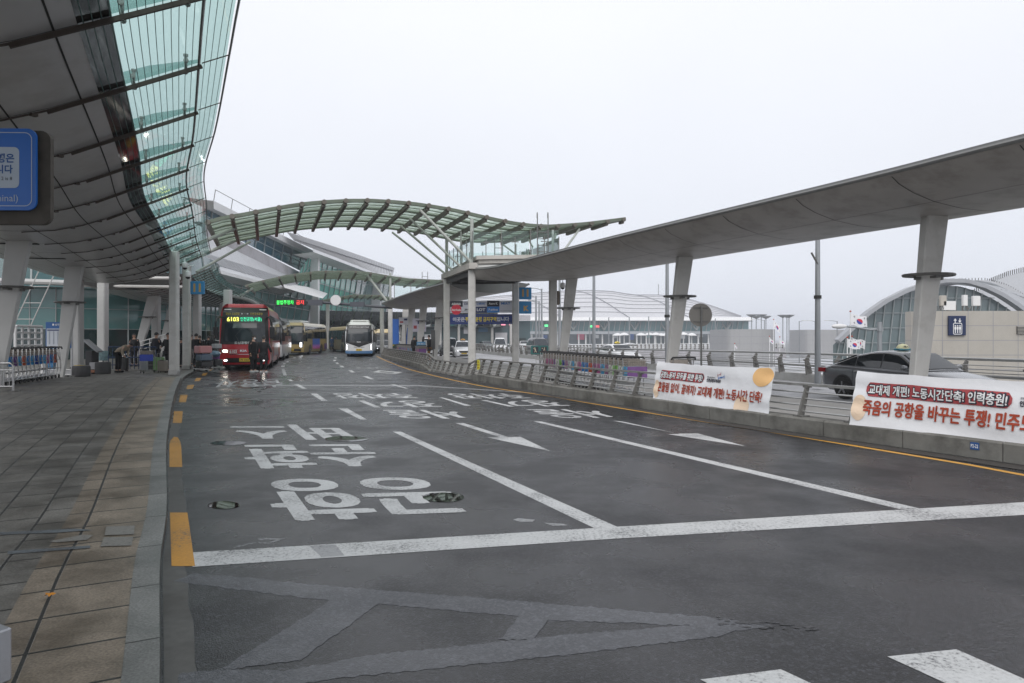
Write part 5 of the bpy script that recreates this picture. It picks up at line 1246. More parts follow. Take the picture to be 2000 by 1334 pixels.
# upper terminal: stepped roofs and raked glazing receding along the road
def terminal():
    o = thing('terminal_building', (-34, 90, 0), 'large terminal with stepped pale metal roofs and raked green glazing', 'building'); inv = -o.location
    def Q(px, py, X):  # point at a given X plane
        k = (px-1000)/F; Y = X/k; return Vector((X, Y, HC+(HY-py)/F*Y))+inv
    def band(rows, name, m, nx=1, smooth=False):
        return MB().grid(rows).build(name, m, o, smooth)
    N = 24
    def line(px0, py0, px1, py1, X, n=N, bow=0): return [Q(px0+(px1-px0)*i/n, py0+(py1-py0)*i/n - bow*math.sin(math.pi*i/n), X) for i in range(n+1)]
    # concrete parapet and lower glazed strip on the first tier
    a = line(395, 457, 592, 553, -34); b_ = line(395, 434, 592, 535, -34); band([a, b_], 'parapet', M_CONCW)
    top = line(395, 433, 592, 534.5, -34); back = [v+Vector((-1.2, 0, .0)) for v in top]; band([top, back], 'parapet_cap', M_ROOFW)
    g0 = line(395, 432, 600, 536, -35.2); g1 = line(395, 405, 606, 502, -35.2); band([g0, g1], 'clerestory_glazing', M_TEAL2)
    mb = MB()
    for i in range(0, N+1, 2): mb.beam(g0[i]+Vector((.05, 0, 0)), g1[i]+Vector((.05, 0, 0)), .16, .12)
    mid = [u.lerp(v, .48)+Vector((.04, 0, 0)) for u, v in zip(g0, g1)]
    for u, v in zip(mid[::4], mid[4::4]): mb.beam(u, v, .1, .08)
    mb.build('clerestory_mullions', M_MULL, o)
    e0 = [v+Vector((1.3, 0, -.15)) for v in g1]; e1 = [v+Vector((1.3, 0, .75)) for v in g1]; e2 = [v+Vector((-2.5, 0, 1.2)) for v in g1]
    band([g1, e0, e1, e2], 'middle_roof', M_WHITE_PAINT)
    mb = MB()   # roof walkway handrail
    hr = [v+Vector((.2, 0, 1.25)) for v in e1]
    for i in range(0, N+1, 4): mb.tube([e1[i], hr[i]], .045, 5)
    mb.tube(hr, .04, 5); mb.build('walkway_handrail', M_DSTEEL, o)
    # lower louvred roof
    r0 = line(395, 457, 592, 553, -34.02); r1 = line(392, 493, 585, 552, -33); r2 = line(385, 508, 575, 562, -31.2); r3 = line(385, 516, 575, 566, -30.6)
    band([r0, r1, r2, r3], 'lower_roof', M_ROOFW); band([r3, [v+Vector((0, 0, -.35)) for v in r3], [v+Vector((-3.6, 0, -.9)) for v in r3]], 'lower_eave', M_WHITE_PAINT)
    mb = MB()
    for i in range(N*3+1):
        t = i/(N*3); u = line(392, 493, 585, 552, -33, N*3)[i]; v = line(385, 508, 575, 562, -31.2, N*3)[i]; mb.beam(u+Vector((0, 0, .06)), v+Vector((0, 0, .06)), .08, .08)
    mb.build('lower_roof_seams', M_ROOFG, o)
    # second tongue of the lower roof
    s0 = line(560, 549, 690, 600, -33, 8); s1 = line(555, 560, 622, 579, -29.5, 8)
    band([[Q(552, 553, -31.8), Q(600, 560, -31.8), Q(640, 573, -31)], [Q(556, 562, -29.2), Q(590, 572, -29.2), Q(630, 583, -29.0)]], 'roof_tongue', M_WHITE_PAINT)
    # upper far roof
    ra = line(560, 453, 770, 523, -33.6, N, 2); rb = line(575, 470, 768, 531, -32.6); rc = line(610, 485, 764, 545, -30.6); rd = line(612, 492, 764, 549, -30)
    band([ra, rb], 'far_roof_upper', M_ROOFG, smooth=False); band([[v+Vector((0, 0, -.0)) for v in rb], rc, rd], 'far_roof_lower', M_ROOFW)
    band([rd, [v+Vector((-3, 0, -.4)) for v in rd]], 'far_eave', M_WHITE_PAINT)
    mb = MB()
    for u, v in zip(line(560, 453, 770, 523, -33.6, 60, 2), line(575, 470, 768, 531, -32.6, 60)): mb.beam(u+Vector((0, 0, .05)), v+Vector((0, 0, .05)), .10, .08)
    M3 = 60; u_ = line(575, 470, 768, 531, -32.6, M3); v_ = line(610, 485, 764, 545, -30.6, M3)
    for u, v in zip(u_, v_): mb.beam(u+Vector((0, 0, .05)), v+Vector((0, 0, .05)), .12, .1)
    mb.tube([v+Vector((0, 0, .25)) for v in rb], .09, 5); mb.build('far_roof_seams', M_FSEAM0, o)
    # tail of the roof dropping towards the road
    ta = line(742, 533, 868, 549, -30, 10, -1); tb = line(715, 538, 868, 556, -28.5, 10, -1); band([ta, tb], 'tail_roof', M_ROOFW)
    # raked glazing under the roofs
    z0 = -1
    def rake(px0, px1, tops, name, m, X0, lean, n=10, base=660):
        up = [Q(px0+(px1-px0)*i/n, interp(tops, px0+(px1-px0)*i/n), X0+lean) for i in range(n+1)]
        lo = [Vector((X0-inv.x*0+inv.x+0, u.y, inv.z)) for u in up]
        band([lo, up], name, m); mb = MB()
        for u, v in zip(lo, up): mb.beam(v+Vector((.08, -.2, 0)), u+Vector((.08, -.2, 0)), .12, .14)
        for k in (.3, .5, .7, .86):
            l = [u.lerp(v, k)+Vector((.08, -.1, 0)) for u, v in zip(lo, up)]
            for a_, b2 in zip(l, l[1:]): mb.beam(a_, b2, .1, .12)
        mb.build(name+'_mullions', M_MULL, o)
    rake(395, 610, [(395, 520), (500, 548), (575, 565), (610, 575)], 'lower_glazing', M_TEAL, -34, 1.6, 16)
    rake(585, 700, [(585, 530), (612, 490), (700, 530)], 'raked_glazing', M_GREENGL, -35, 2.5, 12)
    rake(700, 762, [(700, 530), (762, 548)], 'raked_glazing', M_TEAL, -35, 2.5, 6)
    for px, w_ in ((615, 1.3), (735, 2.2)):
        t_ = Q(px, 495 if px < 700 else 540, -32.2); MB().beam(t_, Vector((t_.x, t_.y, inv.z)), w_, .9, up=(0, 1, 0)).build('white_pillar', M_WHITE_PAINT, o)
    for px0, px1, py in ((592, 620, 560), (690, 760, 555), (640, 668, 560)):
        a = Q(px0, py, -33.9); b2 = Q(px1, py, -33.9); mb = MB(); mb.add([(a.x, a.y, 0), (b2.x, b2.y, 0), (b2.x, b2.y, a.z), (a.x, a.y, a.z)], [(0, 1, 2, 3)]); mb.build('grey_stone_wall', M_CONCW, o)
terminal()
# far third canopy and bits of road-side steel under it
def far_kerb_canopy():
    E = Path([(-44, 108), (-38, 118), (-30, 124), (-22, 128), (-12, 130), (-2, 128)], 2); o = thing('kerbside_canopy', (-30, 120, 5), 'thin teal louvred canopy crossing behind the white bus', 'canopy'); inv = -o.location
    n = 30; mb = MB(); jm = MB()
    rows = []
    for i in range(n+1):
        p, T = E.at(E.L*i/n); nn = Vector((T.y, -T.x, 0)); rows.append([p+inv+nn*x+Vector((0, 0, z)) for x, z in ((0, 3.9), (1.5, 4.8), (3.2, 6.5))])
    mb.grid(rows); mb.build('louvred_glass', M_CGLASS, o); 
    for r in rows: jm.beam(r[0], r[1], .14, .12); jm.beam(r[1], r[2], .14, .12)
    jm.build('louvre_beams', M_GFRAME, o)
    mb = MB(); mb.grid([[p_, p_+Vector((0, 5, -.3)), p_+Vector((0, 6, 0))] for p_ in [r[0] for r in rows]]); mb.build('soffit', M_SOFFIT, o, True)
    for i in range(3, n, 5): a = rows[i][0]; MB().tube([a+Vector((0, 4, 0)), Vector((a.x, a.y+4, inv.z))], .3, 8).build('column', M_COL_L, o)
    w_ = MB(); w_.add([(-66+30, 14, -5), (30, 14, -5), (30, 14, -1.0), (-36, 14, -1.0)], [(0, 1, 2, 3)]); w_.build('back_wall', mat('dim_wall', (.26, .30, .31), .5, var=.3, scale=.3), o)
far_kerb_canopy()
def kerbside():
    random.seed(21); o = thing('kerbside_frontage', (-12, 130, 0), 'murky far kerbside with pale columns and blue panels seen beneath the overhead board', 'building'); inv = -o.location
    MB().box((-11.5, 0, 5.6), (54, 1.0, .9)).build('fascia_beam', M_CONCW, o)
    for k in range(15):
        x = -37+3.5*k+random.uniform(-.4, .4); MB().cyl((x, random.uniform(-1, .6), 2.6), .26, 5.2, 8).build('column', M_COL, o)
        w_ = random.uniform(1.0, 2.4); z = random.choice((.9, 1.6, 3.6)); c = random.choice(('blue', 'glass', 'glass', 'dark', 'white'))
        m = {'blue': mat('faded_blue', (.06, .16, .27), .5), 'glass': M_TEAL, 'dark': M_CEIL, 'white': M_FLAGW0}[c]; MB().box((x+1.7, .9, z), (w_, .2, random.uniform(1.2, 2.4))).build('panel', m, o)
    MB().box((-11.5, 1.4, 2.5), (54, .2, 5)).build('glazing', mat('frontage_glass', (.07, .11, .12), .3, var=.4, scale=.3), o)
    for x in (10.2, 12.0): MB().box((x, .6, 4.4), (1.1, .2, .5)).build('lit_sign', mat('pink_lit', (.7, .2, .3), .5, emit=(1, .35, .45), estr=.8), o)
kerbside()

# ------------------------------------------------------------------ distance: far wing of the terminal
M_FROOF = mat('far_roof', (.50, .50, .52), .6, var=.04, scale=.05); M_FSEAM = mat('far_seam', (.27, .27, .29), .7); M_FGLASS = mat('far_glass', (.10, .22, .23), .2, var=.45, scale=.06, spec=.7); M_FGREY = mat('far_grey', (.22, .235, .25), .7, var=.2, scale=.08)
def far_wing():
    Y = 320; o = thing('far_terminal_wing', P(1150, 660, Y), 'distant terminal wing with a long shallow pale roof over green glass', 'building'); inv = -o.location
    T_ = [(880, 585), (960, 580), (1040, 573), (1100, 568), (1150, 567), (1195, 569), (1235, 576), (1290, 576), (1340, 583), (1380, 594), (1415, 606), (1447, 617)]
    def Qf(px, py, dy=0): return P(px, py, Y+dy)+inv
    xs = [860+(1447-860)*i/40 for i in range(41)]
    rows = [[Qf(x, 619.5, 0) for x in xs]]
    for k in range(1, 9): rows.append([Qf(x, 619.5+(interp(T_, x)-619.5)*math.sin(math.pi/2*k/8), 0)+Vector((0, 60*k/8*1.0, 0))*1 for x in xs])
    for k, r in enumerate(rows):   # keep the outline at its angle when pushed back
        for i, v in enumerate(r):
            if k: s_ = (v.y-inv.y)/(v.y-inv.y-60*k/8); w0 = v-inv; w0 = Vector((w0.x*s_, w0.y, HC+(w0.z-HC)*s_)); r[i] = w0+inv
    MB().grid(rows).build('roof', M_FROOF, o, True)
    mb = MB()
    for k in range(1, 9):
        for u, v in zip(rows[k], rows[k][1:]): mb.beam(u+Vector((0, -.3, .1)), v+Vector((0, -.3, .1)), .25, .22)
    mb.build('roof_seams', M_FSEAM, o)
    mb = MB()
    for i0 in (8, 17, 25):
        for k in range(8): mb.beam(rows[k][min(40, i0+8-k)]+Vector((0, -.4, .2)), rows[k+1][max(0, i0+7-k)]+Vector((0, -.4, .2)), .3, .3)
    mb.build('roof_hips', M_FSEAM, o)
    e = [[Qf(x, 619.5) for x in xs+[1470]], [Qf(x, 626, -2) for x in xs+[1470]], [Qf(x, 628, 6) for x in xs+[1470]]]; MB().grid(e).build('eave', M_WHITE_PAINT, o)
    xs2 = xs+[1462]; MB().grid([[Qf(x, 627, 4) for x in xs2], [Qf(x, 647, 4) for x in xs2]]).build('glazing', M_FGLASS, o)
    mb = MB()
    for i in range(60): x = 862+10*i; mb.beam(Qf(x, 627, 3.4), Qf(x-3, 647, 3.4), .35, .3)
    for i in range(10): x = 880+60*i; mb.beam(Qf(x, 645, 0), Qf(x+8, 629, 3), .7, .5); mb.beam(Qf(x, 645, 0), Qf(x-8, 634, 3), .5, .5)
    mb.build('mullions', M_MULL, o)
    MB().grid([[Qf(x, 647, -2) for x in xs2], [Qf(x, 652.5, -3) for x in xs2]]).build('podium_band', M_FGREY, o)
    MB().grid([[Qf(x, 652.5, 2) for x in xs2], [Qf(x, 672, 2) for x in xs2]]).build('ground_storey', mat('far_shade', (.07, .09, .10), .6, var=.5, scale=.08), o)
    random.seed(4); cols_ = [(.40, .06, .12), (.03, .09, .28), (.5, .52, .54), (.03, .2, .2), (.35, .38, .40)]
    for i in range(34):
        x = 872+17*i+random.uniform(-4, 4); MB().beam(Qf(x, 653, -.5), Qf(x, 672, -.5), .8, .6).build('column', M_WHITE_PAINT, o)
        if i % 2: a = Qf(x+4, 655+random.uniform(0, 4), .6); MB().box((a.x, a.y, a.z), (random.uniform(1.5, 3.6), .2, random.uniform(1.2, 3.4))).build('shop_panel', mat('shop_%d' % (i % 5), cols_[i % 5], .5), o)
    for px, py, c in ((1067, 636, (.1, 1, .3)), (1156, 637.5, (.1, 1, .3)), (1167, 637.5, (.8, .1, .1))):
        a = Qf(px, py, -2); MB().box((a.x, a.y, a.z), (1.6, .3, 1.0)).build('lit_sign', mat('far_lit_%d' % px, c, .5, emit=c, estr=.6), o)
    # antenna
    MB().tube([Qf(1286, 576, 30), Qf(1286, 555, 30)], .15, 5).build('antenna', M_DSTEEL, o)
far_wing()
def tents():
    random.seed(3)
    for i, px in enumerate((1206, 1219, 1252, 1268, 1281, 1291, 1299, 1335, 1351, 1419)):
        Y = 190; a = P(px, 661, Y); o = thing('canopied_lamp', (a.x, Y, -6.8), 'small white dome-topped lamp, %s of the far group counted from the left' % ORD[i], 'lamp', group='white dome lamps before the far wing')
        z = P(px, 655-random.uniform(-1, 1.5), Y).z+6.8; MB().tube([(0, 0, 0), (0, 0, z)], .14, 6).build('pole', M_WHITE_PAINT, o)
        MB().lathe([(.05, .75), (.7, .55), (1.35, .15), (1.5, 0), (1.3, -.05)], (0, 0, z), 12).build('dome', M_WHITE_PAINT, o)
tents()
# second viaduct in the distance with its railing, and cars on it
def far_viaduct():
    pts = [(6, 88), (16, 104), (30, 118), (46, 132), (52, 150)]; pts = [(2, 100), (14, 118), (28, 130), (42, 138), (60, 150)]
    E = Path(pts, 2); o = thing('far_viaduct', (28, 130, 0), 'curving far viaduct with a pale parapet and dense railing', 'viaduct'); inv = -o.location
    n = 40; rows = []
    for i in range(n+1):
        p, T = E.at(E.L*i/n); nn = Vector((T.y, -T.x, 0)); c = p+inv
        rows.append([c+nn*6+Vector((0, 0, -3.0)), c+nn*.4+Vector((0, 0, -2.9)), c+Vector((0, 0, -1.2)), c+Vector((0, 0, -.5)), c-nn*.3+Vector((0, 0, -.5)), c-nn*12+Vector((0, 0, -1.0))])
    MB().grid([r[::-1] for r in rows]).build('deck', M_CONCW, o)
    mb = MB(); m2 = MB(); k = 0
    while k*1.1 < E.L: p, T = E.at(k*1.1); mb.beam(p+inv+Vector((0, 0, -.5)), p+inv+Vector((0, 0, .55)), .16, .3); k += 1
    build_split(mb, 'railing_post', M_POST, o)
    for z in (.58, .2, -.1): m2.tube([E.at(E.L*i/n)[0]+inv+Vector((0, 0, z)) for i in range(n+1)], .07, 5)
    m2.build('railing_tubes', M_WHITE_PAINT, o)
    for i in range(2, n, 5): p, T = E.at(E.L*i/n); MB().tube([p+inv+Vector((0, 2, -1)), p+inv+Vector((0, 2, -7))], .6, 8).build('pier', M_CONCW, o)
far_viaduct()

# ------------------------------------------------------------------ low buildings, dome and masts to the right
M_PANEL = mat('stone_panel', (.40, .375, .335), .6, var=.06, scale=1.5, stain=.15, sscale=.5)
def panel_building(name, label, pts, z0, z1, rows_, pw, extra=None, m=None, loc=None):
    o = thing(name, (pts[0][0], pts[0][1], z0), label, 'building'); inv = -o.location; E = Path(pts, .3) if len(pts) > 2 else None
    mb = MB(); jm = MB(); L_ = E.L; n = max(4, int(L_/.5))
    mb.grid([[E.at(L_*i/n)[0]+inv+Vector((0, 0, z)) for i in range(n+1)] for z in (z0, z1)])
    top = [E.at(L_*i/n)[0]+inv+Vector((0, 0, z1)) for i in range(n+1)]; ym = max(v.y for v in top); top += [Vector((top[-1].x, ym+.01, z1+inv.z))]; mb.add(top, [tuple(range(len(top)))])
    mb.build('cladding', m or M_PANEL, o)
    out = lambda d: Vector((E.at(d)[1].y, -E.at(d)[1].x, 0))*-.004
    for r in range(1, rows_):
        z = z0+(z1-z0)*r/rows_; jm.grid([[E.at(L_*i/n)[0]+inv-out(L_*i/n)*-1+Vector((E.at(L_*i/n)[1].y, -E.at(L_*i/n)[1].x, 0))*.006+Vector((0, 0, z+s)) for i in range(n+1)] for s in (-.02, .02)])
    d = 0
    while d < L_: 
        c = E.at(d)[0]+inv+Vector((E.at(d)[1].y, -E.at(d)[1].x, 0))*.006; T = E.at(d)[1]; jm.grid([[c-T*.02+Vector((0, 0, z)), c+T*.02+Vector((0, 0, z))] for z in (z0, z1)]); d += pw
    jm.build('panel_joints', M_FSEAM, o)
    if extra: extra(o, inv)
    return o
def lift_extra(o, inv):
    Y = 44.0; a, b_ = P(1850, 617, Y)+inv, P(1883, 655, Y)+inv
    s = MB().cbox(((a.x+b_.x)/2, -.12+44.0+inv.y, (a.z+b_.z)/2), (b_.x-a.x, .14, a.z-b_.z), .01).build('lift_sign', mat('lift_navy', (.006, .018, .07), .5), o)
    wm = M_WINK; cx = (a.x+b_.x)/2; y = 44.0+inv.y-.20; cz = (a.z+b_.z)/2; t = MB()
    oo = rrect(.58, .74, .09); ii = rrect(.50, .66, .06); n = len(oo); zc = cz-.20
    t.add([(cx+x, y, zc+z) for x, z in oo]+[(cx+x, y, zc+z) for x, z in ii], [(k, (k+1) % n, n+(k+1) % n, n+k) for k in range(n)])
    for dx in (-.15, 0, .15): t.cyl((cx+dx, y, zc+.19), .045, .01, 10, 'y'); t.add([(cx+dx-.06, y, zc+.13), (cx+dx+.06, y, zc+.13), (cx+dx+.06, y, zc-.05), (cx+dx+.03, y, zc-.05), (cx+dx+.03, y, zc-.28), (cx+dx-.03, y, zc-.28), (cx+dx-.03, y, zc-.05), (cx+dx-.06, y, zc-.05)], [tuple(range(8))])
    for dx, sg in ((-.16, 1), (.14, -1)):
        z = zc+.52; t.add([(cx+dx, y, z+.14*sg), (cx+dx-.11, y, z+.0*sg), (cx+dx+.11, y, z)], [(0, 1, 2)]); t.add([(cx+dx-.03, y, z), (cx+dx+.03, y, z), (cx+dx+.03, y, z-.14*sg), (cx+dx-.03, y, z-.14*sg)], [(0, 1, 2, 3)])
    t.build('lift_pictogram', wm, s)
    a = P(1985, 645, Y)+inv
    v = MB(); v.box((a.x+.6, y+.15, a.z), (1.2, .1, .5)).build('vent_louvre', mat('vent_dark', (.06, .06, .06), .6), o)
    mb = MB()
    for k in range(6): mb.box((a.x+.6, y+.09, a.z-.22+.09*k), (1.2, .03, .03))
    mb.build('vent_slats', M_PANEL, o)
panel_building('lift_building', 'beige panelled lift building with a navy elevator sign and rounded corner', [(35.0, 60), (29.0, 50), (26.6, 46.2), (26.2, 45.2), (26.6, 44.4), (28.0, 44.0), (34, 44.0), (40, 44.0), (48, 44.0)], -7, 3.42, 11, 1.62, lift_extra)
def antennas():
    random.seed(5)
    for i, (px, h, w_, lab) in enumerate([(1821, 604-576, .55, 'pale antenna panel left of the raked column, on the lift building'), (1841, 33, .42, 'tall beige antenna panel on the lift building roof'), (1853, 22, .85, 'square white antenna box on the lift building roof'),
                              (1884, 34, .30, 'narrow antenna panel above the elevator sign'), (1906, 32, .50, 'rightmost antenna panel on the lift building roof')]):
        q = P(px, 607, 46.5); o = thing('antenna_panel', (q.x, 46.5, 3.42), lab, 'antenna', group='antennas on the lift building roof'); hh = h/F*46.5
        z0 = .45 if i != 2 else .15
        MB().cbox((0, 0, z0+(hh-z0)/2), (w_, .25, hh-z0+.001), .03).build('panel', M_WHITE_PAINT if i != 1 else M_PANEL, o)
        MB().tube([(0, .2, 0), (0, .2, hh)], .04, 6).build('mast', M_DSTEEL, o)
        mb = MB()
        for k in range(7): a = Vector((random.uniform(-.5, .5), random.uniform(-.1, .4), random.uniform(0, .3))); mb.tube([a, a+Vector((random.uniform(-.2, .2), 0, random.uniform(.1, .45)))], .025, 5)
        mb.build('brackets', M_DSTEEL, o)
antennas()
def cyl_building(label, px0, px1, py, Y, depth=8):
    a = P(px0, py, Y); b_ = P(px1, py, Y); w_ = b_.x-a.x
    panel_building('round_service_building', label, [(a.x-.4, Y+depth), (a.x, Y+2.5), (a.x+w_*.06, Y+.6), (a.x+w_*.3, Y), (a.x+w_*.62, Y+.1), (a.x+w_*.85, Y+1.2), (b_.x-.3, Y+3), (b_.x, Y+depth)], -7, a.z, 9, 1.8, None, mat('grey_panel', (.33, .33, .335), .6, var=.05))
cyl_building('grey round-cornered service building standing left of the tall grey pole', 1421, 1531, 643, 105); cyl_building('further flat grey service building right of the tall grey pole', 1575, 1668, 644, 150)
# white roof slabs seen through the parapet
mb = MB(); o = thing('low_roof', (30, 60, -2.4), 'low ribbed white roof seen through the parapet railing', 'roof')
mb.box((0, 0, 0), (64, 34, .5)); mb.build('roof_slab', M_ROOFW, o)
for k in range(26): MB().box((-31+2.4*k, 0, .32), (.18, 33.6, .14)).build('rib', M_WHITE_PAINT, o)
MB().box((0, -16.8, -2.6), (64, .3, 4.6)).build('front_glazing', M_TEAL2, o)
mb = MB()
for k in range(20): mb.box((-31.5+3.3*k, -17.0, -2.6), (.12, .1, 4.6))
mb.build('front_mullions', M_WHITE_PAINT, o)
MB().box((40, 60, -3.2), (130, 70, .5)).build('x', M_ROOFW) if False else None
mb = MB(); o = thing('broad_low_roof', (70, 135, -3), 'broad pale flat roof below the far service buildings', 'roof'); mb.box((0, 0, 0), (110, 70, .6)).build('slab', M_ROOFW, o)
mb = MB()
for k in range(16): mb.box((-52+7*k, 0, .35), (.5, 69, .12))
mb.build('roof_ribs', M_ROOFG, o)

# dome of the transport centre
def dome():
    Y = 100; o = thing('shell_roof_building', P(1860, 690, Y), 'silver arched shell roof building rising behind the beige lift building', 'building'); inv = -o.location
    def q(px, py, dy=0): return P(px, py, Y+dy)+inv
    arc1 = [(1632, 666), (1660, 640), (1690, 612), (1725, 588), (1765, 568), (1800, 556), (1840, 549), (1880, 550), (1915, 560), (1950, 577), (1985, 600), (2030, 640)]      # front arch
    crest = [(1775, 571), (1820, 560), (1870, 552), (1925, 551), (1965, 562), (2005, 585), (2050, 620), (2090, 650), (2130, 680), (2160, 700), (2180, 720), (2200, 740)]
    n = 48
    def samp(arc): return [(lambda s: (interp([(i/(len(arc)-1), p_[0]) for i, p_ in enumerate(arc)], s), interp([(i/(len(arc)-1), p_[1]) for i, p_ in enumerate(arc)], s)))(k/n) for k in range(n+1)]
    f = [q(x, y, 0) for x, y in samp(arc1)]
    rows = [f]
    for k in range(1, 7):
        t = k/6; rows.append([ (a.lerp(b_, t)+Vector((0, 0, 1.2*math.sin(math.pi*t)))) for a, b_ in zip(f, [q(x, y, 26) for x, y in samp(crest)])])
    MB().grid(rows).build('shell', M_ROOFG, o, True)
    mb = MB()
    for u, v in zip(f, f[1:]): mb.beam(u+Vector((0, -.5, 0)), v+Vector((0, -.5, 0)), 1.3, .55)
    mb.build('front_arch_rib', M_ROOFG, o)
    r5 = rows[-1]; mb = MB()
    for u, v in zip(r5[4:], r5[5:]): mb.beam(u, v, .9, .7)
    mb.build('crest_rib', M_ROOFW, o)
    mb = MB()
    for i in range(4, n, 1):
        for s in (0, .5): a = r5[i].lerp(r5[min(n, i+1)], s); mb.tube([a, a+Vector((0, 0, .8))], .08, 4)
    mb.build('crest_teeth', M_DSTEEL, o)
    for i in range(22, n, 2):
        mb = MB()
        for k in range(6): mb.beam(rows[k][i]+Vector((0, -.2, .25)), rows[k+1][i]+Vector((0, -.2, .25)), .5, .35)
        mb.build('louvre_blade', M_ROOFW, o)
    mb = MB()
    for k in (1, 2, 3, 4, 5):
        for u, v in zip(rows[k][14:], rows[k][15:]): mb.beam(u+Vector((0, -.1, .15)), v+Vector((0, -.1, .15)), .3, .3)
    mb.build('shell_purlins', M_FGREY, o)
    g = [[v+Vector((0, .8, -.6)) for v in f], [Vector((v.x, v.y+.8, -6.5+inv.z)) for v in f]]; MB().grid(g).build('end_glazing', mat('shell_glass', (.10, .14, .145), .12, var=.3, scale=.2, spec=.8), o)
    mb = MB()
    for i in range(2, n, 2): mb.beam(f[i]+Vector((0, .6, -.6)), Vector((f[i].x-1.5, f[i].y+.6, -6.5+inv.z)), .10, .12)
    for z in (0, 2.2, 4.4, 6.6, 8.8):
        zz_ = z+inv.z+1.0; xs_ = [v.x for v in f if v.z > zz_+.4]
        if xs_: mb.beam(Vector((min(xs_), f[0].y+.6, zz_)), Vector((max(xs_), f[0].y+.6, zz_)), .10, .10)
    mb.build('end_mullions', M_MULL, o)
    # inner overhanging eave on the left slope
    a = samp(arc1)[3:22]; u = [q(x, y, 0) for x, y in a]; mb = MB(); mb.grid([[v+Vector((.6, -.4, -.5)) for v in u], [v+Vector((3.2, 1.2, -2.2)) for v in u]])
    # higher shell behind
    arc3 = [(1900, 575), (1935, 552), (1970, 538), (2010, 528), (2060, 522), (2120, 522)]
    w_ = samp(arc3); A3 = [q(x, y, 45) for x, y in w_]; MB().grid([[v for v in A3], [v+Vector((4, 8, -4)) for v in A3], [v+Vector((6, 8, -20)) for v in A3]][::1]).build('rear_shell', M_ROOFW, o, True)
    MB().grid([A3, [Vector((v.x, v.y, -6+inv.z)) for v in A3]]).build('rear_wall', M_ROOFW, o)
    mb = MB()
    for i in range(0, n, 1): mb.tube([A3[i], A3[i]+Vector((0, 0, 1.0))], .12, 4)
    mb.build('rear_teeth', M_DSTEEL, o)
dome()

# ------------------------------------------------------------------ lamp posts, flags, masts
M_POLE = mat('galvanised_pole', (.30, .315, .33), .45, .5, var=.08, scale=3)
def post(name, px, Y, top, r, label, zb=None, arm=None, cat='lamp post', group='grey lamp posts', extra=None):
    a = P(px, 661, Y); zb = zroad(Y)+.12 if zb is None else zb; o = thing(name, (a.x, Y, zb), label, cat, 0, group); h = HC+(HY-top)/F*Y-zb
    MB().tube([(0, 0, 0), (0, 0, .5), (0, 0, h)], [r*1.1, r, r*.72], 12).build('pole', M_POLE, o); MB().cyl((0, 0, .03), r*2, .06, 12).build('base_flange', M_DSTEEL, o)
    if arm:
        for sg in arm: 
            MB().tube([(0, 0, h-.15), (sg*.7, 0, h+.05), (sg*1.5, 0, h+.08)], r*.4, 6).build('arm', M_POLE, o); MB().cbox((sg*1.9, 0, h+.08), (.8, .22, .10), .04).build('lantern', M_WHITE_PAINT, o)
    if extra: extra(o, h)
    return o
def ex(o, h): MB().tube([(-.0, -.05, 3.6+.75), (-.25, -.05, 4.8)], .035, 6).build('clamp_rod', M_DSTEEL, o); MB().cyl((0, 0, 3.2), .13, .12, 12).build('band', M_JOINT, o)
post('lamp_post', 1597, 24.6, 432, .105, 'thick grey lamp post behind the gap between the banners', extra=ex)
post('lamp_post', 1303, 38, 478, .12, 'grey lamp post just left of the middle raked column', extra=lambda o, h: MB().cyl((0, 0, 3.0), .15, .15, 10).build('band', M_JOINT, o))
post('lamp_post', 1160, 50, 500, .13, 'grey lamp post between the dark van and the white taxi')
post('lamp_post', 1093, 58, 540, .13, 'grey lamp post right behind the island column with the camera')
for i, (px, Y, top, lab) in enumerate([(1047, 78, 578, 'left one of the three slim posts beside the K sign'), (1058, 84, 564, 'right one of the three slim posts beside the K sign'), (1053, 92, 588, 'middle, lowest one of the three slim posts beside the K sign'), (1152, 130, 620, 'slim post standing before the far glass, left of the lamp post'),
                                  (1189, 130, 620, 'slim post before the far glass behind the white taxi'), (1267, 130, 618, 'slim post before the far wing right of the taxi sign'), (1312, 128, 620, 'slim post before the far wing next to the middle raked column'), (1397, 125, 622, 'slim post just right of the round sign back'), (1229, 130, 619, 'slim post before the far wing above the taxi windscreen')]):
    post('slim_post', px, Y, top, .13, lab, zb=-.5 if i < 3 else -6.8, arm=(-1,) if i < 3 else None, group='slim posts by the far wing')
for i, (px, top, sp) in enumerate([(1468, 615, 1), (1487, 615, 1), (1477, 618, 1), (1496, 618, 1), (1529, 616, 1), (1537, 616, 1), (1541, 616, 1)]):
    Y = 240; a = P(px, 661, Y); o = thing('apron_floodlight', (a.x, Y, -7), '%s apron light mast on the horizon from the left' % ORD[i], 'floodlight', group='apron light masts on the horizon'); h = P(px, top, Y).z+7
    MB().tube([(0, 0, 0), (0, 0, h)], .16, 6).build('mast', M_POLE, o); MB().lathe([(.2, -.9), (1.9, .0), (1.9, .18), (.3, .3)], (0, 0, h), 10).build('head_ring', M_ROOFG, o)
for i, (px, top, sg, lab) in enumerate([(1493, 625, -1, 'thin street light arm left of the grey round building corner'), (1561, 627, 1, 'thin street light between the two grey service buildings'), (1592, 627, -1, 'thin street light whose arm shows left of the thick pole'), (1635, 627, -1, 'twin street light with a small box behind the far service building')]):
    post('street_light', px, 120, top, .10, lab, zb=-7, arm=(sg,), cat='street light', group='thin street lights beyond the parapet')
q = P(1760, 661, 130); o = thing('thin_mast', (q.x, 130, -7), 'hair-thin mast rising over the left slope of the silver shell roof', 'mast'); MB().tube([(0, 0, 0), (0, 0, P(0, 580, 130).z+7)], .09, 5).build('mast', M_DSTEEL, o)
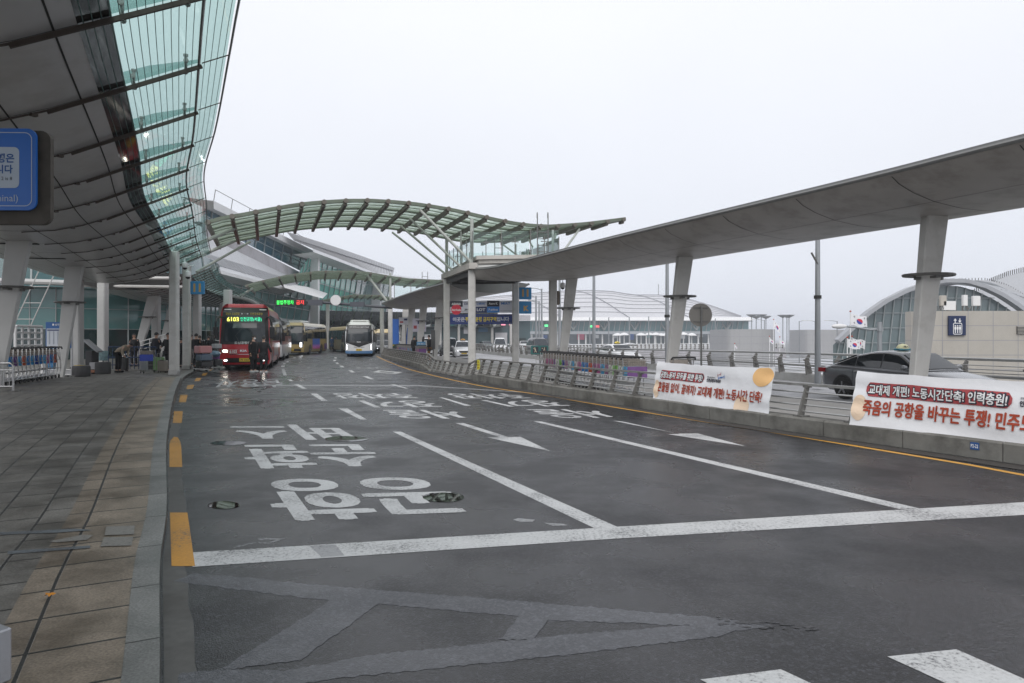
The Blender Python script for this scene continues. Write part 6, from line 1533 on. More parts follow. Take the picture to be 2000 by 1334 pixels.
# street lamp with a long arm in front of the dome
def arm_lamp():
    Y = 33; a = P(1718, 661, Y); o = thing('arm_lamp', (a.x, Y, -6), 'street lamp with long curved arm pointing left, behind the taxi roof', 'street lamp'); h = P(0, 643, Y).z+6
    MB().tube([(0, 0, 0), (0, 0, h+.35)], [.13, .10], 10).build('pole', M_POLE, o); MB().cyl((0, 0, h), .16, .2, 10).build('collar', M_POLE, o)
    MB().tube([(0, 0, h), (-.5, 0, h-.02), (-1.2, 0, h+.1), (-1.7, 0, h+.14)], .05, 8).build('arm', M_POLE, o)
    MB().ball((-1.95, 0, h+.14), .3, 12, 7, sc=(1.25, .5, .42)).build('lantern', M_WHITE_PAINT, o)
arm_lamp()
M_FLAGW = mat('flag_white', (.72, .72, .74), .7); M_FR = mat('flag_red', (.55, .03, .06), .7); M_FB = mat('flag_blue', (.03, .06, .32), .7)
def flag(px, py, top, Y, w_, lab, droop=0., full=True, ph=0):
    a = P(px, 661, Y); o = thing('flag', (a.x, Y, -3), lab, 'flag', group='national flags beyond the parapet'); ht = P(px, top, Y).z+3
    MB().tube([(0, 0, 0), (0, 0, ht)], .035, 6).build('pole', M_WHITE_PAINT, o); MB().ball((0, 0, ht), .07, 8, 5).build('finial', M_DKRED, o)
    h = w_*.66; zt = P(px, py, Y).z+3
    def fn(u, v, l=0): return Vector((.05+u*w_*(1-droop*.5), -l+.12*w_*math.sin(u*6+ph+v)*u, zt-(1-v)*h-u*w_*(.16+droop*.6)+.04*w_*math.sin(u*8+ph)))
    MB().grid([[fn(i/14, j/8) for j in range(9)] for i in range(15)]).build('cloth', M_FLAGW, o, True)
    for s_, m in ((1, M_FR), (-1, M_FB)):
        mb = MB(); n = 14
        for ly in (.012, -.012):
            pts = [fn(.5, .5, ly)]
            for k in range(n+1):
                an = math.pi*k/n-.45 + (0 if s_ > 0 else math.pi); pts.append(fn(.5+.165*math.cos(an), .5+.25*math.sin(an), ly))
            mb.add(pts, [(0, 1+k, 2+k) for k in range(n)])
        mb.build('roundel_half', m, o)
    for cu, cv, an in ((.2, .78, .6), (.8, .78, -.6), (.2, .22, -.6), (.8, .22, .6)):
        mb = MB()
        for k in (-1, 0, 1):
            for ly in (.012, -.012):
                du, dv = .022*k*math.sin(an)*-1.6, .055*k*math.cos(an); e = .05; c_, s2 = math.cos(an), math.sin(an)
                dd = [(-e*abs(s2)*1-.0, -e*1.3), (0, 0)]
                ux, vx = e*.9*math.sin(-an+1.57)*.8, e*1.2*math.cos(-an+1.57)
                x0, y0 = cu+k*.03*(1 if an > 0 else 1)*c_, cv-k*.045*s2
                p0, p1 = (x0-.035*s2, y0-.075*c_), (x0+.035*s2, y0+.075*c_)
                mb.add([fn(p0[0]-.010, p0[1], ly), fn(p0[0]+.010, p0[1], ly), fn(p1[0]+.010, p1[1], ly), fn(p1[0]-.010, p1[1], ly)], [(0, 1, 2, 3)])
        mb.build('trigram', M_INK, o)
flag(1661, 614, 608, 48, 1.15, 'highest national flag flying in front of the silver shell roof', 0, True, .5)
flag(1655, 663, 659, 46, .85, 'lower national flag, front one of the pair above the parapet', 0, True, 1)
flag(1664, 661, 657, 50, .95, 'lower national flag, rear one of the pair above the parapet', 0, True, 2.2)
flag(1511, 627, 624, 75, 1.1, 'drooping national flag in front of the grey round building', .75, True, .3)
flag(1503, 661, 657, 75, .6, 'tiny national flag left of the drooping flag pole', .6, True, .3); flag(1523, 664, 658, 75, .6, 'tiny wind-folded national flag right of the drooping flag pole', .3, True, 3)
flag(1435, 674, 671, 75, .35, 'tiniest national flag low at the left end of the grey building', .8, True, 3)
# ------------------------------------------------------------------ vehicles
M_TYRE = mat('tyre_rubber', (.018, .018, .018), .85); M_RIMM = mat('alloy_rim', (.30, .30, .31), .35, .8, var=.1)
M_VGLASS = mat('vehicle_glass', (.012, .016, .02), .04, spec=.8, var=.2, scale=2); M_BLACKP = mat('black_trim', (.012, .012, .013), .35, var=.1)
M_SHIELD = mat('windscreen', (.018, .024, .03), .06, spec=.5, var=.3, scale=1.2)
M_LAMP = mat('lit_headlamp', (.9, .85, .75), .2, emit=(1, .93, .78), estr=16); M_LAMP2 = mat('lit_daylight_lamp', (.9, .9, .9), .2, emit=(.95, .97, 1), estr=4)
M_LENS = mat('lamp_lens', (.35, .36, .37), .15, .3); M_PLATE_Y = mat('yellow_plate', (.62, .42, .03), .5, var=.04); M_CHROME = mat('chrome_trim', (.62, .62, .62), .15, 1, var=.05)
M_TAIL = mat('tail_lamp', (.28, .01, .015), .2)
def carpaint(n, c=(.5, .5, .5), metal=.0, rough=.28): return mat('paint_'+n, c, rough, metal, var=.05, scale=1.2, coat=.6, stain=.12, sscale=1.5, scol=tuple(x*.7 for x in c))
def wheel(root, x, y, r, w_, name='wheel'):
    s = 1 if y > 0 else -1
    t = MB().lathe([(r*.62, -w_/2), (r*.93, -w_/2), (r, -w_*.3), (r, w_*.3), (r*.93, w_/2), (r*.62, w_/2)], (0, 0, 0), 20)
    t.v = [(a, c, b) for a, b, c in t.v]; t.v = [(a+x, b+y, c+r) for a, b, c in t.v]; o = t.build(name, M_TYRE, root, 40)
    m = MB(); yy = y+s*w_*.42
    for k in range(5):
        a = 2*math.pi*k/5+.3; m.beam((x, yy, r), (x+math.cos(a)*r*.6, yy+s*.01, r+math.sin(a)*r*.6), .05, r*.24, up=(0, 1, 0)) if r < .4 else m.cyl((x+math.cos(a)*r*.38, yy, r+math.sin(a)*r*.38), .04, .05, 8, 'y')
    m.cyl((x, yy-s*.03, r), r*.60, .03, 18, 'y'); m.cyl((x, yy+s*.01, r), r*.2, .05, 10, 'y'); m.build('rim', M_RIMM, o)
    return o

def bus(name, label, front, head, L_=11.4, W=2.5, H=3.45, cols=None, group='buses and coaches', opt=None):
    """root at the front centre on the ground; local +x is forwards"""
    opt = opt or {}; rz = math.atan2(head[1], head[0]); o = thing(name, (front[0], front[1], opt.get('z', 0)), label, 'bus', rz, group)
    body, lower, roofm = cols['body'], cols.get('lower', cols['body']), cols.get('roof', cols['body'])
    zt = H
    def wz(z): return W/2*interp([(.25, .955), (.5, 1), (2.2, 1), (H-.45, .955), (H-.18, .90), (H-.05, .80), (H, .72)], z)
    def fx(y, z): return interp([(.2, -.10), (.45, 0), (1.25, 0), (2.2, -.14), (H-.5, -.34), (H-.15, -.55), (H, -.80)], z) - .16*(abs(y)/(W/2))**3
    zs = [.28, .5, .9, 1.25, 1.3, 2.0, 2.3, 2.75, H-.45, H-.18, H-.05, H]
    xs = [-.45, -1.2, -3, -5, -7, -9, -L_+.25, -L_+.05]
    def shell(z0, z1, m, nm):
        zz_ = [z0]+[z for z in zs if z0+.01 < z < z1-.01]+[z1]; rows = []
        for z in zz_:
            w_ = wz(z); row = []
            ys = [w_*k/6 for k in range(-6, 7)]
            rear = [(-L_+(.0 if z < H-.3 else .12), y) for y in ys]
            row = [(x if i < len(xs)-1 else x, -w_, z) for i, x in enumerate(reversed(xs))]
            row = [(-L_+.05, -w_+.05, z)]+[(x, -w_, z) for x in reversed(xs[:-1])]+[(fx(y, z), y, z) for y in ys]+[(x, w_, z) for x in xs[:-1]]+[(-L_+.05, w_-.05, z)]
            rows.append(row)
        mb = MB().grid(rows, closed=True)
        if z1 >= H-.001: n = len(rows[-1]); mb.add(rows[-1], [tuple(range(n))])
        return mb.build(nm, m, o, 35)
    zl = opt.get('lower_h', 1.0); zr = opt.get('roof_h', H-.42)
    shell(.28, zl, lower, 'lower_body'); shell(zl, zr, body, 'body'); shell(zr, H, roofm, 'roof')
    MB().box((-L_/2-.1, 0, .42), (L_-.6, W-.25, .45)).build('underbody', M_BLACKP, o)
    def fpatch(y0, y1, z0, z1, m, nm, lift=.012, yt=None, parent=o, n=10, sag=0.):
        yt = yt or (y0, y1)
        rows = []
        for j in range(9):
            t = j/8; z = z0+(z1-z0)*t; a = y0+(yt[0]-y0)*t; b_ = y1+(yt[1]-y1)*t
            rows.append([(fx(a+(b_-a)*k/n, z - sag*(1-t)*(1-abs(2*k/n-1)))+lift, a+(b_-a)*k/n, z - sag*(1-t)*(1-abs(2*k/n-1))) for k in range(n+1)])
        return MB().grid(rows).build(nm, m, parent)
    def spatch(x0, x1, z0, z1, m, nm, s=1, lift=.008, parent=o):
        return MB().grid([[(x0+(x1-x0)*k/4, s*(wz(z0+(z1-z0)*j/5)+lift), z0+(z1-z0)*j/5) for k in range(5)] for j in range(6)]).build(nm, m, parent)
    def ftext(s, yc, zc, h, m, w_=None, lift=.02, bold=.02, nm='lettering'):
        vs, fs, ar = text2d(s, bold); ww = w_ or ar*h
        return MB().add([(fx(yc+(u-.5)*ww, zc)+lift, yc+(u-.5)*ww, zc+(v-.5)*h) for u, v in vs], fs).build(nm, m, o)
    def stext(s, xc, zc, h, m, w_=None, bold=.02, nm='lettering', side=1):
        vs, fs, ar = text2d(s, bold); ww = w_ or ar*h
        return MB().add([(xc-(u-.5)*ww*side, side*(wz(zc)+.016), zc+(v-.5)*h) for u, v in vs], fs).build(nm, m, o)
    ws0, ws1 = opt.get('shield', (1.25, H-.55)); hw = W/2-.03
    ws = fpatch(-hw, hw, ws0, ws1, M_BLACKP, 'front_mask', .012, (-hw+.10, hw-.10), sag=opt.get('sag', 0.))
    gl = fpatch(-hw+.16, hw-.16, ws0+.12, opt.get('glass_top', ws1-.55), M_SHIELD, 'windscreen', .02, (-hw+.24, hw-.24))
    for s in (-1, 1):
        zz0, zz1 = opt.get('win', (1.55, 2.65)); spatch(-.55, -L_+.5, zz0-.04, zz1+.04, M_BLACKP, 'window_band', s, .006)
        nw = 6
        for k in range(nw):
            x0 = -1.55-(L_-2.3)*k/nw; x1 = x0-(L_-2.3)/nw+.09; spatch(x0, x1, zz0, zz1, M_VGLASS, 'side_window', s, .012)
        spatch(-.6, -1.35, .45, zz1, M_VGLASS if s < 0 else M_VGLASS, 'door_glass' if s < 0 else 'driver_window', s, .013) if s < 0 else spatch(-.62, -1.4, zz0-.3, zz1, M_VGLASS, 'driver_window', s, .013)
        for xw in (-2.6, -L_+3.0):
            mb = MB(); n = 14; pts = [(xw+.62*math.cos(math.pi*k/n), s*(wz(.6)+.009), .42+.62*math.sin(math.pi*k/n)) for k in range(n+1)]; mb.add(pts, [tuple(range(n+1))]); mb.build('wheel_arch', M_BLACKP, o); wheel(o, xw, s*(W/2-.14), .48, .28)
    # mirrors
    for s in (-1, 1):
        mb = MB().tube([(fx(s*1.05, H-.7), s*1.08, H-.75), (.22, s*1.25, H-.72), (.34, s*1.36, H-1.0), (.32, s*1.38, H-1.25)], [.06, .055, .05, .04], 8); mo = mb.build('mirror_arm', M_BLACKP, o)
        MB().cbox((.31, s*1.38, H-1.55), (.14, .26, .62), .05).build('mirror', M_BLACKP, o)
    # lamps and plate
    for s in (-1, 1):
        y0, y1, z0, z1, lm = opt.get('lamp', (.78, 1.14, .86, 1.06, M_LAMP)); fpatch(s*y0 if s > 0 else -y1, s*y1 if s > 0 else -y0, z0-.04, z1+.04, M_LENS, 'headlamp_housing', .010, n=4)
        fpatch(s*(y0+.06) if s > 0 else -(y1-.10), s*(y1-.10) if s > 0 else -(y0+.06), z0, z1, lm, 'headlamp', .024, n=4)
    fpatch(-.26, .26, opt.get('plate_z', .52)-.09, opt.get('plate_z', .52)+.09, M_PLATE_Y, 'number_plate', .03, n=2)
    ftext(opt.get('plate', '70 1361'), 0, opt.get('plate_z', .52), .10, M_INK, lift=.036, nm='plate_number')
    fpatch(-.95, .95, .38, .62, M_BLACKP, 'bumper_grille', .016, n=8) if opt.get('grille', 1) else None
    # wipers
    for s in (-1, 1):
        MB().tube([(fx(s*.25, 1.42)+.04, s*.25, 1.42), (fx(s*.55, 1.8)+.04, s*.45, 1.8), (fx(s*.7, 2.1)+.04, s*.15, 2.15)], .012, 4).build('wiper', M_BLACKP, o)
    if opt.get('ac', 1):
        MB().cbox((-2.6, 0, H+.08), (2.6, 1.7, .26), .12).build('air_conditioner', opt.get('ac_m', roofm), o); mb = MB()
        for k in range(12): mb.box((-1.295, -.55+.1*k, H+.09), (.02, .045, .09))
        mb.build('vent_slots', M_BLACKP, o)
    return o, fpatch, spatch, ftext, stext, fx, wz
RED = carpaint('bus_red', (.40, .012, .02)); WHT = carpaint('white', (.62, .63, .63)); GOLD = carpaint('gold', (.36, .26, .10)); GOLDL = carpaint('gold_pale', (.50, .40, .22)); SBLUE = carpaint('sky_blue', (.10, .22, .42)); BLK = carpaint('black', (.012, .013, .015)); BRICK = carpaint('brick_red', (.30, .065, .04)); GRYP = carpaint('slate', (.13, .14, .15))
REDROOF = carpaint('roof_red', (.46, .05, .06))
LEDY = mat('led_yellow', (.3, .28, .05), .5, emit=(.85, .85, .15), estr=1.5); LEDG = mat('led_teal', (.02, .3, .15), .5, emit=(.05, .9, .45), estr=1.5); OCH = mat('dim_gold_text', (.42, .33, .06), .5); REDW = mat('bus_white_text', (.6, .6, .6), .5)
# red airport coach at the stop
o, fp, sp, ft, st_, fx_, wz_ = bus('coach', 'red airport coach 6103 with lit headlamps stopped at the left kerb', (-14.1, 36.0), (.28, -.96), 11.8, 2.5, 3.5,
    {'body': RED, 'roof': REDROOF, 'lower': RED}, opt={'shield': (1.34, 3.30), 'glass_top': 2.45, 'lamp': (.80, 1.16, .93, 1.03, M_LAMP), 'roof_h': 3.22, 'ac': 0, 'plate': '70 1361', 'win': (1.55, 2.9)})
ft('6103', -.60, 2.66, .25, LEDY, .60, bold=.03, lift=.035); ft('인천공항(서울)', .30, 2.66, .25, LEDG, 1.05, bold=.0, lift=.035)
ft('강남스 도심공항', -.62, 2.96, .13, OCH, .70, lift=.035); ft('인천국제공항', .56, 2.96, .13, OCH, .62, lift=.035); ft('●┄┄●', -.02, 2.96, .07, REDW, .36, lift=.035)
ft('도심공항리무진', .05, 1.42, .14, REDW, 1.1, bold=.03, lift=.03); ft('6103', -.56, .96, .18, REDW, .36, bold=.03, lift=.03)
fp(-.78, -.34, .86, .87, REDW, 'number_frame', .03, n=2); fp(-.78, -.34, 1.06, 1.07, REDW, 'number_frame', .03, n=2)
ft('KIA', -.05, 1.0, .12, M_CHROME, .34, bold=.03, lift=.035)
fp(-.75, .9, .80, .825, M_CHROME, 'chrome_strip', .03)
for s in (-1, 1): fp(min(s*.7, s*1.05), max(s*.7, s*1.05), 3.17, 3.21, M_WINK, 'marker_lamp', .03, n=3); fp(min(s*.86, s*1.02), max(s*.86, s*1.02), .46, .54, M_LAMP2, 'fog_lamp', .03, n=2)
sp(-2.0, -11.0, .5, 1.4, carpaint('bus_red'), 'side_panel'); sp(-4.2, -9, .62, 1.35, carpaint('pale_ad', (.45, .42, .5)), 'side_advert', 1, .012)
# limousine coach behind it
o, fp, sp, ft, st_, fx_, wz_ = bus('coach', 'coach with dark windows and brick red and white side, behind the red coach', (-18.25, 50.2), (.25, -.97), 11.0, 2.5, 3.3,
    {'body': GRYP, 'roof': GRYP, 'lower': WHT}, opt={'lower_h': 1.18, 'ac': 0, 'win': (1.85, 3.0), 'lamp': (.78, 1.14, .86, 1.06, M_LENS), 'plate': '70 2204'})
sp(-.5, -10.9, 1.18, 1.84, BRICK, 'brick_red_band', 1, .01); sp(-.5, -10.9, .5, 1.18, WHT, 'white_band', 1, .01)
st_('Limousine', -8.2, 1.56, .34, REDW, 2.6, .03); st_('공항', -10.4, 1.6, .2, REDW, .5, .03)
# gold coaches
o, fp, sp, ft, st_, fx_, wz_ = bus('coach', 'gold coach with a blue and pink advert on its side, behind the parked coaches', (-22.0, 68.0), (.055, -1), 10.8, 2.5, 3.25,
    {'body': GOLD, 'roof': GOLDL, 'lower': GOLD}, opt={'ac': 1, 'ac_m': WHT, 'win': (1.65, 2.85), 'lamp': (.80, 1.12, .8, 1.25, M_LAMP2), 'shield': (1.05, 2.95), 'glass_top': 2.8, 'plate': '71 3301'})
M_ADV = bpy.data.materials.new('advert_print'); M_ADV.use_nodes = True
def adv(m):
    nt = m.node_tree; N = nt.nodes; L = nt.links; tc = N.new('ShaderNodeTexCoord'); sx = N.new('ShaderNodeSeparateXYZ'); L.new(tc.outputs['Generated'], sx.inputs[0]); n = N.new('ShaderNodeTexNoise'); n.inputs['Scale'].default_value = 14; L.new(tc.outputs['Generated'], n.inputs['Vector'])
    a = N.new('ShaderNodeMath'); a.operation = 'MULTIPLY_ADD'; a.inputs[1].default_value = .5; L.new(n.outputs['Fac'], a.inputs[0]); L.new(sx.outputs['Z'], a.inputs[2])
    r = N.new('ShaderNodeValToRGB'); L.new(a.outputs[0], r.inputs['Fac']); e = r.color_ramp.elements; e[0].position = .2; e[0].color = (.45, .03, .14, 1); e[1].position = 1.0; e[1].color = (.02, .10, .42, 1); k = e.new(.55); k.color = (.35, .10, .45, 1); k = e.new(.72); k.color = (.03, .08, .38, 1)
    L.new(r.outputs['Color'], N['Principled BSDF'].inputs['Base Color']); N['Principled BSDF'].inputs['Roughness'].default_value = .4
adv(M_ADV)
sp(-3.6, -7.0, .55, 1.62, M_ADV, 'advert', 1, .02); sp(-9.2, -10.6, .45, 1.1, mat('purple_panel', (.09, .04, .16), .4), 'purple_panel', 1, .02)
o, fp, sp, ft, st_, fx_, wz_ = bus('coach', 'dull gold coach half hidden behind the white coach', (-18.2, 80.5), (.45, -.89), 10.5, 2.5, 3.1, {'body': carpaint('gold_dull', (.22, .175, .09)), 'roof': GOLDL}, opt={'ac': 0, 'win': (1.55, 2.6), 'lamp': (.80, 1.12, .8, 1.0, M_LENS), 'plate': '71 3305'})
# white coach
o, fp, sp, ft, st_, fx_, wz_ = bus('coach', 'white coach with a light blue skirt driving towards the camera', (-13.9, 62.0), (.17, -.985), 10.9, 2.45, 3.15,
    {'body': WHT, 'roof': carpaint('cream', (.56, .58, .54)), 'lower': SBLUE}, opt={'lower_h': .52, 'shield': (1.28, 2.88), 'glass_top': 2.5, 'lamp': (1.0, 1.2, .62, 1.1, M_LAMP2), 'sag': .42, 'grille': 0, 'plate_z': .62, 'win': (1.5, 2.6), 'ac': 1, 'ac_m': carpaint('cream'), 'plate': '70 4411'})
ft('인천공항 KALLIMOUSINE', 0, 2.68, .14, REDW, 1.75, bold=.03, lift=.03); ft('KIA', 0, 1.33, .11, REDW, .36, bold=.04, lift=.045); ft('Airport Limousine', 0, .86, .10, M_INK, .95, lift=.03)
# small buses far behind
o, fp, sp, ft, st_, fx_, wz_ = bus('city_bus', 'small gold city bus seen between the white coach and the island', (-18.4, 98.0), (.25, -.97), 9, 2.4, 3.0, {'body': GOLD, 'roof': GOLDL}, opt={'ac': 0, 'win': (1.4, 2.4), 'lamp': (.80, 1.1, .7, .9, M_LENS)})
o, fp, sp, ft, st_, fx_, wz_ = bus('city_bus', 'pale city bus with a green destination display beyond the gold city bus', (-19.6, 112.0), (.22, -.97), 9, 2.4, 3.1, {'body': WHT, 'roof': WHT, 'lower': carpaint('leaf', (.05, .2, .08))}, opt={'ac': 0, 'lamp': (.80, 1.1, .7, .9, M_LENS)})
fp(-.2, 1.0, 2.3, 2.62, mat('green_display', (.05, .3, .03), .4, emit=(.25, 1, .1), estr=1.2), 'destination_display', .05)

# ------------------------------------------------------------------ cars
SED = dict(L=4.85, W=1.86, H=1.47, top=[(-2.42, .80), (-2.30, .96), (-1.9, 1.04), (-1.5, 1.03), (0, .965), (1.0, .93), (1.6, .86), (2.2, .72), (2.42, .58)], roof=[(-2.02, 1.02), (-1.15, 1.345), (-.55, 1.455), (-.1, 1.47), (.35, 1.42), (1.12, .94)], ws=(.38, 1.06), rw=(-1.90, -1.2), win=(-1.75, .95), r=.335)
SUV = dict(L=4.6, W=1.87, H=1.68, top=[(-2.3, .85), (-2.2, 1.08), (-1.9, 1.12), (0, 1.06), (1.0, 1.04), (1.7, 1.0), (2.2, .88), (2.3, .66)], roof=[(-2.2, 1.10), (-1.95, 1.52), (-1.3, 1.64), (-.3, 1.68), (.35, 1.60), (1.1, 1.05)], ws=(.4, 1.04), rw=(-2.17, -1.97), win=(-2.0, .92), r=.36)
VAN = dict(L=5.2, W=1.99, H=1.98, top=[(-2.6, .9), (-2.55, 1.2), (0, 1.10), (1.6, 1.06), (2.3, .98), (2.6, .72)], roof=[(-2.55, 1.2), (-2.45, 1.8), (-2.0, 1.95), (.5, 1.98), (1.05, 1.86), (2.15, 1.06)], ws=(1.08, 2.08), rw=(-2.54, -2.46), win=(-2.4, 1.9), r=.36)
TRK = dict(L=5.0, W=1.75, H=1.95, top=[(-2.5, .9), (-2.45, 1.2), (0, 1.1), (2.0, 1.05), (2.45, .9), (2.5, .7)], roof=[(-2.45, 1.2), (-2.35, 1.7), (-2.0, 1.75), (.6, 1.95), (1.5, 1.9), (2.3, 1.06)], ws=(1.55, 2.24), rw=(-2.44, -2.36), win=(.7, 2.1), r=.33)
def car(name, label, pos, head, S, paint, group='cars on the outer road', lamps=M_LENS, plate_m=None, taxi=None, chrome=False, z=None, cat='car', mark=None, front='std', plate='33바 1024'):
    rz = math.atan2(head[1], head[0]); z = zroad(pos[1]) if z is None else z; o = thing(name, (pos[0], pos[1], z), label, cat, rz, group); L_, W, H = S['L'], S['W'], S['H']; h = L_/2
    def w(x): return W/2*interp([(-h, .80), (-h+.12, .90), (-h+.5, .98), (-h+1.1, 1), (h-1.2, 1), (h-.5, .965), (h-.12, .86), (h, .72)], x)
    top = lambda x: interp(S['top'], x)
    def zb(x): return interp([(-h, .36), (-h+.3, .24), (h-.3, .2), (h, .30)], x)
    xs = [-h, -h+.06, -h+.14, -h+.3]+[-h+.5+(L_-1.0)*k/16 for k in range(17)]+[h-.3, h-.14, h-.06, h]
    def bz(x): return top(x)
    def halfsec(x):
        W_, t, b_ = w(x), top(x), zb(x); m = b_+(t-b_)*.55
        return [(0, b_), (W_*.85, b_), (W_*.975, b_+.08), (W_, m-.12), (W_*.992, m), (W_*.985, t-.13), (W_*.955, t-.05), (W_*.88, t-.005), (W_*.5, t+.025), (0, t+.035)]
    rows = []
    for x in xs:
        hs = halfsec(x); rows.append([(x, y, zz_) for y, zz_ in hs]+[(x, -y, zz_) for y, zz_ in hs[-2:0:-1]])
    mb = MB().grid(rows, closed=True); n = len(rows[0]); mb.add(rows[0], [tuple(range(n))]); mb.add(rows[-1], [tuple(range(n-1, -1, -1))]); mb.build('body', paint, o, 42)
    R_ = S['roof']; x0, x1 = R_[0][0], R_[-1][0]; rl = lambda x: interp(R_, x)
    # smooth the roof line a little
    def rs(x): return (rl(x-.09)+rl(x)*2+rl(x+.09))/4 if x0+.1 < x < x1-.1 else rl(x)
    wb = lambda x: w(x)*.925
    def w1(x): return wb(x)-(rs(x)-top(x)+.04)*.34-.02
    gx = [x0+(x1-x0)*k/28 for k in range(29)]; rows = []
    for x in gx:
        a, b_, zt, z0 = wb(x), w1(x), rs(x), top(x)-.04; zt = max(zt, z0+.01); hh = zt-z0
        hs = [(a, z0), (a-(a-b_)*.45, z0+hh*.55), (b_, zt-min(.07, hh*.3)), (b_-.05, zt-min(.02, hh*.1)), (b_-.18, zt+.008), (0, zt+.02)]
        rows.append([(x, y, zz_) for y, zz_ in hs]+[(x, -y, zz_) for y, zz_ in hs[-2::-1]])
    MB().grid(rows).build('cabin', paint, o, 42)
    def tpatch(xa, xb, m, nm, lift=.010, inset=.07):
        n = 10; rr = []
        for k in range(n+1):
            x = xa+(xb-xa)*k/n; yy = max(.05, w1(x)-inset); rr.append([(x+(lift if xb > 0 else -lift)*.7, yy*(j/6-1), max(rs(x), top(x)-.03)+.008+.012*(1-(j/6-1)**2)+lift) for j in range(13)])
        return MB().grid(rr).build(nm, m, o)
    tpatch(*S['ws'], M_SHIELD, 'windscreen'); tpatch(*S['rw'], M_VGLASS, 'rear_window')
    wa, wb_ = S['win']; splits = [wa, wa+(wb_-wa)*.27, wa+(wb_-wa)*.60, wb_] if L_ < 5.1 else [wa, wa+(wb_-wa)*.36, wa+(wb_-wa)*.72, wb_]
    for s in (-1, 1):
        for a, b_ in zip(splits, splits[1:]):
            n = 10; rr = []
            a2, b2 = a+.02, b_-.03
            for k in range(n+1):
                x = a2+(b2-a2)*k/n; z0 = top(x)+.015; zt = max(z0+.003, rs(x)-.085); A, B = wb(x), w1(x); hh = rs(x)-top(x)+.04; col = []
                for j in range(5):
                    zz_ = z0+(zt-z0)*j/4; t = (zz_-top(x)+.04)/max(.05, hh); yy = A-(A-B)*(t*.45/.55 if t < .55 else .45+(t-.55)/.45*.55 if t < 1 else 1); col.append((x, s*(yy+.012), zz_))
                rr.append(col)
            MB().grid(rr).build('side_window', M_VGLASS, o)
        if chrome:
            pts = []
            for k in range(25):
                x = wa+(wb_+.02-wa)*k/24; pts.append((x, s*(w1(x)+.035), max(top(x)+.02, rs(x)-.07)))
            MB().tube(pts, .013, 5).build('chrome_trim', M_CHROME, o)
        # mirror, handles, door seams
        xm = wb_-.18; MB().ball((xm, s*(w(xm)+.10), top(xm)+.09), .12, 10, 6, sc=(.7, .9, .62)).build('mirror', paint, o)
        for xh in (splits[1]+.12, splits[2]+.12): MB().box((xh, s*(w(xh)*.99+.008), top(xh)-.14), (.2, .03, .03)).build('door_handle', M_CHROME if chrome else paint, o)
        mb = MB()
        for xd in (splits[1]-.05, splits[2]-.02, wb_-.12): mb.grid([[(xd+e_, s*(w(xd)*f_+.004), zz_) for e_ in (-.006, .006)] for zz_, f_ in ((zb(xd)+.14, .985), (zb(xd)+(top(xd)-zb(xd))*.5, 1.0), (top(xd)-.13, .985), (top(xd)-.05, .955))])
        mb.grid([[(x, s*(w(x)*.99+.003), top(x)-.19+e_) for e_ in (-.004, .004)] for x in [splits[0]+(wb_-splits[0])*k/8 for k in range(9)]])
        mb.build('door_seams', M_BLACKP, o)
        for xw in (-h+1.0, h-.95):
            mb = MB(); n = 16; r = S['r']+.055; mb.add([(xw+r*math.cos(math.pi*k/n), s*(w(xw)+.006), S['r']+.02+r*math.sin(math.pi*k/n)) for k in range(n+1)]+[(xw, s*(w(xw)+.006), .2)], [(k, k+1, n+1) for k in range(n)]); mb.build('wheel_arch', M_BLACKP, o)
            wheel(o, xw, s*(W/2-.085), S['r'], .21)
    # front
    def fy(y, z_): return h+.006 - .28*(abs(y)/(W/2))**3
    def fpat(y0, y1, z0, z1, m, nm, lift=.02): return MB().grid([[(fy(y0+(y1-y0)*k/6, 0)+lift, y0+(y1-y0)*k/6, z0+(z1-z0)*j/3) for k in range(7)] for j in range(4)]).build(nm, m, o)
    ht = top(h-.06)
    fpat(-.52, .52, ht-.20, ht-.03, M_BLACKP, 'grille'); fpat(-.60, .60, .30, .42, M_BLACKP, 'lower_grille')
    for s in (-1, 1):
        a, b_ = (.56, .80) if s > 0 else (-.80, -.56); fpat(a, b_, ht-.14, ht-.02, lamps, 'headlamp', .03)
        MB().box((-h+.10, s*(w(-h+.1)+.0), top(-h+.3)-.14), (.22, .16, .13)).build('tail_lamp', M_TAIL, o)
    fpat(-.26, .26, ht-.32, ht-.22, plate_m or M_PLATE_Y if taxi or plate_m else M_WINK, 'number_plate', .03)
    vs, fs, ar = text2d(plate, .0); MB().add([(fy(0, 0)+.036, (u-.5)*.42, ht-.27+(v-.5)*.07) for u, v in vs], fs).build('plate_number', M_INK, o)
    if taxi:
        MB().cbox((-.15, 0, H+.045), (.2, .50, .05), .02).build('sign_base', taxi[1], o); s_ = MB().ball((-.15, 0, H+.06), .2, 14, 6, sc=(.55, 1.15, .75), z0=0); ts = s_.build('taxi_sign', taxi[0], o, True)
        vs, fs, ar = text2d('택시', .03)
        for dx in (.125,): MB().add([(-.15+dx, (u-.5)*.2, H+.12+(v-.5)*.07) for u, v in vs], fs).build('lettering', M_INK, ts)
        MB().add([(-.15-.11*1-(u-.5)*.0, -.235, 0) for u, v in vs[:3]], [(0, 1, 2)]) 
    return o
SILV = carpaint('taxi_grey', (.16, .165, .175), .5, .24); CWH = carpaint('car_white', (.68, .69, .70)); CBK = carpaint('car_black', (.015, .017, .02), .2)
car('taxi', 'dark silver taxi with cream roof sign passing behind the right banner', (11.35, 19.6), (.335, -.942), SED, SILV, taxi=(mat('cream_sign', (.72, .70, .42), .4), mat('teal_base', (.02, .22, .30), .4)), chrome=True, z=-.18)
car('taxi', 'white taxi with small yellow roof sign behind the long trolley row', (8.0, 51.5), (.30, -.954), SED, CWH, taxi=(mat('yellow_sign', (.65, .5, .04), .4), M_BLACKP), z=-.25)
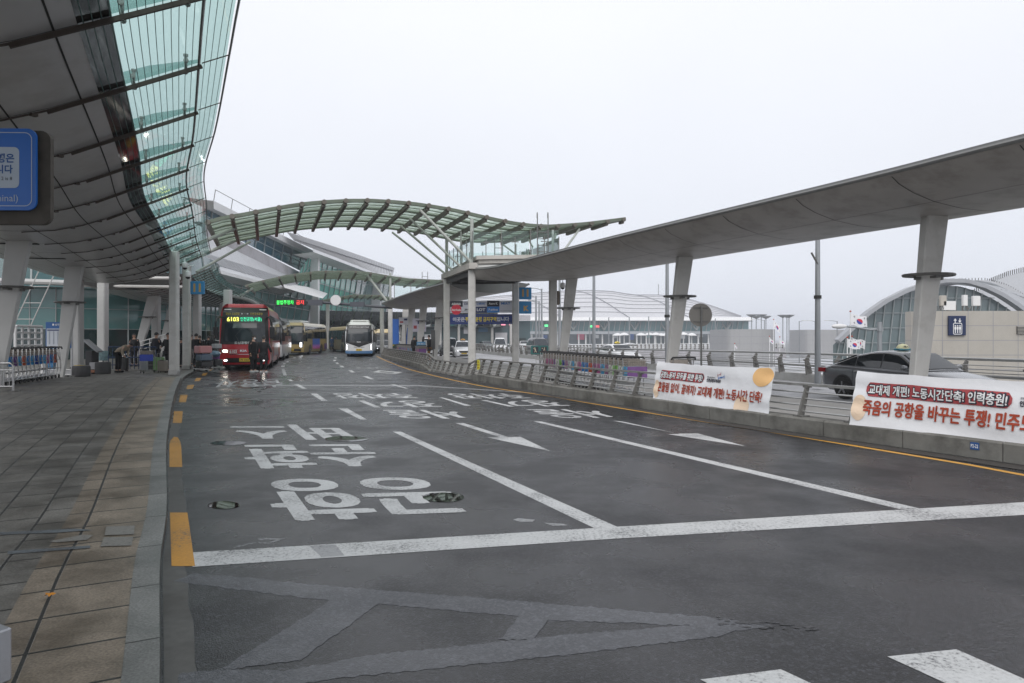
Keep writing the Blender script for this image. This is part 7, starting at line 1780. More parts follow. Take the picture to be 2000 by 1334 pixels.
car('suv', 'white SUV taxi with yellow plate and slanted lamp seen between the island columns', (-4.7, 65.5), (.12, -1), SUV, CWH, lamps=M_LAMP2, taxi=(mat('orange_sign', (.6, .3, .05), .4), M_BLACKP), plate_m=M_PLATE_Y)
car('van', 'dark grey van parked right behind the white SUV', (-6.6, 72), (.12, -1), VAN, carpaint('dark_grey', (.05, .055, .06)), lamps=M_LAMP2)
car('truck', 'white pickup truck partly hidden behind a raked island column', (-8.9, 72.5), (.15, -1), TRK, CWH, cat='truck')
car('van', 'white van driving in the middle of the outer road with yellow plate', (-1.6, 90), (.03, -1), VAN, CWH, plate_m=M_PLATE_Y)
car('van', 'black van driving beside the pedestrian sign', (2.75, 72), (.16, -.99), VAN, CBK, lamps=M_LAMP2)
car('car', 'dark car standing far back, left of the white van', (-4.4, 116), (.35, -.94), SED, carpaint('graphite', (.05, .055, .06)))
car('car', 'small white car far back, just right of the column with blue signs', (2.1, 122), (.1, -1), SED, CWH)
car('car', 'distant silver car between the small white car and the black van', (5.0, 150), (.1, -1), SED, carpaint('silver', (.4, .41, .42)))
car('car', 'black car with a lit headlamp beside the white coach', (-14.6, 77), (.28, -.96), SED, CBK, lamps=M_LAMP2, z=0, group='cars on the bus road')
car('car', 'white car driving on the far viaduct above its railing', (21.5, 128.5), (-.8, -.6), SUV, CWH, z=-.9, group='cars on the far viaduct')
car('car', 'second white car on the far viaduct, left of the taxi below', (9, 117), (-.7, -.7), SED, CWH, z=-.7, group='cars on the far viaduct')
# ------------------------------------------------------------------ luggage trolleys
M_TROL = mat('trolley_steel', (.40, .40, .40), .32, .8, var=.15, scale=6); M_GRIP = mat('black_grip', (.015, .015, .016), .5); M_BASK = mat('basket_mesh', (.30, .27, .24), .5, .5, var=.35, scale=30)
PANC = [('green', (.16, .42, .06)), ('sky', (.08, .36, .62)), ('white', (.62, .62, .60)), ('pink', (.45, .12, .26)), ('orange_red', (.52, .10, .04)), ('navy', (.03, .06, .28)), ('violet', (.16, .07, .22)), ('azure', (.04, .22, .55)), ('mauve', (.32, .16, .28))]
PMATS = [mat('ad_'+n, c, .35, var=.35, scale=7) for n, c in PANC]
def tro_tpl():
    o = thing('luggage_trolley', (0, 0, -50), 'x', 'trolley'); ch = []
    mb = MB()
    for s in (-1, 1):
        mb.tube([(.42, s*.24, .10), (-.30, s*.30, .14), (-.40, s*.30, .30), (-.34, s*.29, .75), (-.42, s*.28, 1.02)], .014, 6)
        mb.tube([(-.34, s*.29, .62), (-.10, s*.27, .92)], .010, 5)
    mb.tube([(.42, -.24, .10), (.46, -.12, .10), (.46, .12, .10), (.42, .24, .10)], .014, 6)
    for x in (-.2, 0, .2): mb.tube([(x, -.27, .125), (x, .27, .125)], .010, 5)
    for y in (-.12, 0, .12): mb.tube([(-.34, y, .15), (.40, y, .11)], .008, 5)
    for z in (.34, .62): mb.tube([(-.38, -.30, z), (-.38, .30, z)], .010, 5)
    mb.build('frame', M_TROL, o)
    MB().tube([(-.40, -.33, 1.00), (-.44, -.31, 1.05), (-.45, 0, 1.06), (-.44, .31, 1.05), (-.40, .33, 1.00)], .024, 8).build('handle', M_GRIP, o)
    mb = MB()
    for z in (.82, .88, .94, 1.0): mb.tube([(-.38, -.27, z), (-.12-.02*(1-z), -.25, z), (-.12, .25, z), (-.38, .27, z)], .006, 4)
    for k in range(9): y = -.25+.0625*k; mb.tube([(-.12, y, .80), (-.11, y, 1.0)], .006, 4)
    mb.grid([[(-.13, -.24, .84), (-.13, .24, .84)], [(-.125, -.24, .98), (-.125, .24, .98)]]); mb.build('basket', M_BASK, o)
    MB().cbox((-.105, 0, .67), (.03, .55, .29), .008).build('advert_panel', PMATS[0], o)
    for x, y in ((.36, 0), (-.30, -.27), (-.30, .27)):
        MB().cyl((x, y, .06), .06, .03, 10, 'y').tube([(x, y, .06), (x-.02, y, .14)], .012, 5).build('wheel', M_TYRE, o)
    return o
TPL = tro_tpl(); TK = [x for x in COL.objects if x.parent == TPL]
PMESH = {}
def trolley(pos, rz, label, group, pm, z):
    o = TPL.copy(); COL.objects.link(o); o.location = (pos[0], pos[1], z); o.rotation_euler = (0, 0, rz); o['label'] = label
    if group: o['group'] = group
    for c in TK:
        d = c.copy(); COL.objects.link(d); d.parent = o
        if c.name.startswith('advert_panel') and pm is not None:
            if pm not in PMESH: m = c.data.copy(); m.materials[0] = PMATS[pm]; PMESH[pm] = m
            d.data = PMESH[pm]
    return o
def trolley_row(p0, p1, n, lab, group, zf, pans, seed):
    random.seed(seed); p0 = Vector((*p0, 0)); p1 = Vector((*p1, 0)); d = (p0-p1).normalized(); rz = math.atan2(d.y, d.x)
    for k in range(n):
        p = p0.lerp(p1, k/(n-1)); pn = pans[k] if k < len(pans) else random.randrange(len(PMATS))
        trolley((p.x+random.uniform(-.01, .01), p.y), rz+R(random.uniform(-1.2, 1.2)), lab % ORD[k], group, pn, zf(p.y))
# long row behind the near railing (front trolley is the right-hand one)
trolley_row((3.28, 17.6), (1.45, 25.6), 25, 'luggage trolley in the long row behind the near railing, %s from its right end', 'luggage trolleys nested in the long island row', ZI, [6, 1, 2, 0, 2, 8, 1, 3, 8, 4, 7, 7, 3, 2, 1, 2, 8, 5, 0, 2, 6, 3, 8, 3, 2], 3)
trolley_row((-14.35, 18.2), (-15.75, 23.1), 17, 'luggage trolley in the left row under the dark canopy, %s from its near end', 'luggage trolleys nested beside the left raked column', lambda Y: zk(Y), [7, 1, 3, 4, 1, 7, 6, 1, 4, 7, 1, 5, 7, 1, 3, 7], 5)
trolley_row((-6.3, 48.2), (-9.7, 59.5), 22, 'luggage trolley behind the curved far railing, %s from its near end', 'luggage trolleys nested at the far end of the island', ZI, [6, 3, 8, 8, 3, 8], 6)
t_ = trolley((4.4, 18.2), R(100), 'lone luggage trolley showing its handle and blue panel above the middle banner', None, 7, ZI(17)); 
t_ = trolley((-16.2, 30.2), R(-75), 'trolley with royal blue lettered panel pushed by the bending man', None, 5, ZP)
for c in [x for x in COL.objects if x.parent == t_ and x.name.startswith('advert_panel')]:
    m = c.data.copy(); m.materials[0] = mat('royal_blue', (.02, .05, .36), .4); c.data = m
    vs, fs, ar = text2d('NOL', .04); MB().add([(-.098, (u-.5)*.26, .66+(v-.5)*.09) for u, v in vs], fs).build('lettering', M_WINK, c)
t_ = trolley((-14.3, 31.6), R(-40), 'trolley loaded with a pink suitcase right of the front left column', None, 5, ZP)
t_ = trolley((-14.5, 33.4), R(-40), 'trolley loaded with a blue bag beside the waiting travellers', None, 6, ZP)
for x in TK: bpy.data.objects.remove(x)
bpy.data.objects.remove(TPL)

# ------------------------------------------------------------------ people
def skin(nodes, edges, lvl=1):
    "nodes: (x,y,z,r) ; continuous skinned surface"
    me = bpy.data.meshes.new('s'); me.from_pydata([n[:3] for n in nodes], edges, []); ob = bpy.data.objects.new('s', me)
    md = ob.modifiers.new('k', 'SKIN'); md.use_smooth_shade = True
    for i, n in enumerate(nodes):
        r = n[3]; me.skin_vertices[0].data[i].radius = (r, r) if not isinstance(r, tuple) else r
    me.skin_vertices[0].data[0].use_root = True
    if lvl: s = ob.modifiers.new('s', 'SUBSURF'); s.levels = lvl
    return evalmesh(ob)
PALETTE = dict(skin=mat('skin', (.42, .25, .18), .55, var=.06), skin_pale=mat('skin_pale', (.50, .33, .26), .55, var=.05), hair=mat('black_hair', (.012, .010, .010), .5), mask=mat('face_mask', (.72, .72, .72), .7), shoe=mat('dark_shoe', (.015, .014, .014), .45), eye=mat('eye_dark', (.02, .015, .012), .3))
def cloth(n, c): return mat('cloth_'+n, c, .85, var=.15, scale=6, bump=.1, bscale=30)
def person(px, Y, face, label, h=1.72, z=ZP, top=('black', (.012, .012, .014)), legs=('black_trousers', (.013, .013, .015)), bend=0., coat=0., armsL='down', armsR='down', hair='short', mask=False, stride=.0, w=1.0, x=None, group='people waiting along the kerb', shoe=None):
    X = (px-1000)/F*Y if x is None else x; o = thing('person', (X, Y, z), label, 'person', R(face), group); s = h/1.75
    def rot(p):   # bend forward about the hips
        x_, y_, z_ = p[:3]; 
        if z_ > .94: 
            a = bend*min(1, (z_-.94)/.30+.25); dz = z_-.94; x_, z_ = x_*math.cos(a)+dz*math.sin(a), .94+dz*math.cos(a)-x_*math.sin(a)
        return (x_*s, y_*s*w, z_*s)+tuple(p[3:])
    sc = lambda n: [(*rot(q[:3]), (q[3]*s if not isinstance(q[3], tuple) else tuple(v*s for v in q[3]))) for q in n]
    sh = .185
    def arm(side, mode):
        y = side*sh
        if mode == 'down': return [(0, y, 1.41), (-.02, y+side*.05, 1.14), (.05, y+side*.06, .90)]
        if mode == 'fwd': return [(0, y, 1.41), (.10, y+side*.05, 1.16), (.34, y*.7, 1.12)]
        if mode == 'hold': return [(0, y, 1.41), (.03, y+side*.06, 1.15), (.24, y*.35, 1.22)]
        if mode == 'reach': return [(0, y, 1.41), (.16, y+side*.02, 1.22), (.36, y, 1.12)]
        return [(0, y, 1.41), (-.08, y+side*.07, 1.16), (.10, y+side*.10, .98)]
    aL, aR = arm(1, armsL), arm(-1, armsR)
    st = stride
    body = [(0, 0, .94, (.135, .10)), (0, 0, 1.12, (.125, .095)), (0, 0, 1.34, (.15, .10)), (.0, 0, 1.47, .06), (.012, 0, 1.56, .055), (.02, 0, 1.63, (.078, .092)), (.012, 0, 1.70, (.070, .082)),
            (0, .09, .88, .085), (.02+st, .10, .49, .058), (-.01+st*1.3, .10, .10, .04), (.12+st*1.3, .115, .04, .035), (0, -.09, .88, .085), (.02-st, -.10, .49, .058), (-.03-st*1.5, -.10, .10, .04), (.10-st*1.5, -.115, .04, .035)]
    ed = [(0, 1), (1, 2), (2, 3), (3, 4), (4, 5), (5, 6), (0, 7), (7, 8), (8, 9), (9, 10), (0, 11), (11, 12), (12, 13), (13, 14)]
    for A in (aL, aR):
        b = len(body); body += [(*A[0], .058), (*A[1], .042), (*A[2], .030)]; ed += [(2, b), (b, b+1), (b+1, b+2)]
        hd = (Vector(A[2])-Vector(A[1])).normalized(); pm = Vector(A[2])+hd*.055; body.append((*pm, .030)); ed.append((b+2, b+3))
    v1, f1 = skin(sc(body), ed, 1); mb = MB().add(v1, f1)
    # fingers, ears, nose, joined into the body
    for A, sd in ((aL, 1), (aR, -1)):
        hd = (Vector(A[2])-Vector(A[1])).normalized(); pm = Vector(A[2])+hd*.06; lat = hd.cross(Vector((0, 1, 0))); lat = lat.normalized() if lat.length > .1 else Vector((0, 0, 1))
        for k, ln in enumerate((.055, .07, .075, .065)):
            a = pm+lat*(.027-.018*k)+hd*.02; mb.tube([rot(a), rot(a+hd*ln*.55+Vector((0, -sd*.008, 0))), rot(a+hd*ln+Vector((0, -sd*.025, 0)))], [.010, .009, .007], 5)
        a = Vector(A[2])+hd*.02; mb.tube([rot(a), rot(a+lat*.035+hd*.02), rot(a+lat*.045+hd*.05)], [.011, .009, .008], 5)
    hc = Vector(rot((.02, 0, 1.645))); ba = bend*.9
    def hp(x_, y_, z_): return (hc.x+(x_*math.cos(ba)+z_*math.sin(ba))*s, hc.y+y_*s, hc.z+(z_*math.cos(ba)-x_*math.sin(ba))*s)
    mb.tube([hp(.088, 0, .015), hp(.108, 0, -.02), hp(.09, 0, -.028)], [.008, .013, .009], 6)
    for sd in (-1, 1): mb.tube([hp(0, sd*.078, .02), hp(-.006, sd*.088, 0), hp(0, sd*.08, -.03)], [.008, .014, .008], 5)
    mb.build('body', PALETTE['skin'], o, True)
    for sd in (-1, 1): MB().ball(hp(.084, sd*.031, .012), .010, 6, 4).build('eye', PALETTE['eye'], o)
    MB().box(hp(.092, 0, -.055), (.01, .05, .010)).build('mouth', mat('lips', (.28, .10, .09), .5), o)
    if mask: MB().ball(hp(.055, 0, -.045), .055, 10, 6, sc=(.95, 1.05, .85)).build('face_mask', PALETTE['mask'], o, True)
    hb = MB(); n = 12
    rows = []
    for i in range(8):
        th = i/7*(.62 if hair == 'short' else .66)*math.pi; row = []
        for j in range(n):
            a = 2*math.pi*j/n; fr = max(0, math.cos(a)); t2 = th*(1-.38*fr); r_ = .098
            row.append(hp(-.008+r_*1.04*math.sin(t2)*math.cos(a), r_*.92*math.sin(t2)*math.sin(a), .012+r_*1.12*math.cos(t2)))
        rows.append(row)
    hb.grid(rows, closed=True)
    if hair == 'long': hb.tube([hp(-.07, 0, 0), hp(-.10, 0, -.12), hp(-.10, 0, -.26), hp(-.09, 0, -.36)], [.075, .085, .085, .04], 9)
    hb.build('hair', PALETTE['hair'], o, True)
    # jacket
    g = .028
    jk = [(0, 0, .90 if not coat else .96, (.165+g*.3, .125)), (0, 0, 1.12, (.150+g*.3, .118)), (0, 0, 1.33, (.165+g*.3, .118)), (0, 0, 1.45, (.085, .075)), (0, 0, 1.485, (.066, .062))]
    je = [(0, 1), (1, 2), (2, 3), (3, 4)]
    for A in (aL, aR): b = len(jk); jk += [(*A[0], .078), (*A[1], .060), (*A[2], .046)]; je += [(2, b), (b, b+1), (b+1, b+2)]
    v2, f2 = skin(sc(jk), je, 1); cm = cloth(*top); mb = MB().add(v2, f2)
    tor = []
    for z_, a_, b_ in ((.85, .125, .175), (.95, .128, .182), (1.08, .118, .168), (1.22, .125, .185), (1.34, .130, .205), (1.42, .105, .19), (1.47, .06, .10)):
        tor.append([rot((a_*math.cos(2*math.pi*k/16)+.0, b_*math.sin(2*math.pi*k/16), z_)) for k in range(16)])
    mb.grid(tor, closed=True)
    if coat:
        rows = []
        for z_, r_ in ((1.0, .184), (.85, .19), (.7, .20), (coat, .225), (coat-.01, .20)): rows.append([(r_*.74*math.cos(2*math.pi*k/14)*s, r_*math.sin(2*math.pi*k/14)*s*w, z_*s) for k in range(14)])
        mb.grid(rows, closed=True)
    mb.build('coat' if coat else 'jacket', cm, o, True)
    tr = [(0, 0, .93, (.155, .12)), (0, .09, .86, .105), (.02+st, .10, .49, .078), (-.01+st*1.3, .10, .12, .062), (0, -.09, .86, .105), (.02-st, -.10, .49, .078), (-.03-st*1.5, -.10, .12, .062)]
    v3, f3 = skin([(x_*s, y_*s*w, z_*s, (r_*s if not isinstance(r_, tuple) else tuple(q*s for q in r_))) for x_, y_, z_, r_ in tr], [(0, 1), (1, 2), (2, 3), (0, 4), (4, 5), (5, 6)], 1); MB().add(v3, f3).build('trousers', cloth(*legs), o, True)
    for sd, dx in ((1, st*1.3), (-1, -st*1.5-.02)): MB().cbox(((.05+dx)*s, sd*.11*s*w, .045), (.27*s, .10*s, .09), .03).build('shoe', shoe or PALETTE['shoe'], o)
    return o
WS = mat('white_sole_shoe', (.55, .55, .55), .5)
DK = ('black', (.012, .012, .014))
person(495, 33.2, -20, 'man in black suit and white face mask standing before the red coach, looking right', 1.80, 0, coat=.62, w=1.1, armsL='down', armsR='down', mask=True, group='staff in front of the red coach', shoe=WS)
person(515, 32.7, 95, 'person in black seen from behind, right-hand one before the red coach', 1.76, 0, coat=.62, w=1.15, armsL='down', armsR='bent', group='staff in front of the red coach', shoe=WS)
person(415, 33.6, 100, 'long-haired person in long black coat at the left corner of the red coach', 1.72, ZP, coat=.42, hair='long', armsL='bent', armsR='hold', w=1.15)
person(383, 35.0, 80, 'man in dark suit with white collar standing behind the blue luggage', 1.78, ZP, armsL='down', armsR='fwd')
person(373, 38.5, 60, 'person in khaki jacket half hidden beside the second left column', 1.75, ZP, ('khaki', (.10, .085, .05)))
person(390, 39.5, 110, 'person in black with reddish face, farthest of the group by the coach', 1.70, ZP)
person(354, 36, 70, 'dark-haired person mostly hidden behind the pink suitcase', 1.55, ZP)
person(329, 31.2, -100, 'person in black leaning against the front left column', 1.78, ZP, stride=.10, armsR='fwd', armsL='bent')
person(305, 33.8, 60, 'man in dark navy suit seen from behind, by the green suitcase', 1.83, ZP, ('navy_suit', (.014, .015, .022)), w=1.12, armsL='down', armsR='fwd')
person(262, 37.2, -80, 'man in black standing behind the man bending over the trolley', 1.78, ZP)
person(231, 30.7, -5, 'man in beige shirt bending far over the trolley with royal blue panel', 1.72, ZP, ('beige', (.30, .25, .19)), bend=1.05, armsL='reach', armsR='reach')
person(407, 45, 90, 'distant dark figure between the column and the coach', 1.7, ZP)
person(809, 50, 60, 'person in black at the far trolleys, leftmost on the island', 1.75, .1, group='people at the far trolley row')
person(827, 49.5, 80, 'person in white top with dark hair beside the pale blue sign', 1.68, .1, ('white_top', (.5, .5, .5)), hair='long', group='people at the far trolley row')
person(838, 46.5, 170, 'person in black coat and brown trousers by the raked island column', 1.78, .1, DK, ('brown_trousers', (.19, .10, .03)), coat=.72, group='people at the far trolley row')
person(648, 86, 90, 'lone dark blue figure on the far pavement between gold coaches', 1.78, ZP, ('dark_blue', (.01, .03, .07)), coat=.5)

# ------------------------------------------------------------------ luggage and pavement furniture
def suitcase(px, Y, w_, h, d, m, label, z=ZP, rz=0, handle=True, group='suitcases on the pavement'):
    o = thing('suitcase', ((px-1000)/F*Y, Y, z), label, 'suitcase', R(rz), group)
    MB().cbox((0, 0, .05+h/2), (w_, d, h), .05).build('shell', m, o); mb = MB()
    for k in range(5): mb.box((-w_*.36+k*w_*.18, -d/2-.003, .05+h/2), (.014, .008, h*.84))
    mb.build('ribs', m, o)
    for sx in (-1, 1):
        for sy in (-1, 1): MB().cyl((sx*w_*.38, sy*d*.32, .028), .028, .03, 8, 'x').build('wheel', M_TYRE, o)
    if handle: MB().tube([(-.09, 0, h+.04), (-.09, 0, h+.22), (.09, 0, h+.22), (.09, 0, h+.04)], .011, 5).build('handle', M_TROL, o)
    MB().box((0, -d/2+.02, h+.06), (.16, .03, .025)).build('grab_handle', M_GRIP, o)
    return o
suitcase(311, 31.6, .48, .62, .28, carpaint('mint', (.17, .33, .12)), 'light green suitcase beside the brown one', rz=8)
suitcase(318, 30.6, .42, .50, .25, carpaint('taupe', (.16, .14, .11)), 'small taupe suitcase in front of the green one', rz=-4)
suitcase(240, 31.9, .44, .60, .28, carpaint('soft_black', (.018, .018, .02)), 'black suitcase left of the blue-panelled trolley', rz=10)
suitcase(296, 32.6, .42, .62, .28, carpaint('soft_black'), 'black suitcase between the trolley and the green suitcase', rz=-10)
suitcase(281, 32.0, .30, .52, .3, carpaint('pearl', (.32, .34, .37)), 'pearl grey suitcase standing right behind the blue-panelled trolley', rz=0)
suitcase(399, 34.4, .44, .55, .28, carpaint('soft_black'), 'black suitcase standing behind the dark-suited man by the coach')
q = Vector((-14.32, 31.55, ZP+.62)); o = suitcase(0, 1, .52, .34, .62, carpaint('pink', (.42, .17, .17)), 'pink suitcase lying on top of the loaded trolley', handle=False, rz=-35); o.location = (-14.3, 31.6, ZP+.80)
o = suitcase(0, 1, .5, .26, .6, carpaint('soft_black'), 'black case under the pink suitcase on the trolley', handle=False, rz=-35); o.location = (-14.25, 31.6, ZP+.16)
o = suitcase(0, 1, .5, .28, .6, carpaint('slate_blue', (.07, .10, .14)), 'slate blue case in the middle of the loaded trolley', handle=False, rz=-35); o.location = (-14.25, 31.6, ZP+.46)
o = thing('travel_bag', (-14.5, 33.3, ZP+.62), 'plump light blue travel bag on the second loaded trolley', 'bag', R(-30)); MB().ball((0, 0, .16), .34, 14, 8, sc=(1, .7, .5)).build('bag_body', carpaint('bag_blue', (.10, .17, .24)), o, True); MB().tube([(-.15, 0, .3), (-.1, 0, .42), (.1, 0, .42), (.15, 0, .3)], .015, 6).build('strap', M_GRIP, o)
o = suitcase(0, 1, .5, .30, .5, carpaint('soft_black'), 'black case under the light blue bag', handle=False, rz=-30); o.location = (-14.5, 33.4, ZP+.16)
o = suitcase(0, 1, .42, .24, .4, carpaint('silver_case', (.30, .30, .31)), 'small silver case held at chest height above the blue bag', handle=False, rz=-30); o.location = (-14.55, 33.6, ZP+.98)
def drum(px, Y, w_, h, label, z=ZP):
    o = thing('drum_stool', ((px-1000)/F*Y, Y, z), label, 'seat', 0, 'dark drum seats on the pavement'); m = mat('drum_grey', (.045, .045, .047), .7, var=.2, scale=3, stain=.3)
    MB().lathe([(w_*.47, 0), (w_*.5, .05), (w_*.5, h-.05), (w_*.47, h)], (0, 0, 0), 24).build('drum', m, o, 40); MB().lathe([(w_*.46, h), (w_*.45, h+.012), (.01, h+.015)], (0, 0, 0), 24).build('top_disc', mat('drum_top', (.07, .07, .072), .6), o); return o
drum(158, 27.5, .68, .42, 'dark grey drum seat, left one beneath the upright column'); drum(201, 29.5, .62, .50, 'dark grey drum seat, right one beside the blue barrier')
# information board on twin posts
def info_board():
    Y = 27.2; a, b_ = P(90, 629, Y), P(139, 680, Y); o = thing('information_board', ((a.x+b_.x)/2, Y, ZP), 'white timetable board with blue header on steel posts beside the second raked column', 'board'); w_ = b_.x-a.x; zc = (a.z+b_.z)/2-ZP; h = a.z-b_.z
    MB().cbox((0, 0, zc), (w_, .06, h), .01).build('panel', mat('board_blue', (.02, .10, .30), .4), o)
    MB().box((0, -.035, zc-h*.10), (w_*.90, .01, h*.70)).build('timetable', mat('board_white', (.50, .53, .58), .4), o)
    mb = MB()
    for k in range(5): mb.box((-w_*.34+w_*.17*k, -.042, zc-h*.10), (.05, .004, h*.5))
    mb.build('time_columns', mat('table_grey', (.30, .33, .38), .5), o); MB().box((0, -.043, zc+h*.19), (w_*.84, .004, .05)).build('table_head', M_NAVY, o)
    t = MB(); text_plane(t, '■ 승차안내', (0, -.040, zc+h*.40), (1, 0, 0), (0, 0, 1), .09, bold=.02); t.build('lettering', M_WINK, o)
    for sx in (-1, 1): MB().tube([(sx*w_*.5, .05, 0), (sx*w_*.5, .05, zc+h/2)], .035, 8).build('post', M_TROL, o)
    mb = MB()
    mb.tube([(-w_*.5, .05, .28), (w_*.5, .05, .28)], .02, 6); mb.tube([(-w_*.5, .05, .08), (w_*.5, .05, .08)], .02, 6); mb.grid([[(-w_*.48, .06, .1), (w_*.48, .06, .1)], [(-w_*.48, .06, .27), (w_*.48, .06, .27)]]); mb.build('foot_frame', M_TROL, o)
    for x in (-.62, -.25, .25, .6): MB().cyl((x, .05, .03), .12, .05, 12).build('foot_disc', M_DSTEEL, o)
info_board()
# low steel hoop barrier in front of the left trolleys
def hoop():
    Y = 17.6; x0 = (-60-1000)/F*Y; x1 = (26-1000)/F*Y; z = zk(Y); o = thing('hoop_barrier', (x1, Y, z), 'low weathered steel hoop barrier at the near end of the left trolleys', 'barrier'); w_ = x1-x0
    MB().tube([(-w_, 0, .72), (-.08, 0, .72), (0, 0, .66), (0, 0, 0)], .028, 8).build('hoop', M_TROL, o); MB().tube([(-w_, 0, .54), (0, 0, .54)], .02, 6).build('mid_bar', M_TROL, o); MB().tube([(-w_, 0, .12), (0, 0, .12)], .02, 6).build('low_bar', M_TROL, o)
    mb = MB()
    for k in range(8): MB().tube([(-.1-k*.14, 0, .12), (-.1-k*.14, 0, .54)], .011, 5).build('bar', M_TROL, o)
    MB().cyl((-.0, 0, .01), .14, .02, 14).build('foot_disc', M_DSTEEL, o)
hoop()
# slanted notice desk and stuff by the second drum
def desk():
    Y = 29.5; q = P(178, 676, Y); o = thing('slanted_desk', (q.x, Y, ZP), 'slanted grey desk screen on a dark cabinet between the upright columns', 'desk')
    MB().slab([(-.30, -.1, 1.42), (.34, -.15, .92), (.34, .2, .92), (-.30, .25, 1.42)], .09).build('slanted_top', mat('desk_grey', (.24, .25, .26), .5), o); MB().slab([(-.18, -.108, 1.43), (.10, -.125, 1.21), (.10, .1, 1.21), (-.18, .12, 1.43)], .0).build('paper', M_FLAGW, o)
    MB().cbox((-.02, .1, .5), (.3, .5, 1.0), .02).build('cabinet', mat('cabinet_dark', (.03, .03, .033), .6), o); MB().cbox((.25, .0, .35), (.42, .4, .3), .02).build('white_box', mat('box_grey', (.32, .32, .33), .6), o); MB().cbox((.25, .02, .12), (.48, .4, .12), .02).build('wood_base', mat('box_wood', (.25, .11, .06), .7), o)
    MB().cbox((-.42, -.1, .32), (.34, .3, .12), .02).build('yellow_crate', mat('yellow_crate', (.50, .34, .02), .6), o)
desk()
def blue_barrier():
    Y = 33; q = P(248, 690, Y); o = thing('blue_barrier', (q.x, Y, ZP), 'dark blue barred barrier stretching behind the bending man', 'barrier'); m = mat('barrier_blue', (.01, .035, .10), .5)
    for z in (.25, .62, 1.12): MB().tube([(-.9, 0, z), (1.4, 0, z)], .03, 6).build('rail', m, o)
    for k in range(12): MB().tube([(-.9+.209*k, 0, .05), (-.9+.209*k, 0, 1.12)], .02, 5).build('bar', m, o)
blue_barrier()
o = thing('sign_stand', P(200, 702, 30.2), 'small white and teal notice stand behind the right drum seat', 'notice'); o.location.z = ZP
MB().slab([(-.22, 0, .55), (.22, 0, .55), (.22, .06, .98), (-.22, .06, .98)], -.02).build('notice_face', mat('notice_teal', (.16, .26, .28), .5, var=.8, scale=14), o); MB().tube([(0, .06, 0), (0, .06, .6)], .03, 6).build('post', M_DSTEEL, o)
o = thing('red_machine', (P(103, 700, 30)[0], 30, ZP), 'small red and blue machine glimpsed behind the information board', 'machine'); MB().cbox((0, 0, .55), (.30, .3, 1.1), .03).build('cabinet', mat('machine_blue', (.03, .14, .30), .5), o); MB().cbox((0, -.155, .86), (.28, .02, .28), .01).build('red_front', mat('machine_red', (.40, .03, .03), .5), o)
MB().cyl((-.34, -.1, .5), .10, 1.0, 12).build('white_tube', M_WHITE_PAINT, o)
# cctv domes
def cctv(pos, label, rz=0):
    o = thing('security_camera', pos, label, 'camera', rz, 'security cameras under the canopies'); MB().lathe([(.03, .26), (.11, .22), (.13, .05), (.10, 0)], (0, 0, 0), 14).build('housing', M_WHITE_PAINT, o, 40); MB().ball((0, 0, .0), .095, 12, 6).build('lens_dome', M_BLACKP, o, True); MB().tube([(0, 0, .26), (0, 0, .42), (.22, .1, .5)], .02, 6).build('arm', M_WHITE_PAINT, o)
cctv(P(1099, 562, 33.2), 'white dome camera between the upright and raked island columns'); cctv(P(367, 541, 28.2), 'white dome camera on the front left column'); cctv(P(361, 523, 30), 'higher white camera at the canopy end above the left columns')
o = thing('speaker_box', P(1089, 582, 33.4), 'narrow brown box fixed to the right side of the island column', 'box'); MB().cbox((0, 0, 0), (.13, .2, .68), .02, .5).build('case', mat('box_brown', (.13, .10, .07), .6), o); MB().cbox((.075, 0, 0), (.02, .17, .6), .01, .5).build('grille', M_DSTEEL, o)
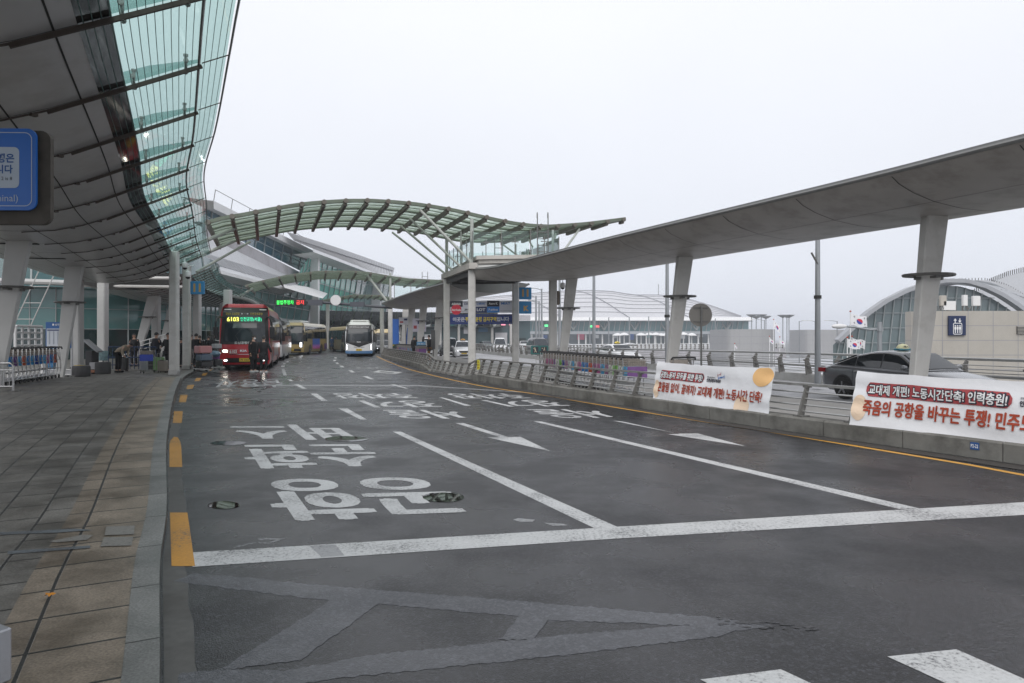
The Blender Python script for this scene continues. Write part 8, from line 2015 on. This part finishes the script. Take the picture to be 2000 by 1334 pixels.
# blue advertising boards along the island behind the far canopy, with posters
def boards():
    for i, (x0, x1, y0, y1, Y, c, lab) in enumerate([(767, 779, 623, 672, 60, (.02, .12, .45), 'tall blue advertising panel behind the single column of the second arch'), (787, 798, 640, 673, 66, (.02, .12, .45), 'narrow blue advertising panel between the far raked columns'),
                                    (779, 806, 620, 634, 64, (.55, .55, .58), 'white and red airline strip above the far raked columns'), (806, 832, 622, 648, 58, (.52, .50, .58), 'pale lilac airline poster behind the far raked columns'), (842, 850, 645, 682, 47, (.10, .10, .10), 'dark grey upright panel beside the nearest far raked column')]):
        a, b_ = P(x0, y0, Y), P(x1, y1, Y); o = thing('advertising_board', ((a.x+b_.x)/2, Y, b_.z), lab, 'advert board', 0, 'advertising boards on the island'); w_, h = b_.x-a.x, a.z-b_.z
        MB().cbox((0, 0, h/2), (w_, .12, h), .01).build('panel', mat('board_%d' % i, c, .5, var=.08), o); MB().tube([(0, .08, -b_.z+.1), (0, .08, 0)], .04, 6).build('post', M_DSTEEL, o)
        if i in (2, 3):
            for k in range(3): MB().box((-w_*.3+w_*.3*k, -.065, h*(.7 if k % 2 else .35)), (w_*.24, .01, h*.24)).build('logo_tile', [M_RED, M_NAVY, mat('logo_red')][k], o)
    a = P(822.5, 671.5, 48.8); o = thing('row_sign', (a.x, 48.8, .1), 'small pale blue lettered sign hanging over the far trolleys', 'sign'); MB().cbox((0, 0, a.z-.1), (.64, .06, .30), .01).build('panel', mat('pale_blue_sign', (.08, .24, .42), .5), o); t = MB(); text_plane(t, '카트 보관소', (0, -.035, a.z-.1), (1, 0, 0), (0, 0, 1), .12, .5); t.build('lettering', M_WINK, o); MB().tube([(0, .03, 0), (0, .03, a.z-.2)], .02, 5).build('post', M_DSTEEL, o)
boards()
# steel bench at the near end of the island trolleys
o = thing('steel_bench', (P(1058, 705, 27)[0], 27, .1), 'small steel bench frame by the walking figures sign', 'bench'); 
for z, nm in ((.46, 'seat'), (.72, 'backrest')): MB().box((0, 0 if z < .5 else .15, z), (.5, .3 if z < .5 else .04, .04)).build(nm, M_STEEL, o)
for sx in (-1, 1): MB().tube([(sx*.22, 0, 0), (sx*.22, 0, .46), (sx*.22, .15, .74)], .018, 6).build('leg', M_STEEL, o)
# pale metal plinth cut by the bottom-left corner
q = G(-12, 1345, .06); o = thing('metal_plinth', (q.x-.245, q.y+.02, .03), 'corner of a pale metal box cut by the bottom-left picture corner', 'box', R(-27)); MB().cbox((0, 0, .125), (.30, .42, .25), .012).build('casing', mat('pale_metal', (.36, .37, .40), .4, .3, var=.08, scale=8, stain=.3, sscale=5), o); MB().box((0, 0, .253), (.2, .3, .006)).build('top_slot', M_NAVY, o)

# ------------------------------------------------------------------ damp air
hz = MB().box((0, 2300, 26), (6200, 5600, 68)); hm = bpy.data.materials.new('damp_air'); hm.use_nodes = True
nt = hm.node_tree; nt.nodes.remove(nt.nodes['Principled BSDF']); pv = nt.nodes.new('ShaderNodeVolumePrincipled'); pv.inputs['Density'].default_value = .0006; pv.inputs['Color'].default_value = (.90, .93, 1.0, 1); pv.inputs['Anisotropy'].default_value = .2
nt.links.new(pv.outputs[0], nt.nodes['Material Output'].inputs['Volume'])
ho = hz.build('haze', hm); tag(ho, 'thin damp haze filling the air over the whole airport', kind='stuff')
scene.cycles.volume_bounces = 1
bpy.data.scenes.remove(SC2)
